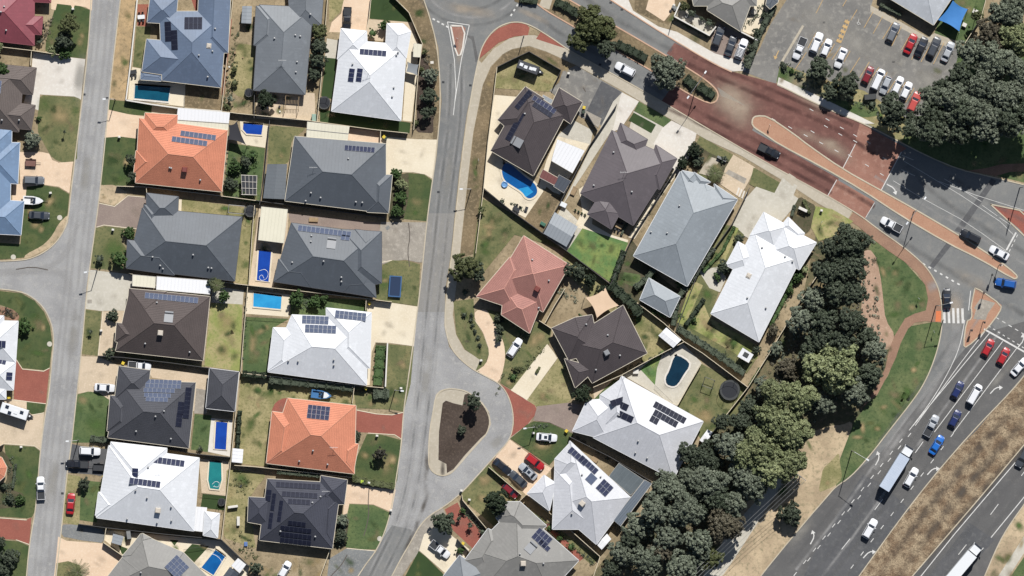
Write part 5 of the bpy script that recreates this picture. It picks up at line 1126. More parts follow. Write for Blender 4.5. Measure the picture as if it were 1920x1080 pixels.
for x, y, r, c, h in ((1592,455,30,'dark green',10),(1556,466,24,'dark green',9),(1596,498,27,'dark green',10),(1545,512,26,'dark green',10),(1566,548,30,'dark green',11),(1600,550,24,'dark green',10),(1525,560,26,'grey green',9),(1500,598,30,'grey green',9),(1545,605,28,'dark green',10),(1590,602,28,'dark green',11),(1606,600,18,'dark green',9),
    (1640,655,24,'grey green',10),(1630,700,26,'dark green',9),(1560,690,46,'light green',12),(1600,735,30,'grey green',10),(1500,745,34,'light green',11),(1540,755,22,'grey green',9),(1455,790,44,'light green',12),(1425,845,46,'light green',13),(1485,812,32,'light green',11),(1478,868,30,'light green',11),(1395,885,34,'grey green',11),(1365,835,30,'grey green',10),(1325,860,30,'dark green',9),
    (1292,850,22,'dark green',8),(1300,900,30,'grey green',10),(1250,915,34,'grey green',11),(1345,935,32,'dark green',10),(1285,955,34,'grey green',11),(1225,955,28,'grey green',10),(1350,985,30,'brownish',10),(1195,985,28,'grey green',9),(1250,1005,32,'grey green',10),(1310,1015,32,'grey green',10),(1165,1035,28,'grey green',9),(1215,1050,32,'grey green',10),(1275,1060,30,'grey green',10),(1335,1045,24,'olive',8),(1145,1065,20,'dark green',7),
    (1375,985,20,'brownish',8),(1482,962,24,'dark green',6),(1475,690,20,'brownish',4),(1455,655,16,'grey green',3.5),(1432,725,20,'grey green',6),(1405,760,18,'dark green',6),(1450,620,12,'brownish',3),(1520,655,24,'dark green',8),(1390,790,22,'dark green',8),(1352,790,16,'dark green',6),(1410,905,34,'grey green',10),(1440,880,30,'light green',11),(1395,850,36,'light green',12),(1455,740,34,'light green',11),(1575,640,26,'dark green',10),(1540,640,24,'dark green',9),(1620,630,24,'dark green',9),(1330,905,30,'grey green',10),(1265,970,28,'grey green',9),(1375,940,26,'grey green',9),(1240,1030,26,'brownish',9),(1300,1045,26,'grey green',9),(1180,1010,22,'dark green',8),(1575,510,24,'dark green',10)):
    tree(x, y, r*random.uniform(.95, 1.2), c, h*random.uniform(.85, 1.15), None, wd_)
for x, y, r, c, h in ((1885,25,34,'grey green',11),(1850,62,28,'brownish',10),(1905,75,34,'light green',12),(1815,100,28,'grey green',11),(1860,120,36,'grey green',13),(1912,140,34,'grey green',13),(1795,145,26,'dark green',12),(1835,165,30,'grey green',13),(1880,185,36,'grey green',14),(1780,185,30,'grey green',13),(1820,205,30,'grey green',13),(1750,225,30,'dark green',12),(1735,205,18,'grey green',9),(1725,245,22,'grey green',9),(1765,165,18,'dark green',9),
    (1668,205,27,'dark green',9),(1672,228,20,'dark green',7),(1918,215,30,'dark green',13),(1785,220,26,'grey green',12),(1740,252,24,'dark green',14),(1790,248,28,'dark green',12),(1842,244,28,'grey green',13),(1893,238,26,'grey green',12),(1700,245,14,'dark green',9),(1845,225,28,'grey green',14),(1880,225,28,'dark green',14),(1800,215,26,'dark green',14),(1770,240,22,'grey green',11),(1705,225,16,'dark green',7),(1740,180,20,'grey green',9),(1830,30,10,'olive',4),(1915,8,20,'grey green',8),(1865,90,20,'brownish',9)):
    tree(x, y, r*1.12, c, h+2, None, nw_)
tree(1535,130,25,'dark green',6); tree(1588,160,28,'dark green',7); tree(1558,172,18,'dark green',5)
tree(1112,52,42,'olive',9,'big olive green median tree'); tree(1085,78,22,'olive',7); tree(1135,90,20,'dark green',7); tree(1250,135,35,'grey green',10,'big grey green median tree')
for a in ((132,48,21,'olive',7),(120,75,18,'dark green',5),(62,262,18,'grey green',4),(5,130,14,'green',5),(-2,88,10,'light green',4),(47,613,17,'green',3),(20,935,10,'dark green',1.6),(38,937,11,'green',1.8),(8,912,9,'dark green',1.5),(18,1045,22,'dark green',4),(3,1015,10,'dark green',3),(5,1068,16,'dark green',3.5),
    (600,60,17,'olive',5),(600,88,18,'dark green',5.5),(597,115,17,'dark green',5),(590,140,13,'dark green',4),(499,188,19,'deep green',5),(721,48,11,'green',3),(698,62,9,'green',2.5),(807,142,16,'grey green',4),(805,180,18,'dark green',4.5),(800,212,14,'dark green',4),(796,98,7,'olive',1.5),(791,130,7,'olive',1.5),(779,230,7,'olive',1.5),
    (743,326,12,'green',3),(752,346,14,'light green',3.5),(753,370,14,'green',3.5),(745,396,13,'green',3),(698,492,13,'green',3.5),(556,560,17,'green',4),(590,566,13,'green',3),(606,560,9,'green',2.5),(522,789,12,'green',3),(667,817,11,'dark green',2.5),(713,851,14,'purple',4),(643,975,13,'grey green',3),(640,1005,14,'dark green',3),
    (480,1065,14,'dark green',4),(872,500,30,'olive',8),(893,510,20,'dark green',6),(888,752,17,'dark green',6),(866,806,10,'dark green',2.5),(832,980,23,'dark green',6),(930,940,25,'deep green',7),(1092,740,19,'deep green',5),(242,437,13,'green',2.5),(226,486,17,'green',4.5),(187,485,9,'dark green',2.5),(212,592,13,'dark green',2.5),(206,664,13,'dark green',2.5),
    (170,622,5,'dark green',2),(122,247,4,'dark green',2.5),(248,300,12,'dark green',4),(250,330,10,'dark green',3.5),(440,312,13,'green',3),(462,304,12,'dark green',3),(475,290,9,'green',2.5),(432,345,14,'dark green',3),(458,362,9,'green',2.5),(158,907,13,'dark green',3),(420,555,12,'green',3.5),(440,130,8,'olive',2),(440,155,8,'olive',2),(432,185,8,'grey green',2.5),(425,200,9,'olive',2),(903,394,8,'olive',2.5),
    (1302,283,15,'deep green',3.5),(1280,307,13,'deep green',3.5),(1308,302,12,'dark green',2.5),(1358,298,8,'dark green',1.5),(1085,510,17,'dark green',4),(1065,505,15,'dark green',4),(1105,525,14,'deep green',3.5),(1130,545,13,'deep green',3),(1385,448,10,'dark green',2.5),(1358,500,14,'dark green',3.5),(1345,520,9,'green',2),(1240,583,13,'green',2.5),(1225,585,8,'green',2),(1275,530,10,'green',2),
    (942,378,6,'dark green',1.5),(1495,520,12,'green',2.5),(1478,545,10,'green',2),(1510,505,9,'light green',2),(1296,25,9,'dark green',2.5),(1315,35,6,'dark green',1.5),(1330,43,9,'dark green',2),(1283,12,10,'olive',3),(1265,200,0.1,'green',1) if False else (1408,90,10,'dark green',2.5),(1400,112,9,'dark green',2.2),(1420,62,11,'dark green',2.5),(1430,30,8,'dark green',2),
    (873,548,7,'dark green',1.2),(870,590,6,'dark green',1.2),(884,590,5,'dark green',1),(883,600,5,'dark green',1),(886,610,5,'dark green',1),(891,622,5,'dark green',1),(896,633,5,'dark green',1),(900,647,5,'dark green',1),(935,598,10,'dark green',2),(936,617,10,'dark green',2),(935,635,9,'dark green',2),
    (72,222,6,'green',1.3),(100,95,12,'light green',2.5),(122,100,14,'green',2.5),(78,50,10,'purple',3),(75,78,7,'dark green',2),(200,865,7,'green',1.5) if False else (195,905,9,'olive',1.6),(968,692,9,'olive',1.5),(962,706,8,'green',1.2),(868,958,7,'green',1.5),(860,972,6,'dark green',2),(882,985,7,'dark green',2.5),(905,998,8,'dark green',1.5),(862,1032,9,'green',2),(1060,683,5,'light green',1),
    (1030,990,8,'green',1.5),(1050,1008,8,'green',1.5),(1070,1025,8,'green',1.5),(1402,672,9,'dark green',2),(1418,655,10,'dark green',2.2),(400,530,12,'dark green',4),(352,538,6,'dark green',2) if False else (375,842,7,'dark green',1.2),(1470,125,9,'dark green',1.5),(1500,140,9,'dark green',1.5),(1485,133,7,'green',1.2),(815,205,6,'dark green',1.5),(1635,195,8,'dark green',1.5),(1300,600,8,'green',1.4),(1205,1075,18,'grey green',7)):
    tree(*a)
def palm(x, y, r, h, desc):
    t = thing('palm_tree', desc, 'palm tree', W(x, y, 0)); mb = MB(); R = r*S
    for k in range(44):
        a = k*2.4; el = random.uniform(-.2, .9); pr = Vector((0,0,0)); d = Vector((math.cos(a), math.sin(a), 0)); L = R*random.uniform(.8, 1.1)*(1 if el < .6 else .7); sgm = []
        for i in range(7):
            u = i/6; sgm.append(Vector((d.x*L*u, d.y*L*u, math.sin(el)*L*u*.6-u*u*L*.35)))
        sd_ = Vector((-d.y, d.x, 0))
        for i in range(6):
            p, q = sgm[i], sgm[i+1]
            for s in (-1, 1):
                for f in (0,.5):
                    c0 = p.lerp(q, f); wv = .32*(1-abs(i-2.5)/5); mb.face([c0, c0+d*.06, c0+sd_*s*wv+d*.22+Vector((0,0,-.12)), c0+sd_*s*wv+d*.14+Vector((0,0,-.12))])
            mb.face([p-sd_*.025, p+sd_*.025, q+sd_*.02, q-sd_*.02])
    mm = MB(); mm.v = [(v[0], v[1], v[2]+h) for v in mb.v]; mm.f = mb.f; mm.uv = mb.uv
    link('crown', mm.mesh('crown', FO['olive']), t); link('trunk', MB().tube((0,0,0),(0,0,h+.1),.2,.16,10).mesh('trunk', M_bark), t)
palm(147,1072,25,3.2,'spiky palm in the front lawn'); palm(1340,325,18,3,'fan palm in the front garden'); palm(408,535,14,4.5,'slender dark palm')
for P, wd, h, c, d in (([(1040,3),(1062,12),(1085,28)],17,1.5,'deep green','clipped dark hedge at the end of the median'),([(1156,82),(1185,95),(1212,110)],17,1.4,'deep green','clipped dark hedge on the median'),([(1285,145),(1303,162)],18,1.4,'deep green','clipped dark hedge on the median'),([(1310,160),(1338,180)],18,1.4,'deep green','clipped dark hedge on the median tip'),
    ([(975,-3),(1008,3)],14,1.3,'deep green','clipped dark hedge by the roundabout'),([(1400,128),(1425,60),(1452,10)],12,2,'dark green','tall dark hedge beside the car park'),([(505,712),(560,718),(615,722),(662,728)],14,2,'dark green','long hedge along the back fence'),([(700,738),(730,738)],20,1.6,'dark green','rounded dark hedge block'),
    ([(662,897),(700,905),(740,912)],13,1.3,'olive','olive front hedge'),([(170,822),(205,825)],12,1.4,'dark green','clipped dark hedge'),([(1377,425),(1355,470),(1318,510)],6,1,'green','low hedge beside the silver roof'),([(1338,465),(1270,560),(1262,610)],11,2,'dark green','tall green hedge'),([(1270,615),(1325,650),(1395,700)],14,1.8,'dark green','long dark hedge along the rear fence'),
    ([(1145,533),(1185,570),(1200,590)],20,3,'deep green','dense dark shrubbery strip'),([(1170,470),(1150,525)],12,2.2,'deep green','dark shrubbery strip'),([(1190,540),(1215,520),(1225,505)],12,2,'dark green','curved dark hedge'),([(1320,560),(1285,610)],8,1.4,'deep green','narrow dark hedge'),([(714,648),(708,722)],20,.9,'green','planted bed of mixed leafy plants'),
    ([(450,770),(446,840)],8,2.2,'deep green','narrow dark cypress hedge'),([(455,700),(500,704)],12,2.2,'deep green','shadowed hedge by the back fence'),([(1200,345),(1180,410),(1165,440)],4,.8,'dark green','thin planting strip'),([(1005,700),(1012,688)],5,.6,'olive','low verge planting'),([(520,885),(600,892)],8,1.6,'dark green','strip of climbing green'),
    ([(30,870),(24,915)],5,.8,'dark green','low planted border'),([(1507,375),(1518,400)],7,1.2,'olive','low front garden hedge'),([(1490,385),(1484,405)],6,1.2,'dark green','low entrance hedge'),([(1735,8),(1760,20)],8,1.2,'dark green','low hedge in shade') if False else ([(1650,8),(1690,28)],7,1.2,'dark green','low hedge against the building'),
    ([(460,455+0),(462,470)],2,.5,'green','thin garden row') if False else ([(1085,598-10),(1100,600)],1.5,.4,'green','thin weeds by the patio'),([(1425,690),(1405,722)],5,1,'green','narrow side planting'),([(1525,455),(1480,540),(1445,610)],7,1.1,'green','long side garden planting')):
    hedge(P, wd, h, c, d)

def gcover(P, wd, n, c, h=.5, leaf=.16, area=None):
    """low mixed planting or leaf litter nobody could count"""
    mb = MB()
    for k in range(n):
        if area:
            xs = [p[0] for p in area]; ys = [p[1] for p in area]
            while True:
                x, y = random.uniform(min(xs), max(xs)), random.uniform(min(ys), max(ys))
                if pin((x, y), area): break
        else:
            i = random.randrange(len(P)-1); t = random.random(); x = P[i][0]+(P[i+1][0]-P[i][0])*t+random.uniform(-wd,wd)/2; y = P[i][1]+(P[i+1][1]-P[i][1])*t+random.uniform(-wd,wd)/2
        r = random.uniform(.15, .5)*(h/.5)**.5; hh = h*random.uniform(.4, 1.1); ce = W(x, y)
        for j in range(14):
            d_ = Vector((random.gauss(0,1), random.gauss(0,1), abs(random.gauss(.4,.8)))).normalized(); leaf_quad(mb, ce+Vector((d_.x*r, d_.y*r, d_.z*hh)), (d_+Vector((0,0,.4))).normalized(), leaf*random.uniform(.7,1.3))
    o = link('ground_cover', mb.mesh('ground_cover', FO[c])); o['kind'] = 'stuff'; o['label'] = 'low mixed plants and litter on the ground'; o['category'] = 'ground cover'
for P, wd, n, c in (([(442,50),(436,130),(425,200)],16,40,'olive'),([(442,50),(436,130),(425,200)],18,20,'dark green'),([(92,35),(88,60),(76,85)],12,24,'brownish'),([(430,295),(445,340),(450,372)],30,70,'dark green'),([(470,285),(465,315)],30,40,'green'),([(17,860),(25,900),(10,940),(45,940)],14,50,'dark green'),([(196,900),(186,930)],8,16,'olive'),
    ([(795,95),(806,140),(806,240)],14,40,'brownish'),([(1262,328),(1225,385),(1185,440)],5,30,'dark green'),([(1530,450),(1480,545),(1440,625)],12,70,'light green'),([(1530,450),(1480,545),(1440,625)],12,40,'dark green'),([(1172,696),(1272,648)],6,40,'dark green'),([(980,950),(1050,1005),(1112,1056)],9,60,'dark green'),([(965,712),(1018,652)],9,34,'olive'),
    ([(1080,820),(1150,865),(1200,895)],8,30,'brownish'),([(0,580),(30,590)],14,24,'purple'),([(1268,38),(1330,68)],8,16,'olive'),([(1395,50),(1435,10)],20,30,'dark green'),([(462,540),(455,690)],3,24,'dark green'),([(660,730),(700,736)],8,16,'brownish'),([(448,1010),(480,1060)],30,30,'olive'),([(440,895),(470,930)],30,24,'olive'),
    ([(1470,125),(1550,175),(1640,205)],16,80,'dark green'),([(640,968),(640,1025)],14,30,'grey green'),([(590,565),(560,572)],24,30,'dark green'),([(1240,560),(1280,600)],14,40,'green'),([(1345,660),(1398,695)],12,40,'dark green'),([(1040,545),(1080,560)],22,20,'grey green'),([(500,875),(600,886)],5,20,'dark green'),([(930,740+0),(945,700)],5,6,'olive'),([(867,955),(912,1000)],8,30,'dark green'),([(985,395),(962,384)],8,10,'dark green'),([(1000,800),(1030,800)],9,14,'dark green')):
    gcover(P, wd, n, c)
WF = [(1560,440),(1640,440),(1650,640),(1600,720),(1520,800),(1480,850),(1380,960),(1300,1075),(1140,1075),(1300,860),(1420,730),(1500,580)]
gcover(None, 0, 900, 'brownish', .4, .2, WF); gcover(None, 0, 500, 'grey green', .6, .2, WF)
# ---------------- fences and walls
F_cream = mat('cream_steel_fence', (218,204,176), rough=.6, grain=.06); F_dark = mat('dark_steel_fence', (70,68,68), rough=.6, grain=.06); F_white = mat('white_masonry_wall', (226,222,214), rough=.8, grain=.06)
F_brown = mat('brown_steel_fence', (108,88,76), rough=.6, grain=.06)
FN = {'C': ('cream steel boundary fence', F_cream, .1, 1.8), 'D': ('dark steel boundary fence', F_dark, .1, 1.8), 'W': ('white masonry wall', F_white, .24, 1.7), 'B': ('brown steel boundary fence', F_brown, .1, 1.8), 'L': ('low open pool fence', F_dark, .05, 1.2)}
def fence(P, k='C', h=None):
    d, m, wd, hh = FN[k]; h = h or hh; n = len(P); i = n//2
    mid = ((P[i-1][0]+P[i][0])/2, (P[i-1][1]+P[i][1])/2) if n == 2 else P[i]
    org = W(*mid); t = thing('fence' if k != 'W' else 'wall', d, 'fence' if k != 'W' else 'wall', org, at=mid)
    if k == 'L':
        mb = MB()
        for a, b in zip(P, P[1:]):
            L = math.hypot(b[0]-a[0], b[1]-a[1]); q = int(L*S/.25)
            for j in range(q): u = j/q; p = W(a[0]+(b[0]-a[0])*u, a[1]+(b[1]-a[1])*u); mb.box(p.x-.012,p.x+.012,p.y-.012,p.y+.012,0,h)
        obj('pickets', mb, m, t); obj('rail', ribbon_mb(P, .05/S, h-.05, h), m, t); return
    obj('fence_panel' if k != 'W' else 'wall_body', ribbon_mb(P, wd/S*.5, 0, h-.04), m, t); obj('capping', ribbon_mb(P, wd/S*1.25, h-.04, h+.03), F_cream if k in 'CB' else m, t)
for P, k in (([(259,-10),(252,60),(245,125),(237,188)],'W'),([(237,188),(285,196),(335,203),(417,209)],'W'),([(438,-10),(428,90),(416,207)],'C'),([(480,60),(478,150),(477,222)],'D'),([(417,209),(447,213),(577,226),(655,237),(700,243),(765,250)],'C'),([(615,-10),(605,125),(595,228)],'C'),([(697,-10),(692,35),(687,58)],'C'),
    ([(733,-10),(767,24),(780,55),(792,82),(784,142),(776,244)],'C'),([(714,246),(713,272)],'C'),([(506,226),(495,340),(487,384)],'D'),([(219,349),(275,351),(380,363),(480,376)],'C'),([(480,376),(600,392),(722,408)],'D'),([(478,385),(474,430),(467,535)],'C'),([(242,512),(250,514)],'C'),([(400,526),(442,532),(468,535)],'C'),([(468,535),(560,545),(687,560),(735,566)],'C'),
    ([(184,667),(232,670),(320,680),(394,690),(450,697)],'D'),([(465,538),(458,620),(452,697)],'C'),([(207,822),(280,836),(370,851),(432,857)],'D'),([(147,982),(200,989),(310,1001),(415,1011),(440,1035),(468,1062)],'D'),([(200,989),(195,1017),(230,1041)],'C'),([(450,697),(443,770),(435,850),(425,935),(416,1011)],'C'),([(452,699),(560,711),(665,722),(720,727)],'C'),([(665,722),(661,756)],'C'),
    ([(687,560),(686,582)],'C'),([(440,872),(480,875),(555,883),(660,895)],'C'),([(619,1030),(612,1050),(598,1088)],'C'),([(727,643),(723,725)],'W'),([(275,351),(276,362)],'C'),
    ([(0,88),(60,95),(112,103)],'C'),([(60,97),(58,123)],'C'),([(0,836),(8,832)],'C'),
    ([(932,126),(926,178),(915,268),(907,352),(900,410),(892,475)],'C'),([(932,126),(960,112),(992,97),(1052,132),(1037,162)],'D'),([(907,354),(960,396),(1017,437),(1062,470),(1145,533)],'D'),([(1145,533),(1200,572),(1245,606),(1282,640),(1317,662),(1402,726)],'C'),([(1157,195),(1130,236),(1107,270),(1050,380),(1017,437)],'D'),([(1298,268),(1265,320),(1185,445),(1145,532)],'D'),
    ([(1405,352),(1372,420),(1310,507),(1268,616)],'D'),([(1552,485),(1502,562),(1440,665),(1402,726)],'C'),([(1060,540),(1040,572),(1022,605)],'C'),([(1011,601),(1034,616)],'C'),([(1282,641),(1222,672),(1165,703),(1112,726)],'C'),([(1067,818),(1145,857),(1222,903)],'D'),([(972,941),(987,927),(1060,985),(1125,1043)],'C'),([(1315,681),(1290,724),(1270,760)],'C'),([(1165,703),(1180,715),(1268,760)],'C'),
    ([(1402,726),(1340,805),(1318,835)],'C'),([(1264,31),(1330,67),(1342,50)],'W'),([(1264,31),(1275,5)],'W'),([(1850,-8),(1838,35),(1808,82)],'B'),([(916,875),(978,928)],'C'),([(1125,1043),(1110,1088)],'C'),([(866,927),(868,938),(912,990)],'C'),([(1385,58),(1420,76)],'W'),([(1120,245),(1100,212)],'D'),([(857,1010),(880,1035)],'D'),
    ([(240,187),(346,201),(348,160)],'L'),([(378,925),(425,930)],'L'),([(345,1030),(395,1022),(425,1040)],'L'),([(1228,722),(1262,755)],'L'),([(460,592),(541,597)],'L')):
    fence(P, k)
# ---------------- patio roofs, sheds, sails
P_cream = mat('cream_patio_roof', (234,228,206), (226,220,198), None, .3, 2, .5, grain=.03, stripe=(0,.8,.92,.02)); P_white = mat('white_patio_roof', (240,240,242), rough=.5, grain=.02, stripe=(0,.8,.93,.02))
P_grey = mat('grey_patio_roof', (150,156,162), rough=.5, grain=.03, stripe=(0,.8,.9,.02)); P_poly = mat('smoked_polycarbonate', (104,112,116), (92,100,104), None, .3, 2, .4, grain=.05, stripe=(0,1.2,1.15,.01)); P_dk = mat('charcoal_shed_steel', (72,78,88), rough=.5, grain=.04, stripe=(0,.8,.9,.02)); P_brn = mat('rust_red_patio_roof', (120,70,66), rough=.6, grain=.04, stripe=(0,.8,.85,.02))
M_post = mat('steel_post', (196,190,180), rough=.5, grain=.03)
def patio(P, z, m, desc, cat='patio roof', name='patio_roof', tilt=0.15, posts=True):
    n = len(P); cx = sum(p[0] for p in P)/n; cy = sum(p[1] for p in P)/n; t = thing(name, desc, cat, W(cx, cy))
    mb = MB(); top = [W(x, y, z+tilt*(1 if i in (0, 1) else 0)) for i, (x, y) in enumerate(P)]; 
    pts = [Vector(p) for p in top]
    if (pts[1]-pts[0]).cross(pts[2]-pts[0]).z < 0: pts = pts[::-1]
    L = (pts[1]-pts[0]); u = L.normalized(); v = Vector((-u.y, u.x, 0))
    mb.face(pts, [((p-pts[0]).dot(u)+20, (p-pts[0]).dot(v)+20) for p in pts]); lo = [p-Vector((0,0,.12)) for p in pts]; mb.face(lo[::-1])
    for i in range(n): j = (i+1) % n; mb.face([lo[i], lo[j], pts[j], pts[i]])
    obj('roof_sheet', mb, m, t); obj('gutter', ribbon_mb(P+[P[0]], .9, z-.12, z+.02), M_post, t)
    if posts:
        for x, y in P:
            x = cx+(x-cx)*.92; y = cy+(y-cy)*.92; p = W(x, y); obj('post', MB().box(p.x-.05,p.x+.05,p.y-.05,p.y+.05,0,z-.05), M_post, t)
    return t
def shed(P, z, m, desc, rise=.35, wm=None, name='garden_shed', cat='shed'):
    """gable shed: ridge joins the middles of sides 0-1 and 2-3"""
    n = len(P); cx = sum(p[0] for p in P)/n; cy = sum(p[1] for p in P)/n; t = thing(name, desc, cat, W(cx, cy))
    a, b, c, d = [W(x, y, z) for x, y in P]; up = Vector((0,0,rise)); r0 = (a+b)/2+up; r1 = (c+d)/2+up; L = (r1-r0).length; wv = (a-b).length/2
    mb = MB()
    for q, uv in (([a, r0, r1, d], [(0,0),(0,wv),(L,wv),(L,0)]), ([b, c, r1, r0], [(0,0),(L,0),(L,wv),(0,wv)])):
        if (q[1]-q[0]).cross(q[2]-q[0]).z < 0: q = q[::-1]; uv = uv[::-1]
        mb.face(q, [(x+9, y+9) for x, y in uv]); mb.face([p-Vector((0,0,.05)) for p in q[::-1]])
    obj('roof', mb, m, t)
    wl = MB().prism([(cx_, cy_) for cx_, cy_ in [tuple((W(cx+(x-cx)*.93, cy+(y-cy)*.93))[:2]) for x, y in P]], 0, z-.03)
    obj('wall', wl, wm or F_cream, t)
    p0 = W(cx+(P[0][0]-cx)*.3+(P[1][0]-cx)*.3, cy+(P[0][1]-cy)*.3+(P[1][1]-cy)*.3); return t
patio([(335,203),(432,212),(430,232),(332,225)],2.9,P_white,'white patio roof along the orange house',tilt=.1); patio([(332,225),(430,232),(428,249),(330,240)],2.7,P_cream,'cream lower patio roof of the orange house',tilt=.1)
patio([(577,229),(656,238),(654,251),(576,243)],3.0,P_cream,'cream upper patio roof in two strips',tilt=.1); patio([(576,243),(654,251),(652,266),(575,259)],2.8,P_cream,'cream lower patio roof in two strips',tilt=.1)
patio([(491,388),(540,393),(533,456),(485,450)],2.8,P_cream,'big cream flat patio roof by the blue pool'); patio([(250,515),(293,519),(292,540),(249,536)],2.5,P_cream,'cream carport roof with pale panel',tilt=0); patio([(295,518),(397,526),(395,552),(294,543)],2.6,P_white,'white carport roof with grey strips',tilt=0)
patio([(363,949),(389,951),(385,997),(360,994)],2.5,P_white,'white patio roof with four skylight panels',tilt=.1)
patio([(1045,262),(1096,283),(1073,325),(1034,302)],2.8,P_white,'white square patio roof by the neighbour fence',tilt=.2); patio([(1018,318),(1046,334),(1040,348),(1011,333)],2.4,P_brn,'small rust red awning roof'); patio([(1048,328),(1070,340),(1057,362),(1038,350)],2.4,P_dk,'small charcoal lean to roof')
shed([(1083,425),(1062,463),(1019,438),(1040,398)][::-1] if False else [(1019,438),(1040,398),(1083,425),(1062,463)],2.4,P_grey,'grey ribbed garden shed with low gable',.4)
shed([(502,308),(539,308),(535,374),(494,372)],2.5,roofm('shed_grey',(104,110,116),'metal'),'slate grey gable roofed shed',.4); patio([(638-0,0),(1,1)] and [(1018,178),(1040,190),(1030,206),(1015,195)],2.5,P_grey,'small grey flat roof by the driveway',tilt=0)
shed([(455,12),(473,12),(472,45),(453,44)],2.1,P_grey,'small pale garden shed in the gap between roofs',.2); patio([(776,82),(791,84),(788,108),(775,107)],2.2,P_cream,'small cream flat roof by the corner fence'); patio([(1192,906),(1213,896),(1165,975),(1152,965)],2.5,P_grey,'grey curved verandah roof') if False else None
patio([(1160,868),(1208,900),(1182,928),(1141,893)],2.7,P_poly,'smoked clear patio roof behind the white house'); patio([(1208,899),(1222,906),(1163,986),(1149,974)],2.9,mat('blue_grey_verandah_roof',(98,108,120),rough=.5,grain=.03,stripe=(0,.5,.8,.03)),'long ribbed blue grey verandah roof',tilt=0)
shed([(1118,1020),(1138,1000),(1146,1010),(1128,1030)],2.2,P_white,'small white shed at the corner of the grey house yard',.1); shed([(1234,629),(1249,614),(1277,637),(1262,652)],2.3,P_white,'white garden shed against the rear fence',.2); shed([(1311,825),(1326,805),(1336,810),(1322,833)],2.2,P_white,'narrow white shed',.1)
shed([(213,1000),(233,1005),(228,1022),(210,1017)],2.2,P_grey,'small grey shed beside the fence',.1); shed([(437,840),(457,842),(455,868),(435,866)],2.1,P_white,'small white shed in the corner of the dry yard',.1); patio([(447,1046),(462,1058),(450,1074),(434,1060)],2.1,P_white,'small white flat roof near the angled pool'); shed([(432,1062),(449,1075),(435,1095),(415,1085)],2.2,P_dk,'dark hipped shed at the bottom edge',.4)
patio([(453,328),(483,330),(481,366),(455,364)],2.3,mat('dark_pergola_glazing',(60,62,66),rough=.4,grain=.05),'white framed pergola with dark glazed panes',name='pergola',cat='pergola')
mb = MB()
for i in range(5): a = W(453+i*7.2,328+i*.4); b = W(455+i*6.6,366-i*.2); mb.tube((a.x,a.y,2.5),(b.x,b.y,2.5),.06)
for i in range(4): a = W(453,329+i*12); b = W(483,330+i*12); mb.tube((a.x,a.y,2.52),(b.x,b.y,2.52),.06)
solo('pergola_lattice', mb, M_post, 'white lattice bars on top of the pergola', 'lattice')
patio([(1392,652),(1412,665),(1403,680),(1382,668)],2.5,P_white,'small white outdoor kitchen roof with dark square opening')
def sail(P, z, m, desc, pull=.16):
    cx = sum(p[0] for p in P)/4; cy = sum(p[1] for p in P)/4; t = thing('shade_sail', desc, 'shade sail', W(cx, cy)); N = 10; mb = MB(); V = [W(x, y, z[i]) for i, (x, y) in enumerate(P)]; c = sum(V, Vector())/4
    def pt(u, v):
        p = V[0]*(1-u)*(1-v)+V[1]*u*(1-v)+V[2]*u*v+V[3]*(1-u)*v
        k = pull*(4*u*(1-u)*(abs(2*v-1)**3)+4*v*(1-v)*(abs(2*u-1)**3)); q = p.lerp(c, k); q.z = p.z-.25*16*u*(1-u)*v*(1-v)*.4; return q
    for i in range(N):
        for j in range(N): mb.face([pt(i/N,j/N),pt((i+1)/N,j/N),pt((i+1)/N,(j+1)/N),pt(i/N,(j+1)/N)])
    obj('sail', mb, m, t)
    for i, v in enumerate(V):
        e = c.lerp(v, 1.06); obj('post', MB().tube((e.x,e.y,0),(e.x,e.y,z[i]+.1),.06), M_post, t)
sail([(1785,2),(1813,18),(1797,60),(1757,38)],[3.4,2.8,3.2,2.6],mat('blue_sail_cloth',(70,136,204),(62,126,194),None,.4,2,.7,grain=.03),'blue four cornered shade sail over the play yard',.12)
sail([(1098,558),(1135,540),(1160,573),(1119,596)],[3,2.6,3.0,2.8],mat('peach_sail_cloth',(226,196,166),(216,186,156),None,.4,2,.7,grain=.03),'peach four cornered shade sail behind the dark house',.16)
sail([(430,235),(445,228),(462,272),(428,262)],[2.8,2.6,3,2.8],mat('black_sail_cloth',(48,48,54),rough=.8,grain=.04),'black shade sail by the small blue pool',.14); sail([(765,117),(785,122),(783,142),(762,135)],[2.6,2.5,2.6,2.5],mat('grey_sail_cloth',(138,142,146),rough=.8,grain=.04),'grey shade sail beside the white house',.12)
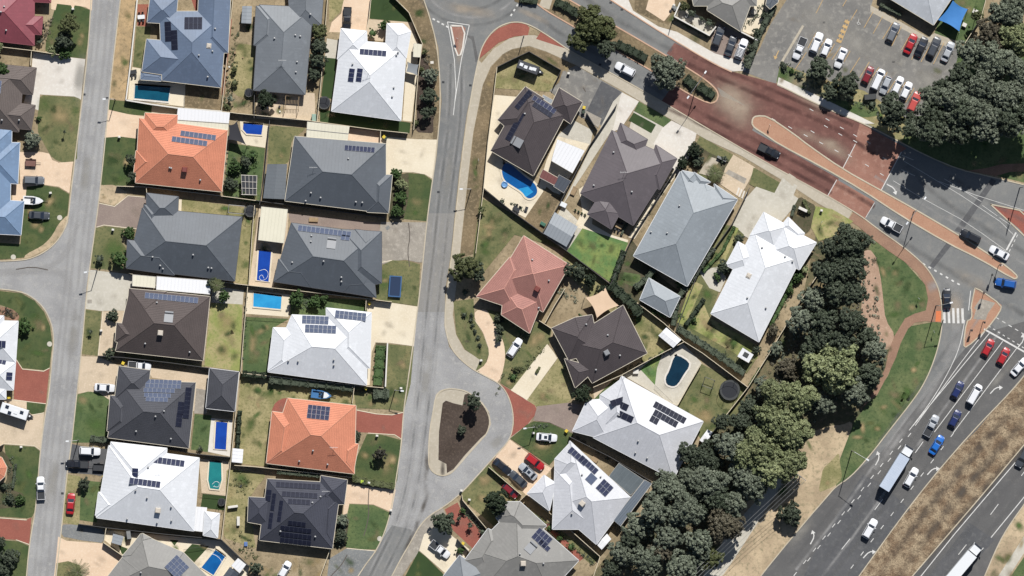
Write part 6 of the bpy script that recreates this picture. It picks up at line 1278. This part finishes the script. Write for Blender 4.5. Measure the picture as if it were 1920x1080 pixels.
# ---------------- pools
def waterm(n, c, c2): return mat(n, c, c2, None, .35, 1.5, .08, grain=.05, bump=.02)
WA = {'teal': waterm('teal_water',(46,140,140),(38,122,126)),'blue': waterm('bright_blue_water',(34,80,178),(30,68,158)),'mid': waterm('pool_blue_water',(28,104,172),(24,88,152)),'dark': waterm('dark_blue_water',(24,92,116),(20,78,102)),'inky': waterm('inky_water',(24,56,76),(20,46,64)),'sky': waterm('sky_blue_water',(60,170,224),(48,150,208))}
def pool(P, wt, desc, cop, cw=3.0, sm=0, steps=None, hose=None):
    if sm: P = chaikin(P, sm)
    n = len(P); cx = sum(p[0] for p in P)/n; cy = sum(p[1] for p in P)/n; t = thing('swimming_pool', desc, 'swimming pool', W(cx, cy))
    pts = [tuple(W(x, y)[:2]) for x, y in P]; obj('water', MB().prism(pts, 0, .14), WA[wt], t)
    obj('coping', ribbon_mb(P+[P[0], P[1]], cw, 0, .19), cop, t)
    if steps:
        for i, q in enumerate(steps): obj('step', MB().prism([tuple(W(x, y)[:2]) for x, y in q], .1, .148), WA['sky'] if wt in ('blue','mid') else WA['teal'] if wt == 'sky' else mat('submerged_step',(60,120,146),rough=.2,grain=.03), t)
    if hose:
        hb = MB(); H_ = chaikin(hose, 2, False)
        for a, b in zip(H_, H_[1:]): hb.tube(W(*a, .16), W(*b, .16), .05, .05, 6)
        solo('pool_cleaner_hose', hb, M_cabw, 'white curling cleaner hose floating in the pool', 'hose')
pool([(253,158),(320,163),(316,192),(251,186)],'dark','dark rectangular pool with white coping',M_concw,3.4,steps=[[(272,158),(302,160),(302,162),(272,160)],[(280,164),(304,166),(304,168),(280,166)]])
pool([(456,230),(494,233),(491,254),(462,252),(454,243)],'blue','small bright blue pool beside black shade sail',M_cream)
pool([(484,468),(510,470),(505,529),(480,526)],'blue','narrow bright blue pool under the cream patio roof',M_cream,3.2,hose=[(486,508),(497,504),(504,512),(500,523),(490,527),(485,520),(491,514),(495,522)])
pool([(475,548),(529,555),(527,581),(474,576)],'sky','sky blue rectangular pool',M_cream,3)
pool([(404,789),(428,791),(425,844),(401,842)],'blue','narrow bright blue pool beyond the pavilion',M_cream,3); pool([(392,863),(416,866),(417,900),(411,919),(393,917),(389,900)],'teal','teal pool with cut corners',M_cream,3,hose=[(398,908),(404,902),(412,905),(410,914),(400,912)])
pool([(404,1029),(424,1043),(400,1090),(376,1070),(400,1045)][:2]+[(401,1080),(376,1064)],'mid','angled mid blue pool at the bottom',M_cream,3.2,hose=[(395,1038),(408,1042),(418,1055),(412,1062)])
pool([(938,312),(952,300),(985,330),(1005,343),(1010,358),(1006,368),(994,375),(984,371),(978,361),(960,350),(942,338)],'mid','kidney shaped pool with pale ledge',M_cream,3.4,2,steps=[[(968,355),(990,350),(1000,360),(985,370)]])
pool([(1262,668),(1272,664),(1294,678),(1293,690),(1285,700),(1272,722),(1262,727),(1248,722),(1246,708),(1254,694)],'inky','dark oval pool in a paved yard',M_concw,3.2,1)
# ---------------- street lamps, signals, poles
M_pole = mat('galvanised_pole', (150,150,148), rough=.5, metal=.3, grain=.03); M_pdark = mat('dark_signal_paint', (60,62,62), rough=.5, grain=.03)
def lamp(x, y, h, arms, desc='steel street lamp'):
    t = thing('street_lamp', desc, 'street lamp', W(x, y, 0)); link('pole', MB().tube((0,0,0),(0,0,h),.13,.08,8).mesh('pole', M_pole), t)
    for dx, dy in arms:
        e = Vector((dx*S, -dy*S, h+.3)); a = link('arm', MB().tube((0,0,h-.1),e,.07,.05,6).mesh('arm', M_pole), t); d = Vector((e.x, e.y, 0)).normalized(); n = Vector((-d.y, d.x, 0))*.17
        b = Vector((e.x, e.y, e.z)); link('lamp_head', MB().frus([b-n,b+d*.7-n,b+d*.7+n,b+n],[b-n+Vector((0,0,.15)),b+d*.7-n+Vector((0,0,.1)),b+d*.7+n+Vector((0,0,.1)),b+n+Vector((0,0,.15))]).mesh('lamp_head', M_cabw), t)
lg = 'tall street lamps'
for a in ((1597,845,12,[(22,13)],'tall street lamp with one arm over the highway'),(1307,158,8.5,[(12,-18),(-17,24)],'double armed street lamp on the hedge median'),(1713,397,10,[(15,-22),(-15,20)],'double armed street lamp on the paved median'),(1912,352,12.5,[(5,-30)],'tall street lamp at the right edge'),(1755,573,11,[(20,-5)],'tall street lamp beside the zebra crossing'),
          (216,187,5.6,[(-15,0)],'short street lamp with arm over the west street'),(182,507,5.4,[(-16,3)],'short street lamp with arm over the west street'),(147,825,5.6,[(-15,1)],'short street lamp with arm over the west street'),(741,731,5.6,[(11,1)],'short street lamp on the grass verge'),(883,355,5.4,[(-15,0)],'short street lamp beside the footpath'),
          (982,68,5,[],'slim lamp post on the red paving'),(1261,38,4,[],'slim post on the dirt verge'),(1002,800,5,[(-15,2)],'short street lamp on the lawn'),(1768,600,4,[],'slim post beside the zebra crossing')): lamp(*a)
def signal(x, y, h, ang, desc):
    t = thing('traffic_signal', desc, 'traffic light', W(x, y, 0), math.radians(ang)); link('pole', MB().tube((0,0,0),(0,0,h),.07,.07,8).mesh('pole', M_pdark), t)
    link('signal_head', MB().box(.1,.3,-.2,.2,h-1.1,h).box(.28,.45,-.17,.17,h-.25,h-.2).box(.28,.45,-.17,.17,h-.6,h-.55).mesh('signal_head', M_pdark), t)
    link('backboard', MB().box(.08,.11,-.35,.35,h-1.25,h+.15).mesh('backboard', M_pdark), t)
    for i, c in enumerate(((200,30,30),(220,160,30),(40,150,70))): link('lens', MB().box(.3,.32,-.1,.1,h-.3-i*.34,h-.1-i*.34).mesh('lens', mat(('red','amber','green')[i]+'_lens', c, rough=.3, grain=0)), t)
signal(1872,498,4.5,30,'traffic signal at the tip of the paved median'); signal(1844,550,4.2,120,'traffic signal on the triangular crossing island'); signal(1843,603,4.4,-60,'traffic signal at the south side of the crossing island'); signal(1820,618,3,-60,'small signal post on the southern island'); signal(1860,515,4,200,'traffic signal beside the blue turning car')
def sign(x, y, ang, h=2.4, desc='small road sign on a post'):
    t = thing('road_sign', desc, 'road sign', W(x, y, 0), math.radians(ang)); link('post', MB().tube((0,0,0),(0,0,h),.04).mesh('post', M_pole), t); link('sign_panel', MB().box(.04,.07,-.3,.3,h-.65,h).mesh('sign_panel', M_cabw), t)
sign(857,73,60); sign(1540,416,-30); sign(897,300,0); sign(1722,560,40); sign(1750,622,20); sign(1443,235,30,2.2)
t = thing('power_pole', 'timber power pole with crossarm over the sandy reserve', 'power pole', W(1500,893,0)); link('pole', MB().tube((0,0,0),(0,0,10),.16,.12).mesh('pole', M_bark), t); link('crossarm', MB().tube((-.95,.7,9.5),(.95,-.7,9.5),.07).mesh('crossarm', M_pole), t)
for k in (-.9,-.3,.3,.9):
    wb_ = MB(); pr = None
    for i in range(13):
        u = i/12; p = Vector((k*1.0-u*34, -k*.75-u*32, 9.6-2.2*4*u*(1-u))); 
        if pr: wb_.tube(pr, p, .035, .035, 4)
        pr = p
    link('wire', wb_.mesh('wire', M_pole), t)
t = thing('power_pole', 'second timber power pole hidden among the trees', 'power pole', W(1217,1160,0)); link('pole', MB().tube((0,0,0),(0,0,10),.16,.12).mesh('pole', M_bark), t)
# ---------------- small things
M_bin = mat('dark_green_bin', (52,66,52), rough=.5, grain=.04); M_lidy = mat('yellow_lid', (224,196,60), rough=.5, grain=.02); M_lidr = mat('lime_lid', (190,214,70), rough=.5, grain=.02)
def wbin(x, y, ang=0, lid=None):
    t = thing('wheelie_bin', ('yellow' if lid is None else 'lime')+' lidded wheelie bin', 'wheelie bin', W(x, y, .03), math.radians(ang), 'wheelie bins')
    link('body', MB().frus([(-.22,-.22,.05),(.22,-.22,.05),(.22,.22,.05),(-.22,.22,.05)],[(-.3,-.3,1),(.3,-.3,1),(.3,.3,1),(-.3,.3,1)]).mesh('body', M_bin), t)
    link('lid', MB().frus([(-.34,-.34,1),(.36,-.34,1),(.36,.34,1),(-.34,.34,1)],[(-.3,-.3,1.08),(.3,-.3,1.08),(.3,.3,1.08),(-.3,.3,1.08)]).mesh('lid', lid or M_lidy), t)
    for s in (-1,1): link('wheel', MB().tube((-.28,s*.2,.1),(-.28,s*.28,.1),.1).mesh('wheel', M_tyre), t)
for x, y, l in ((720,257,None),(693,569,None),(686,728,None),(1095,202,None),(679,903,M_lidr),(195,893,None),(17,745,None),(868,1019,None),(231,681,None),(1062,808,None)): wbin(x, y, random.uniform(0,90), l)
for x, y in ((723,259),(1094,210),(682,905)): 
    t = thing('wheelie_bin', 'dark lidded wheelie bin', 'wheelie bin', W(x, y, .03), .3, 'wheelie bins'); link('body', MB().frus([(-.22,-.22,.05),(.22,-.22,.05),(.22,.22,.05),(-.22,.22,.05)],[(-.3,-.3,1),(.3,-.3,1),(.3,.3,1),(-.3,.3,1)]).mesh('body', M_bin), t); link('lid', MB().box(-.34,.36,-.34,.34,1,1.07).mesh('lid', M_bin), t)
def letterbox(x, y, m=None):
    t = thing('letterbox', 'small masonry letterbox', 'letterbox', W(x, y, 0), random.uniform(-.2,.2), 'front yard letterboxes')
    link('pillar', MB().box(-.25,.25,-.2,.2,0,1).mesh('pillar', m or F_white), t); link('cap', MB().frus([(-.3,-.25,1),(.3,-.25,1),(.3,.25,1),(-.3,.25,1)],[(-.2,-.15,1.12),(.2,-.15,1.12),(.2,.15,1.12),(-.2,.15,1.12)]).mesh('cap', F_white), t)
    link('slot', MB().box(-.12,.12,-.215,-.2,.7,.75).mesh('slot', M_tray), t)
for a in ((95,362),(212,431),(137,17),(224,257),(207,1016) if False else (40,838),(707,817),(752,728),(1066,138),(1540,395),(902,676),(880,937),(865,920),(1011,771) if False else (1000,812),(692,905),(733,957),(190,620)): letterbox(*a)
def slab(name, desc, cat, x, y, r, m, sq=False, z=.06, ang=0):
    o = link(name, (MB().disc(0,0,r*S,-.02,z,20) if not sq else MB().box(-r*S,r*S,-r*S*.8,r*S*.8,-.02,z)).mesh(name, m), None, W(x, y, 0), math.radians(ang)); tag(o, desc, cat); return o
for a in ((112,408),(25,482),(93,645),(712,1010)): slab('manhole_cover','round pale concrete manhole cover','manhole cover',*a,4.8,M_conc)
for a in ((158,177),(201,184),(117,925),(831,154),(882,160),(1145,5),(1166,18),(1125,121),(1545,42),(1610,79),(1675,116),(822,360)): slab('drain_grate','dark square drain grate','drain grate',*a,2.4,M_tray,True)
slab('utility_lid','white square utility lid in brown verge','utility lid',810,117,3,M_concw,True,ang=5); slab('utility_lid','grey square utility lid','utility lid',727,427,4,M_grav,True,ang=40); slab('utility_lid','pale square utility lid','utility lid',168,565,4,M_concg,True,ang=3)
slab('floor_mat','black doormat','doormat',1243,243,4.5,M_tray,True,.04,-25)
def trampoline(x, y, r, desc, mm, square=False, fr=None):
    t = thing('trampoline', desc, 'trampoline', W(x, y, 0)); R = r*S; fm = fr or M_pdark
    if square:
        q = MB().box(-R*.55,R*.55,-R,R,.75,.78); link('mat', q.mesh('mat', mm), t); f = MB()
        for b in ((-R*.65,-R*.53,-R*1.1,R*1.1),(R*.53,R*.65,-R*1.1,R*1.1),(-R*.53,R*.53,-R*1.1,-R*.98),(-R*.53,R*.53,R*.98,R*1.1)): f.box(*b,.76,.86)
        link('frame', f.mesh('frame', fm), t); c = [(-R*.6,-R),(R*.6,-R),(R*.6,R),(-R*.6,R)]; t.rotation_euler.z = math.radians(-4)
    else:
        link('mat', MB().disc(0,0,R*.82,.85,.87,28).mesh('mat', mm), t); f = MB()
        for i in range(28):
            a, b = 2*math.pi*i/28, 2*math.pi*(i+1)/28; f.face([(R*.8*math.cos(a),R*.8*math.sin(a),.9),(R*math.cos(a),R*math.sin(a),.9),(R*math.cos(b),R*math.sin(b),.9),(R*.8*math.cos(b),R*.8*math.sin(b),.9)]); f.tube((R*math.cos(a),R*math.sin(a),2.6),(R*math.cos(b),R*math.sin(b),2.6),.03,.03,5)
        link('frame', f.mesh('frame', fm), t); c = [(R*math.cos(k*math.pi/3),R*math.sin(k*math.pi/3)) for k in range(6)]
    for a in c: link('leg', MB().tube((a[0],a[1],0),(a[0],a[1],2.6 if not square else .8),.04).mesh('leg', M_pole), t)
M_net = mat('black_trampoline_mat', (44,46,52), rough=.8, grain=.03)
trampoline(1368,731,19,'large round black trampoline with safety frame',M_net); trampoline(470,396,11,'round dark trampoline beside the fence',M_net); trampoline(467,174,8,'small round dark trampoline',M_net); trampoline(608,193,12,'round dark trampoline on artificial turf',M_net); trampoline(741,537,18,'rectangular blue edged trampoline on front lawn',mat('navy_trampoline_mat',(30,52,84),rough=.7,grain=.03),True,mat('blue_pad',(44,92,140),rough=.6,grain=.03)); trampoline(416,941,7,'small grey round trampoline on turf',M_net)
M_timber = mat('weathered_timber', (176,152,120), (150,128,100), None, 1, 5, grain=.15)
def tableset(x, y, ang, desc, m, n=4):
    t = thing('outdoor_table', desc, 'outdoor table', W(x, y, .02), math.radians(ang)); link('tabletop', MB().box(-.8,.8,-.45,.45,.7,.75).mesh('tabletop', m), t)
    for sx in (-1,1):
        for sy in (-1,1): link('leg', MB().box(sx*.7-.03,sx*.7+.03,sy*.38-.03,sy*.38+.03,0,.7).mesh('leg', m), t)
    for k in range(n):
        a = [(-.4,-.85),(.4,-.85),(-.4,.85),(.4,.85)][k]; p = W(x, y)+Matrix.Rotation(math.radians(ang),3,'Z')@Vector((a[0],a[1],0)); c = thing('outdoor_chair', 'dark garden chair', 'garden chair', (p.x,p.y,.02), math.radians(ang)+(0 if a[1] < 0 else math.pi), 'garden chairs'); 
        link('seat', MB().box(-.22,.22,-.22,.22,.42,.46).mesh('seat', M_tray), c); link('backrest', MB().box(-.22,.22,-.25,-.21,.46,.9).mesh('backrest', M_tray), c)
        for sx in (-1,1): 
            for sy in (-1,1): link('leg', MB().box(sx*.2-.02,sx*.2+.02,sy*.2-.02,sy*.2+.02,0,.42).mesh('leg', M_tray), c)
tableset(1160,424,-25,'timber garden table on pale paving',M_timber); tableset(265,32,5,'white garden table on red paving',M_cabw); tableset(968,392,-35,'dark slatted garden table on cream paving',M_tray); tableset(250,135,10,'small dark garden table by the dark pool',M_tray,2); tableset(1338,1090-30,0,'x',M_timber,0) if False else None
tableset(1000,1070,-40,'y',M_timber,0) if False else None
def frame_box(x, y, ang, w_, d_, h, desc, cat, name, m, slats=0):
    t = thing(name, desc, cat, W(x, y, 0), math.radians(ang)); f = MB()
    for sx in (-1,1):
        for sy in (-1,1): f.tube((sx*w_/2,sy*d_/2,0),(sx*w_/2,sy*d_/2,h),.06)
        f.tube((sx*w_/2,-d_/2,h),(sx*w_/2,d_/2,h),.06); f.tube((-w_/2,sx*d_/2,h),(w_/2,sx*d_/2,h),.06)
    link('frame', f.mesh('frame', m), t)
    if slats:
        s = MB()
        for i in range(slats): s.box(-w_/2+i*w_/slats,-w_/2+i*w_/slats+.08,-d_*.1,d_*.2,h,h+.05)
        link('slats', s.mesh('slats', m), t)
    return t
frame_box(548,193,-3,3,3,2.3,'timber climbing frame with slatted deck','play frame','climbing_frame',M_timber,9); frame_box(1328,718,-20,2.3,2,1.8,'dark steel goal frame on dry lawn','goal frame','goal_frame',M_pdark); frame_box(444,393,-5,3.6,1.8,1.9,'grey clothesline frame','clothesline','clothesline',M_pole)
for x, y in ((1079,394),(1085,397),(1091,400),(1097,403)):
    t = thing('potted_plant','clipped potted plant in a short row','potted plant',W(x,y,.03),0,'row of four potted plants'); link('pot', MB().tube((0,0,0),(0,0,.4),.2,.26,10).mesh('pot', F_white), t); c = link('foliage', CR['bush'][1][0], t, (0,0,.25)); c.scale = (.4,.4,.6); c.material_slots[0].link = 'OBJECT'; c.material_slots[0].material = FO['green']
for x, y, r, d, m in ((946,346,5,'round blue inflatable pool toy',mat('pale_blue_vinyl',(110,160,210),rough=.4,grain=.02)),(1288,30,3.4,'round grey garden planter',M_grav),(1413,22,5,'round white water feature in the courtyard',M_conc),(1436,28,5,'second round white planter in the courtyard',M_conc)):
    mb = MB(); R = r*S
    for i in range(20):
        a, b = 2*math.pi*i/20, 2*math.pi*(i+1)/20; mb.tube((R*math.cos(a),R*math.sin(a),.3),(R*math.cos(b),R*math.sin(b),.3),.16,.16,8)
    o = link('ring_float' if 'toy' in d else 'round_planter', mb.disc(0,0,R,0,.25,20).mesh('ring', m), None, W(x,y,.02)); tag(o, d, 'pool toy' if 'toy' in d else 'planter')
for x, y, ang, w_, d_, h, d, c, nm, m in ((1192,697,0,1.2,.9,.8,'white outdoor daybed by the turf','daybed','daybed',F_white),(1828,22,-25,1.1,.9,1.2,'white play cube in the play yard','play cube','play_cube',F_white),(1808,47,-25,.9,.8,.9,'white play table in the play yard','play table','play_table',F_white),(447,977,0,.6,2.0,.8,'white bench in the dry backyard','bench','garden_bench',F_white),(437,950,8,2.2,.5,1.2,'white sawhorse table by the fence','table','folding_table',F_white),
    (242,1003,8,.9,1.8,1.8,'grey water tank beside the small shed','water tank','water_tank',M_grav),(589,221,0,.9,1.6,1.4,'pale green storage cabinet by the fence','cabinet','storage_cabinet',mat('pale_green_steel',(150,176,160),rough=.5)),(1505,393,-25,2,.6,1.6,'white letter wall beside the driveway','wall','garden_wall',F_white),(1631,182,5,2.6,1.2,1.5,'dark sign board on the car park garden edge','sign board','sign_board',M_pdark),(1353,302-4,-28,2.2,.5,1,'grey garden bench in the front garden','bench','garden_bench',M_grav),
    (1018,418+2,-30,1.2,.7,.7,'green garden box on brown yard','garden box','garden_box',mat('dark_teal_plastic',(60,110,90),rough=.5)),(1056,384,-25,1.5,1.0,1.1,'white spa cover between shed and potted plants','spa','spa',M_cabw),(1076,358,-25,1.0,1.9,.5,'long timber deck box on cream path','deck box','deck_box',M_timber),(1398,668-3,-30,1.2,1,2.72,'dark square barbecue hood on the white roof','barbecue hood','barbecue_hood',M_pdark),(461,1020,0,.7,.9,.5,'crumpled blue tarpaulin heap on dry ground','tarpaulin','tarpaulin',mat('blue_tarpaulin',(90,120,176),rough=.6)),
    (588,412,-3,2,.9,.4,'open timber crate on the grey paving','crate','timber_crate',M_timber),(1115,862,-30,1.4,1,.7,'timber storage box in the narrow side yard','storage box','storage_box',M_timber)):
    mb = MB(); mb.box(-w_/2,w_/2,-d_/2,d_/2,0,h*.92); mb.frus([(-w_/2-.04,-d_/2-.04,h*.92),(w_/2+.04,-d_/2-.04,h*.92),(w_/2+.04,d_/2+.04,h*.92),(-w_/2-.04,d_/2+.04,h*.92)],[(-w_/2+.04,-d_/2+.04,h),(w_/2-.04,-d_/2+.04,h),(w_/2-.04,d_/2-.04,h),(-w_/2+.04,d_/2-.04,h)])
    o = link(nm, mb.mesh(nm, m), None, W(x, y, .02), math.radians(ang)); tag(o, d, c)
for i in range(26):
    x, y = random.choice(((430,130),(445,100),(560,205),(470,985),(450,1040),(510,200),(1275,20),(1405,40),(1100,870),(445,900),(985,395),(1320,640),(645,230)))
    x += random.uniform(-18,18); y += random.uniform(-12,12); k = random.choice(('clutter_box','plant_pot','rock')); w_ = random.uniform(.25,.6)
    mb = MB().tube((0,0,0),(0,0,w_),w_*.4,w_*.55,8) if k == 'plant_pot' else MB().ball((0,0,w_*.3),w_*.6,8,.7) if k == 'rock' else MB().box(-w_,w_,-w_*.6,w_*.6,0,w_).box(-w_*.95,w_*.95,-w_*.55,w_*.55,w_,w_+.03)
    o = link(k, mb.mesh(k, random.choice((M_timber,M_grav,F_white,M_tray))), None, W(x, y, .02), random.uniform(0,3)); tag(o, {'clutter_box':'small backyard storage box','plant_pot':'small plant pot','rock':'small garden rock'}[k], {'clutter_box':'box','plant_pot':'pot','rock':'rock'}[k], 'backyard odds and ends')
# ---------------- labels: each description is completed with where the thing stands
EXTRA = [('the carpark hatched bay',1583,58),('the teardrop island',868,820),('the splitter island',857,75),('the zebra crossing',1788,592),('the white box truck',1680,878),('the curved dirt path',1640,570),('the blue shade sail',1790,28),('the road bend at left',120,440),('the long paved median',1600,335),('the hedge median',1200,110),('the dry highway median',1780,900),('the round trampoline',1368,732),('the kidney pool',980,365),('the blue trampoline',741,537),('the cracked concrete driveway',755,455)]
ALL = LM+EXTRA
def direction(dx, dy):
    a = math.degrees(math.atan2(dy, dx)) % 360
    return ['right of','lower right of','below','lower left of','left of','upper left of','above','upper right of'][int((a+22.5)//45) % 8]
used = set()
for o, d, at in TAGS:
    if d.endswith('!'): o['label'] = d[:-1]; used.add(d[:-1])
for o, d, at in TAGS:
    if d.endswith('!'): continue
    if at: x, y = at
    else: x, y = o.location.x/S+960, 540-o.location.y/S
    near = sorted(ALL, key=lambda a: (a[1]-x)**2+(a[2]-y)**2)
    c = []
    for n in near[:4]: c.append(f"{d} {direction(x-n[1], y-n[2])} {n[0]}")
    for sz in ('farther',):
        for n in near[:5]: c.append(f"{d} farther {direction(x-n[1], y-n[2])} {n[0]}")
    c += [f"{d} between {a[0]} and {b[0]}" for a in near[:3] for b in near[:4] if a is not b and len((d+a[0]+b[0]).split()) < 14]
    c += [f"{d} a little {direction(x-n[1], y-n[2])} {n[0]}" for n in near[:5]]
    c += [f"{d} near the {'top' if y < 270 else 'bottom' if y > 810 else 'middle'} {direction(x-n[1], y-n[2])} {n[0]}" for n in near[:6]]
    k = 0
    for q in c:
        if q not in used and len(q.split()) <= 16: break
    else: print('DUP LABEL', d, x, y); q = ' '.join(c[0].split()[:16])
    used.add(q); o['label'] = q
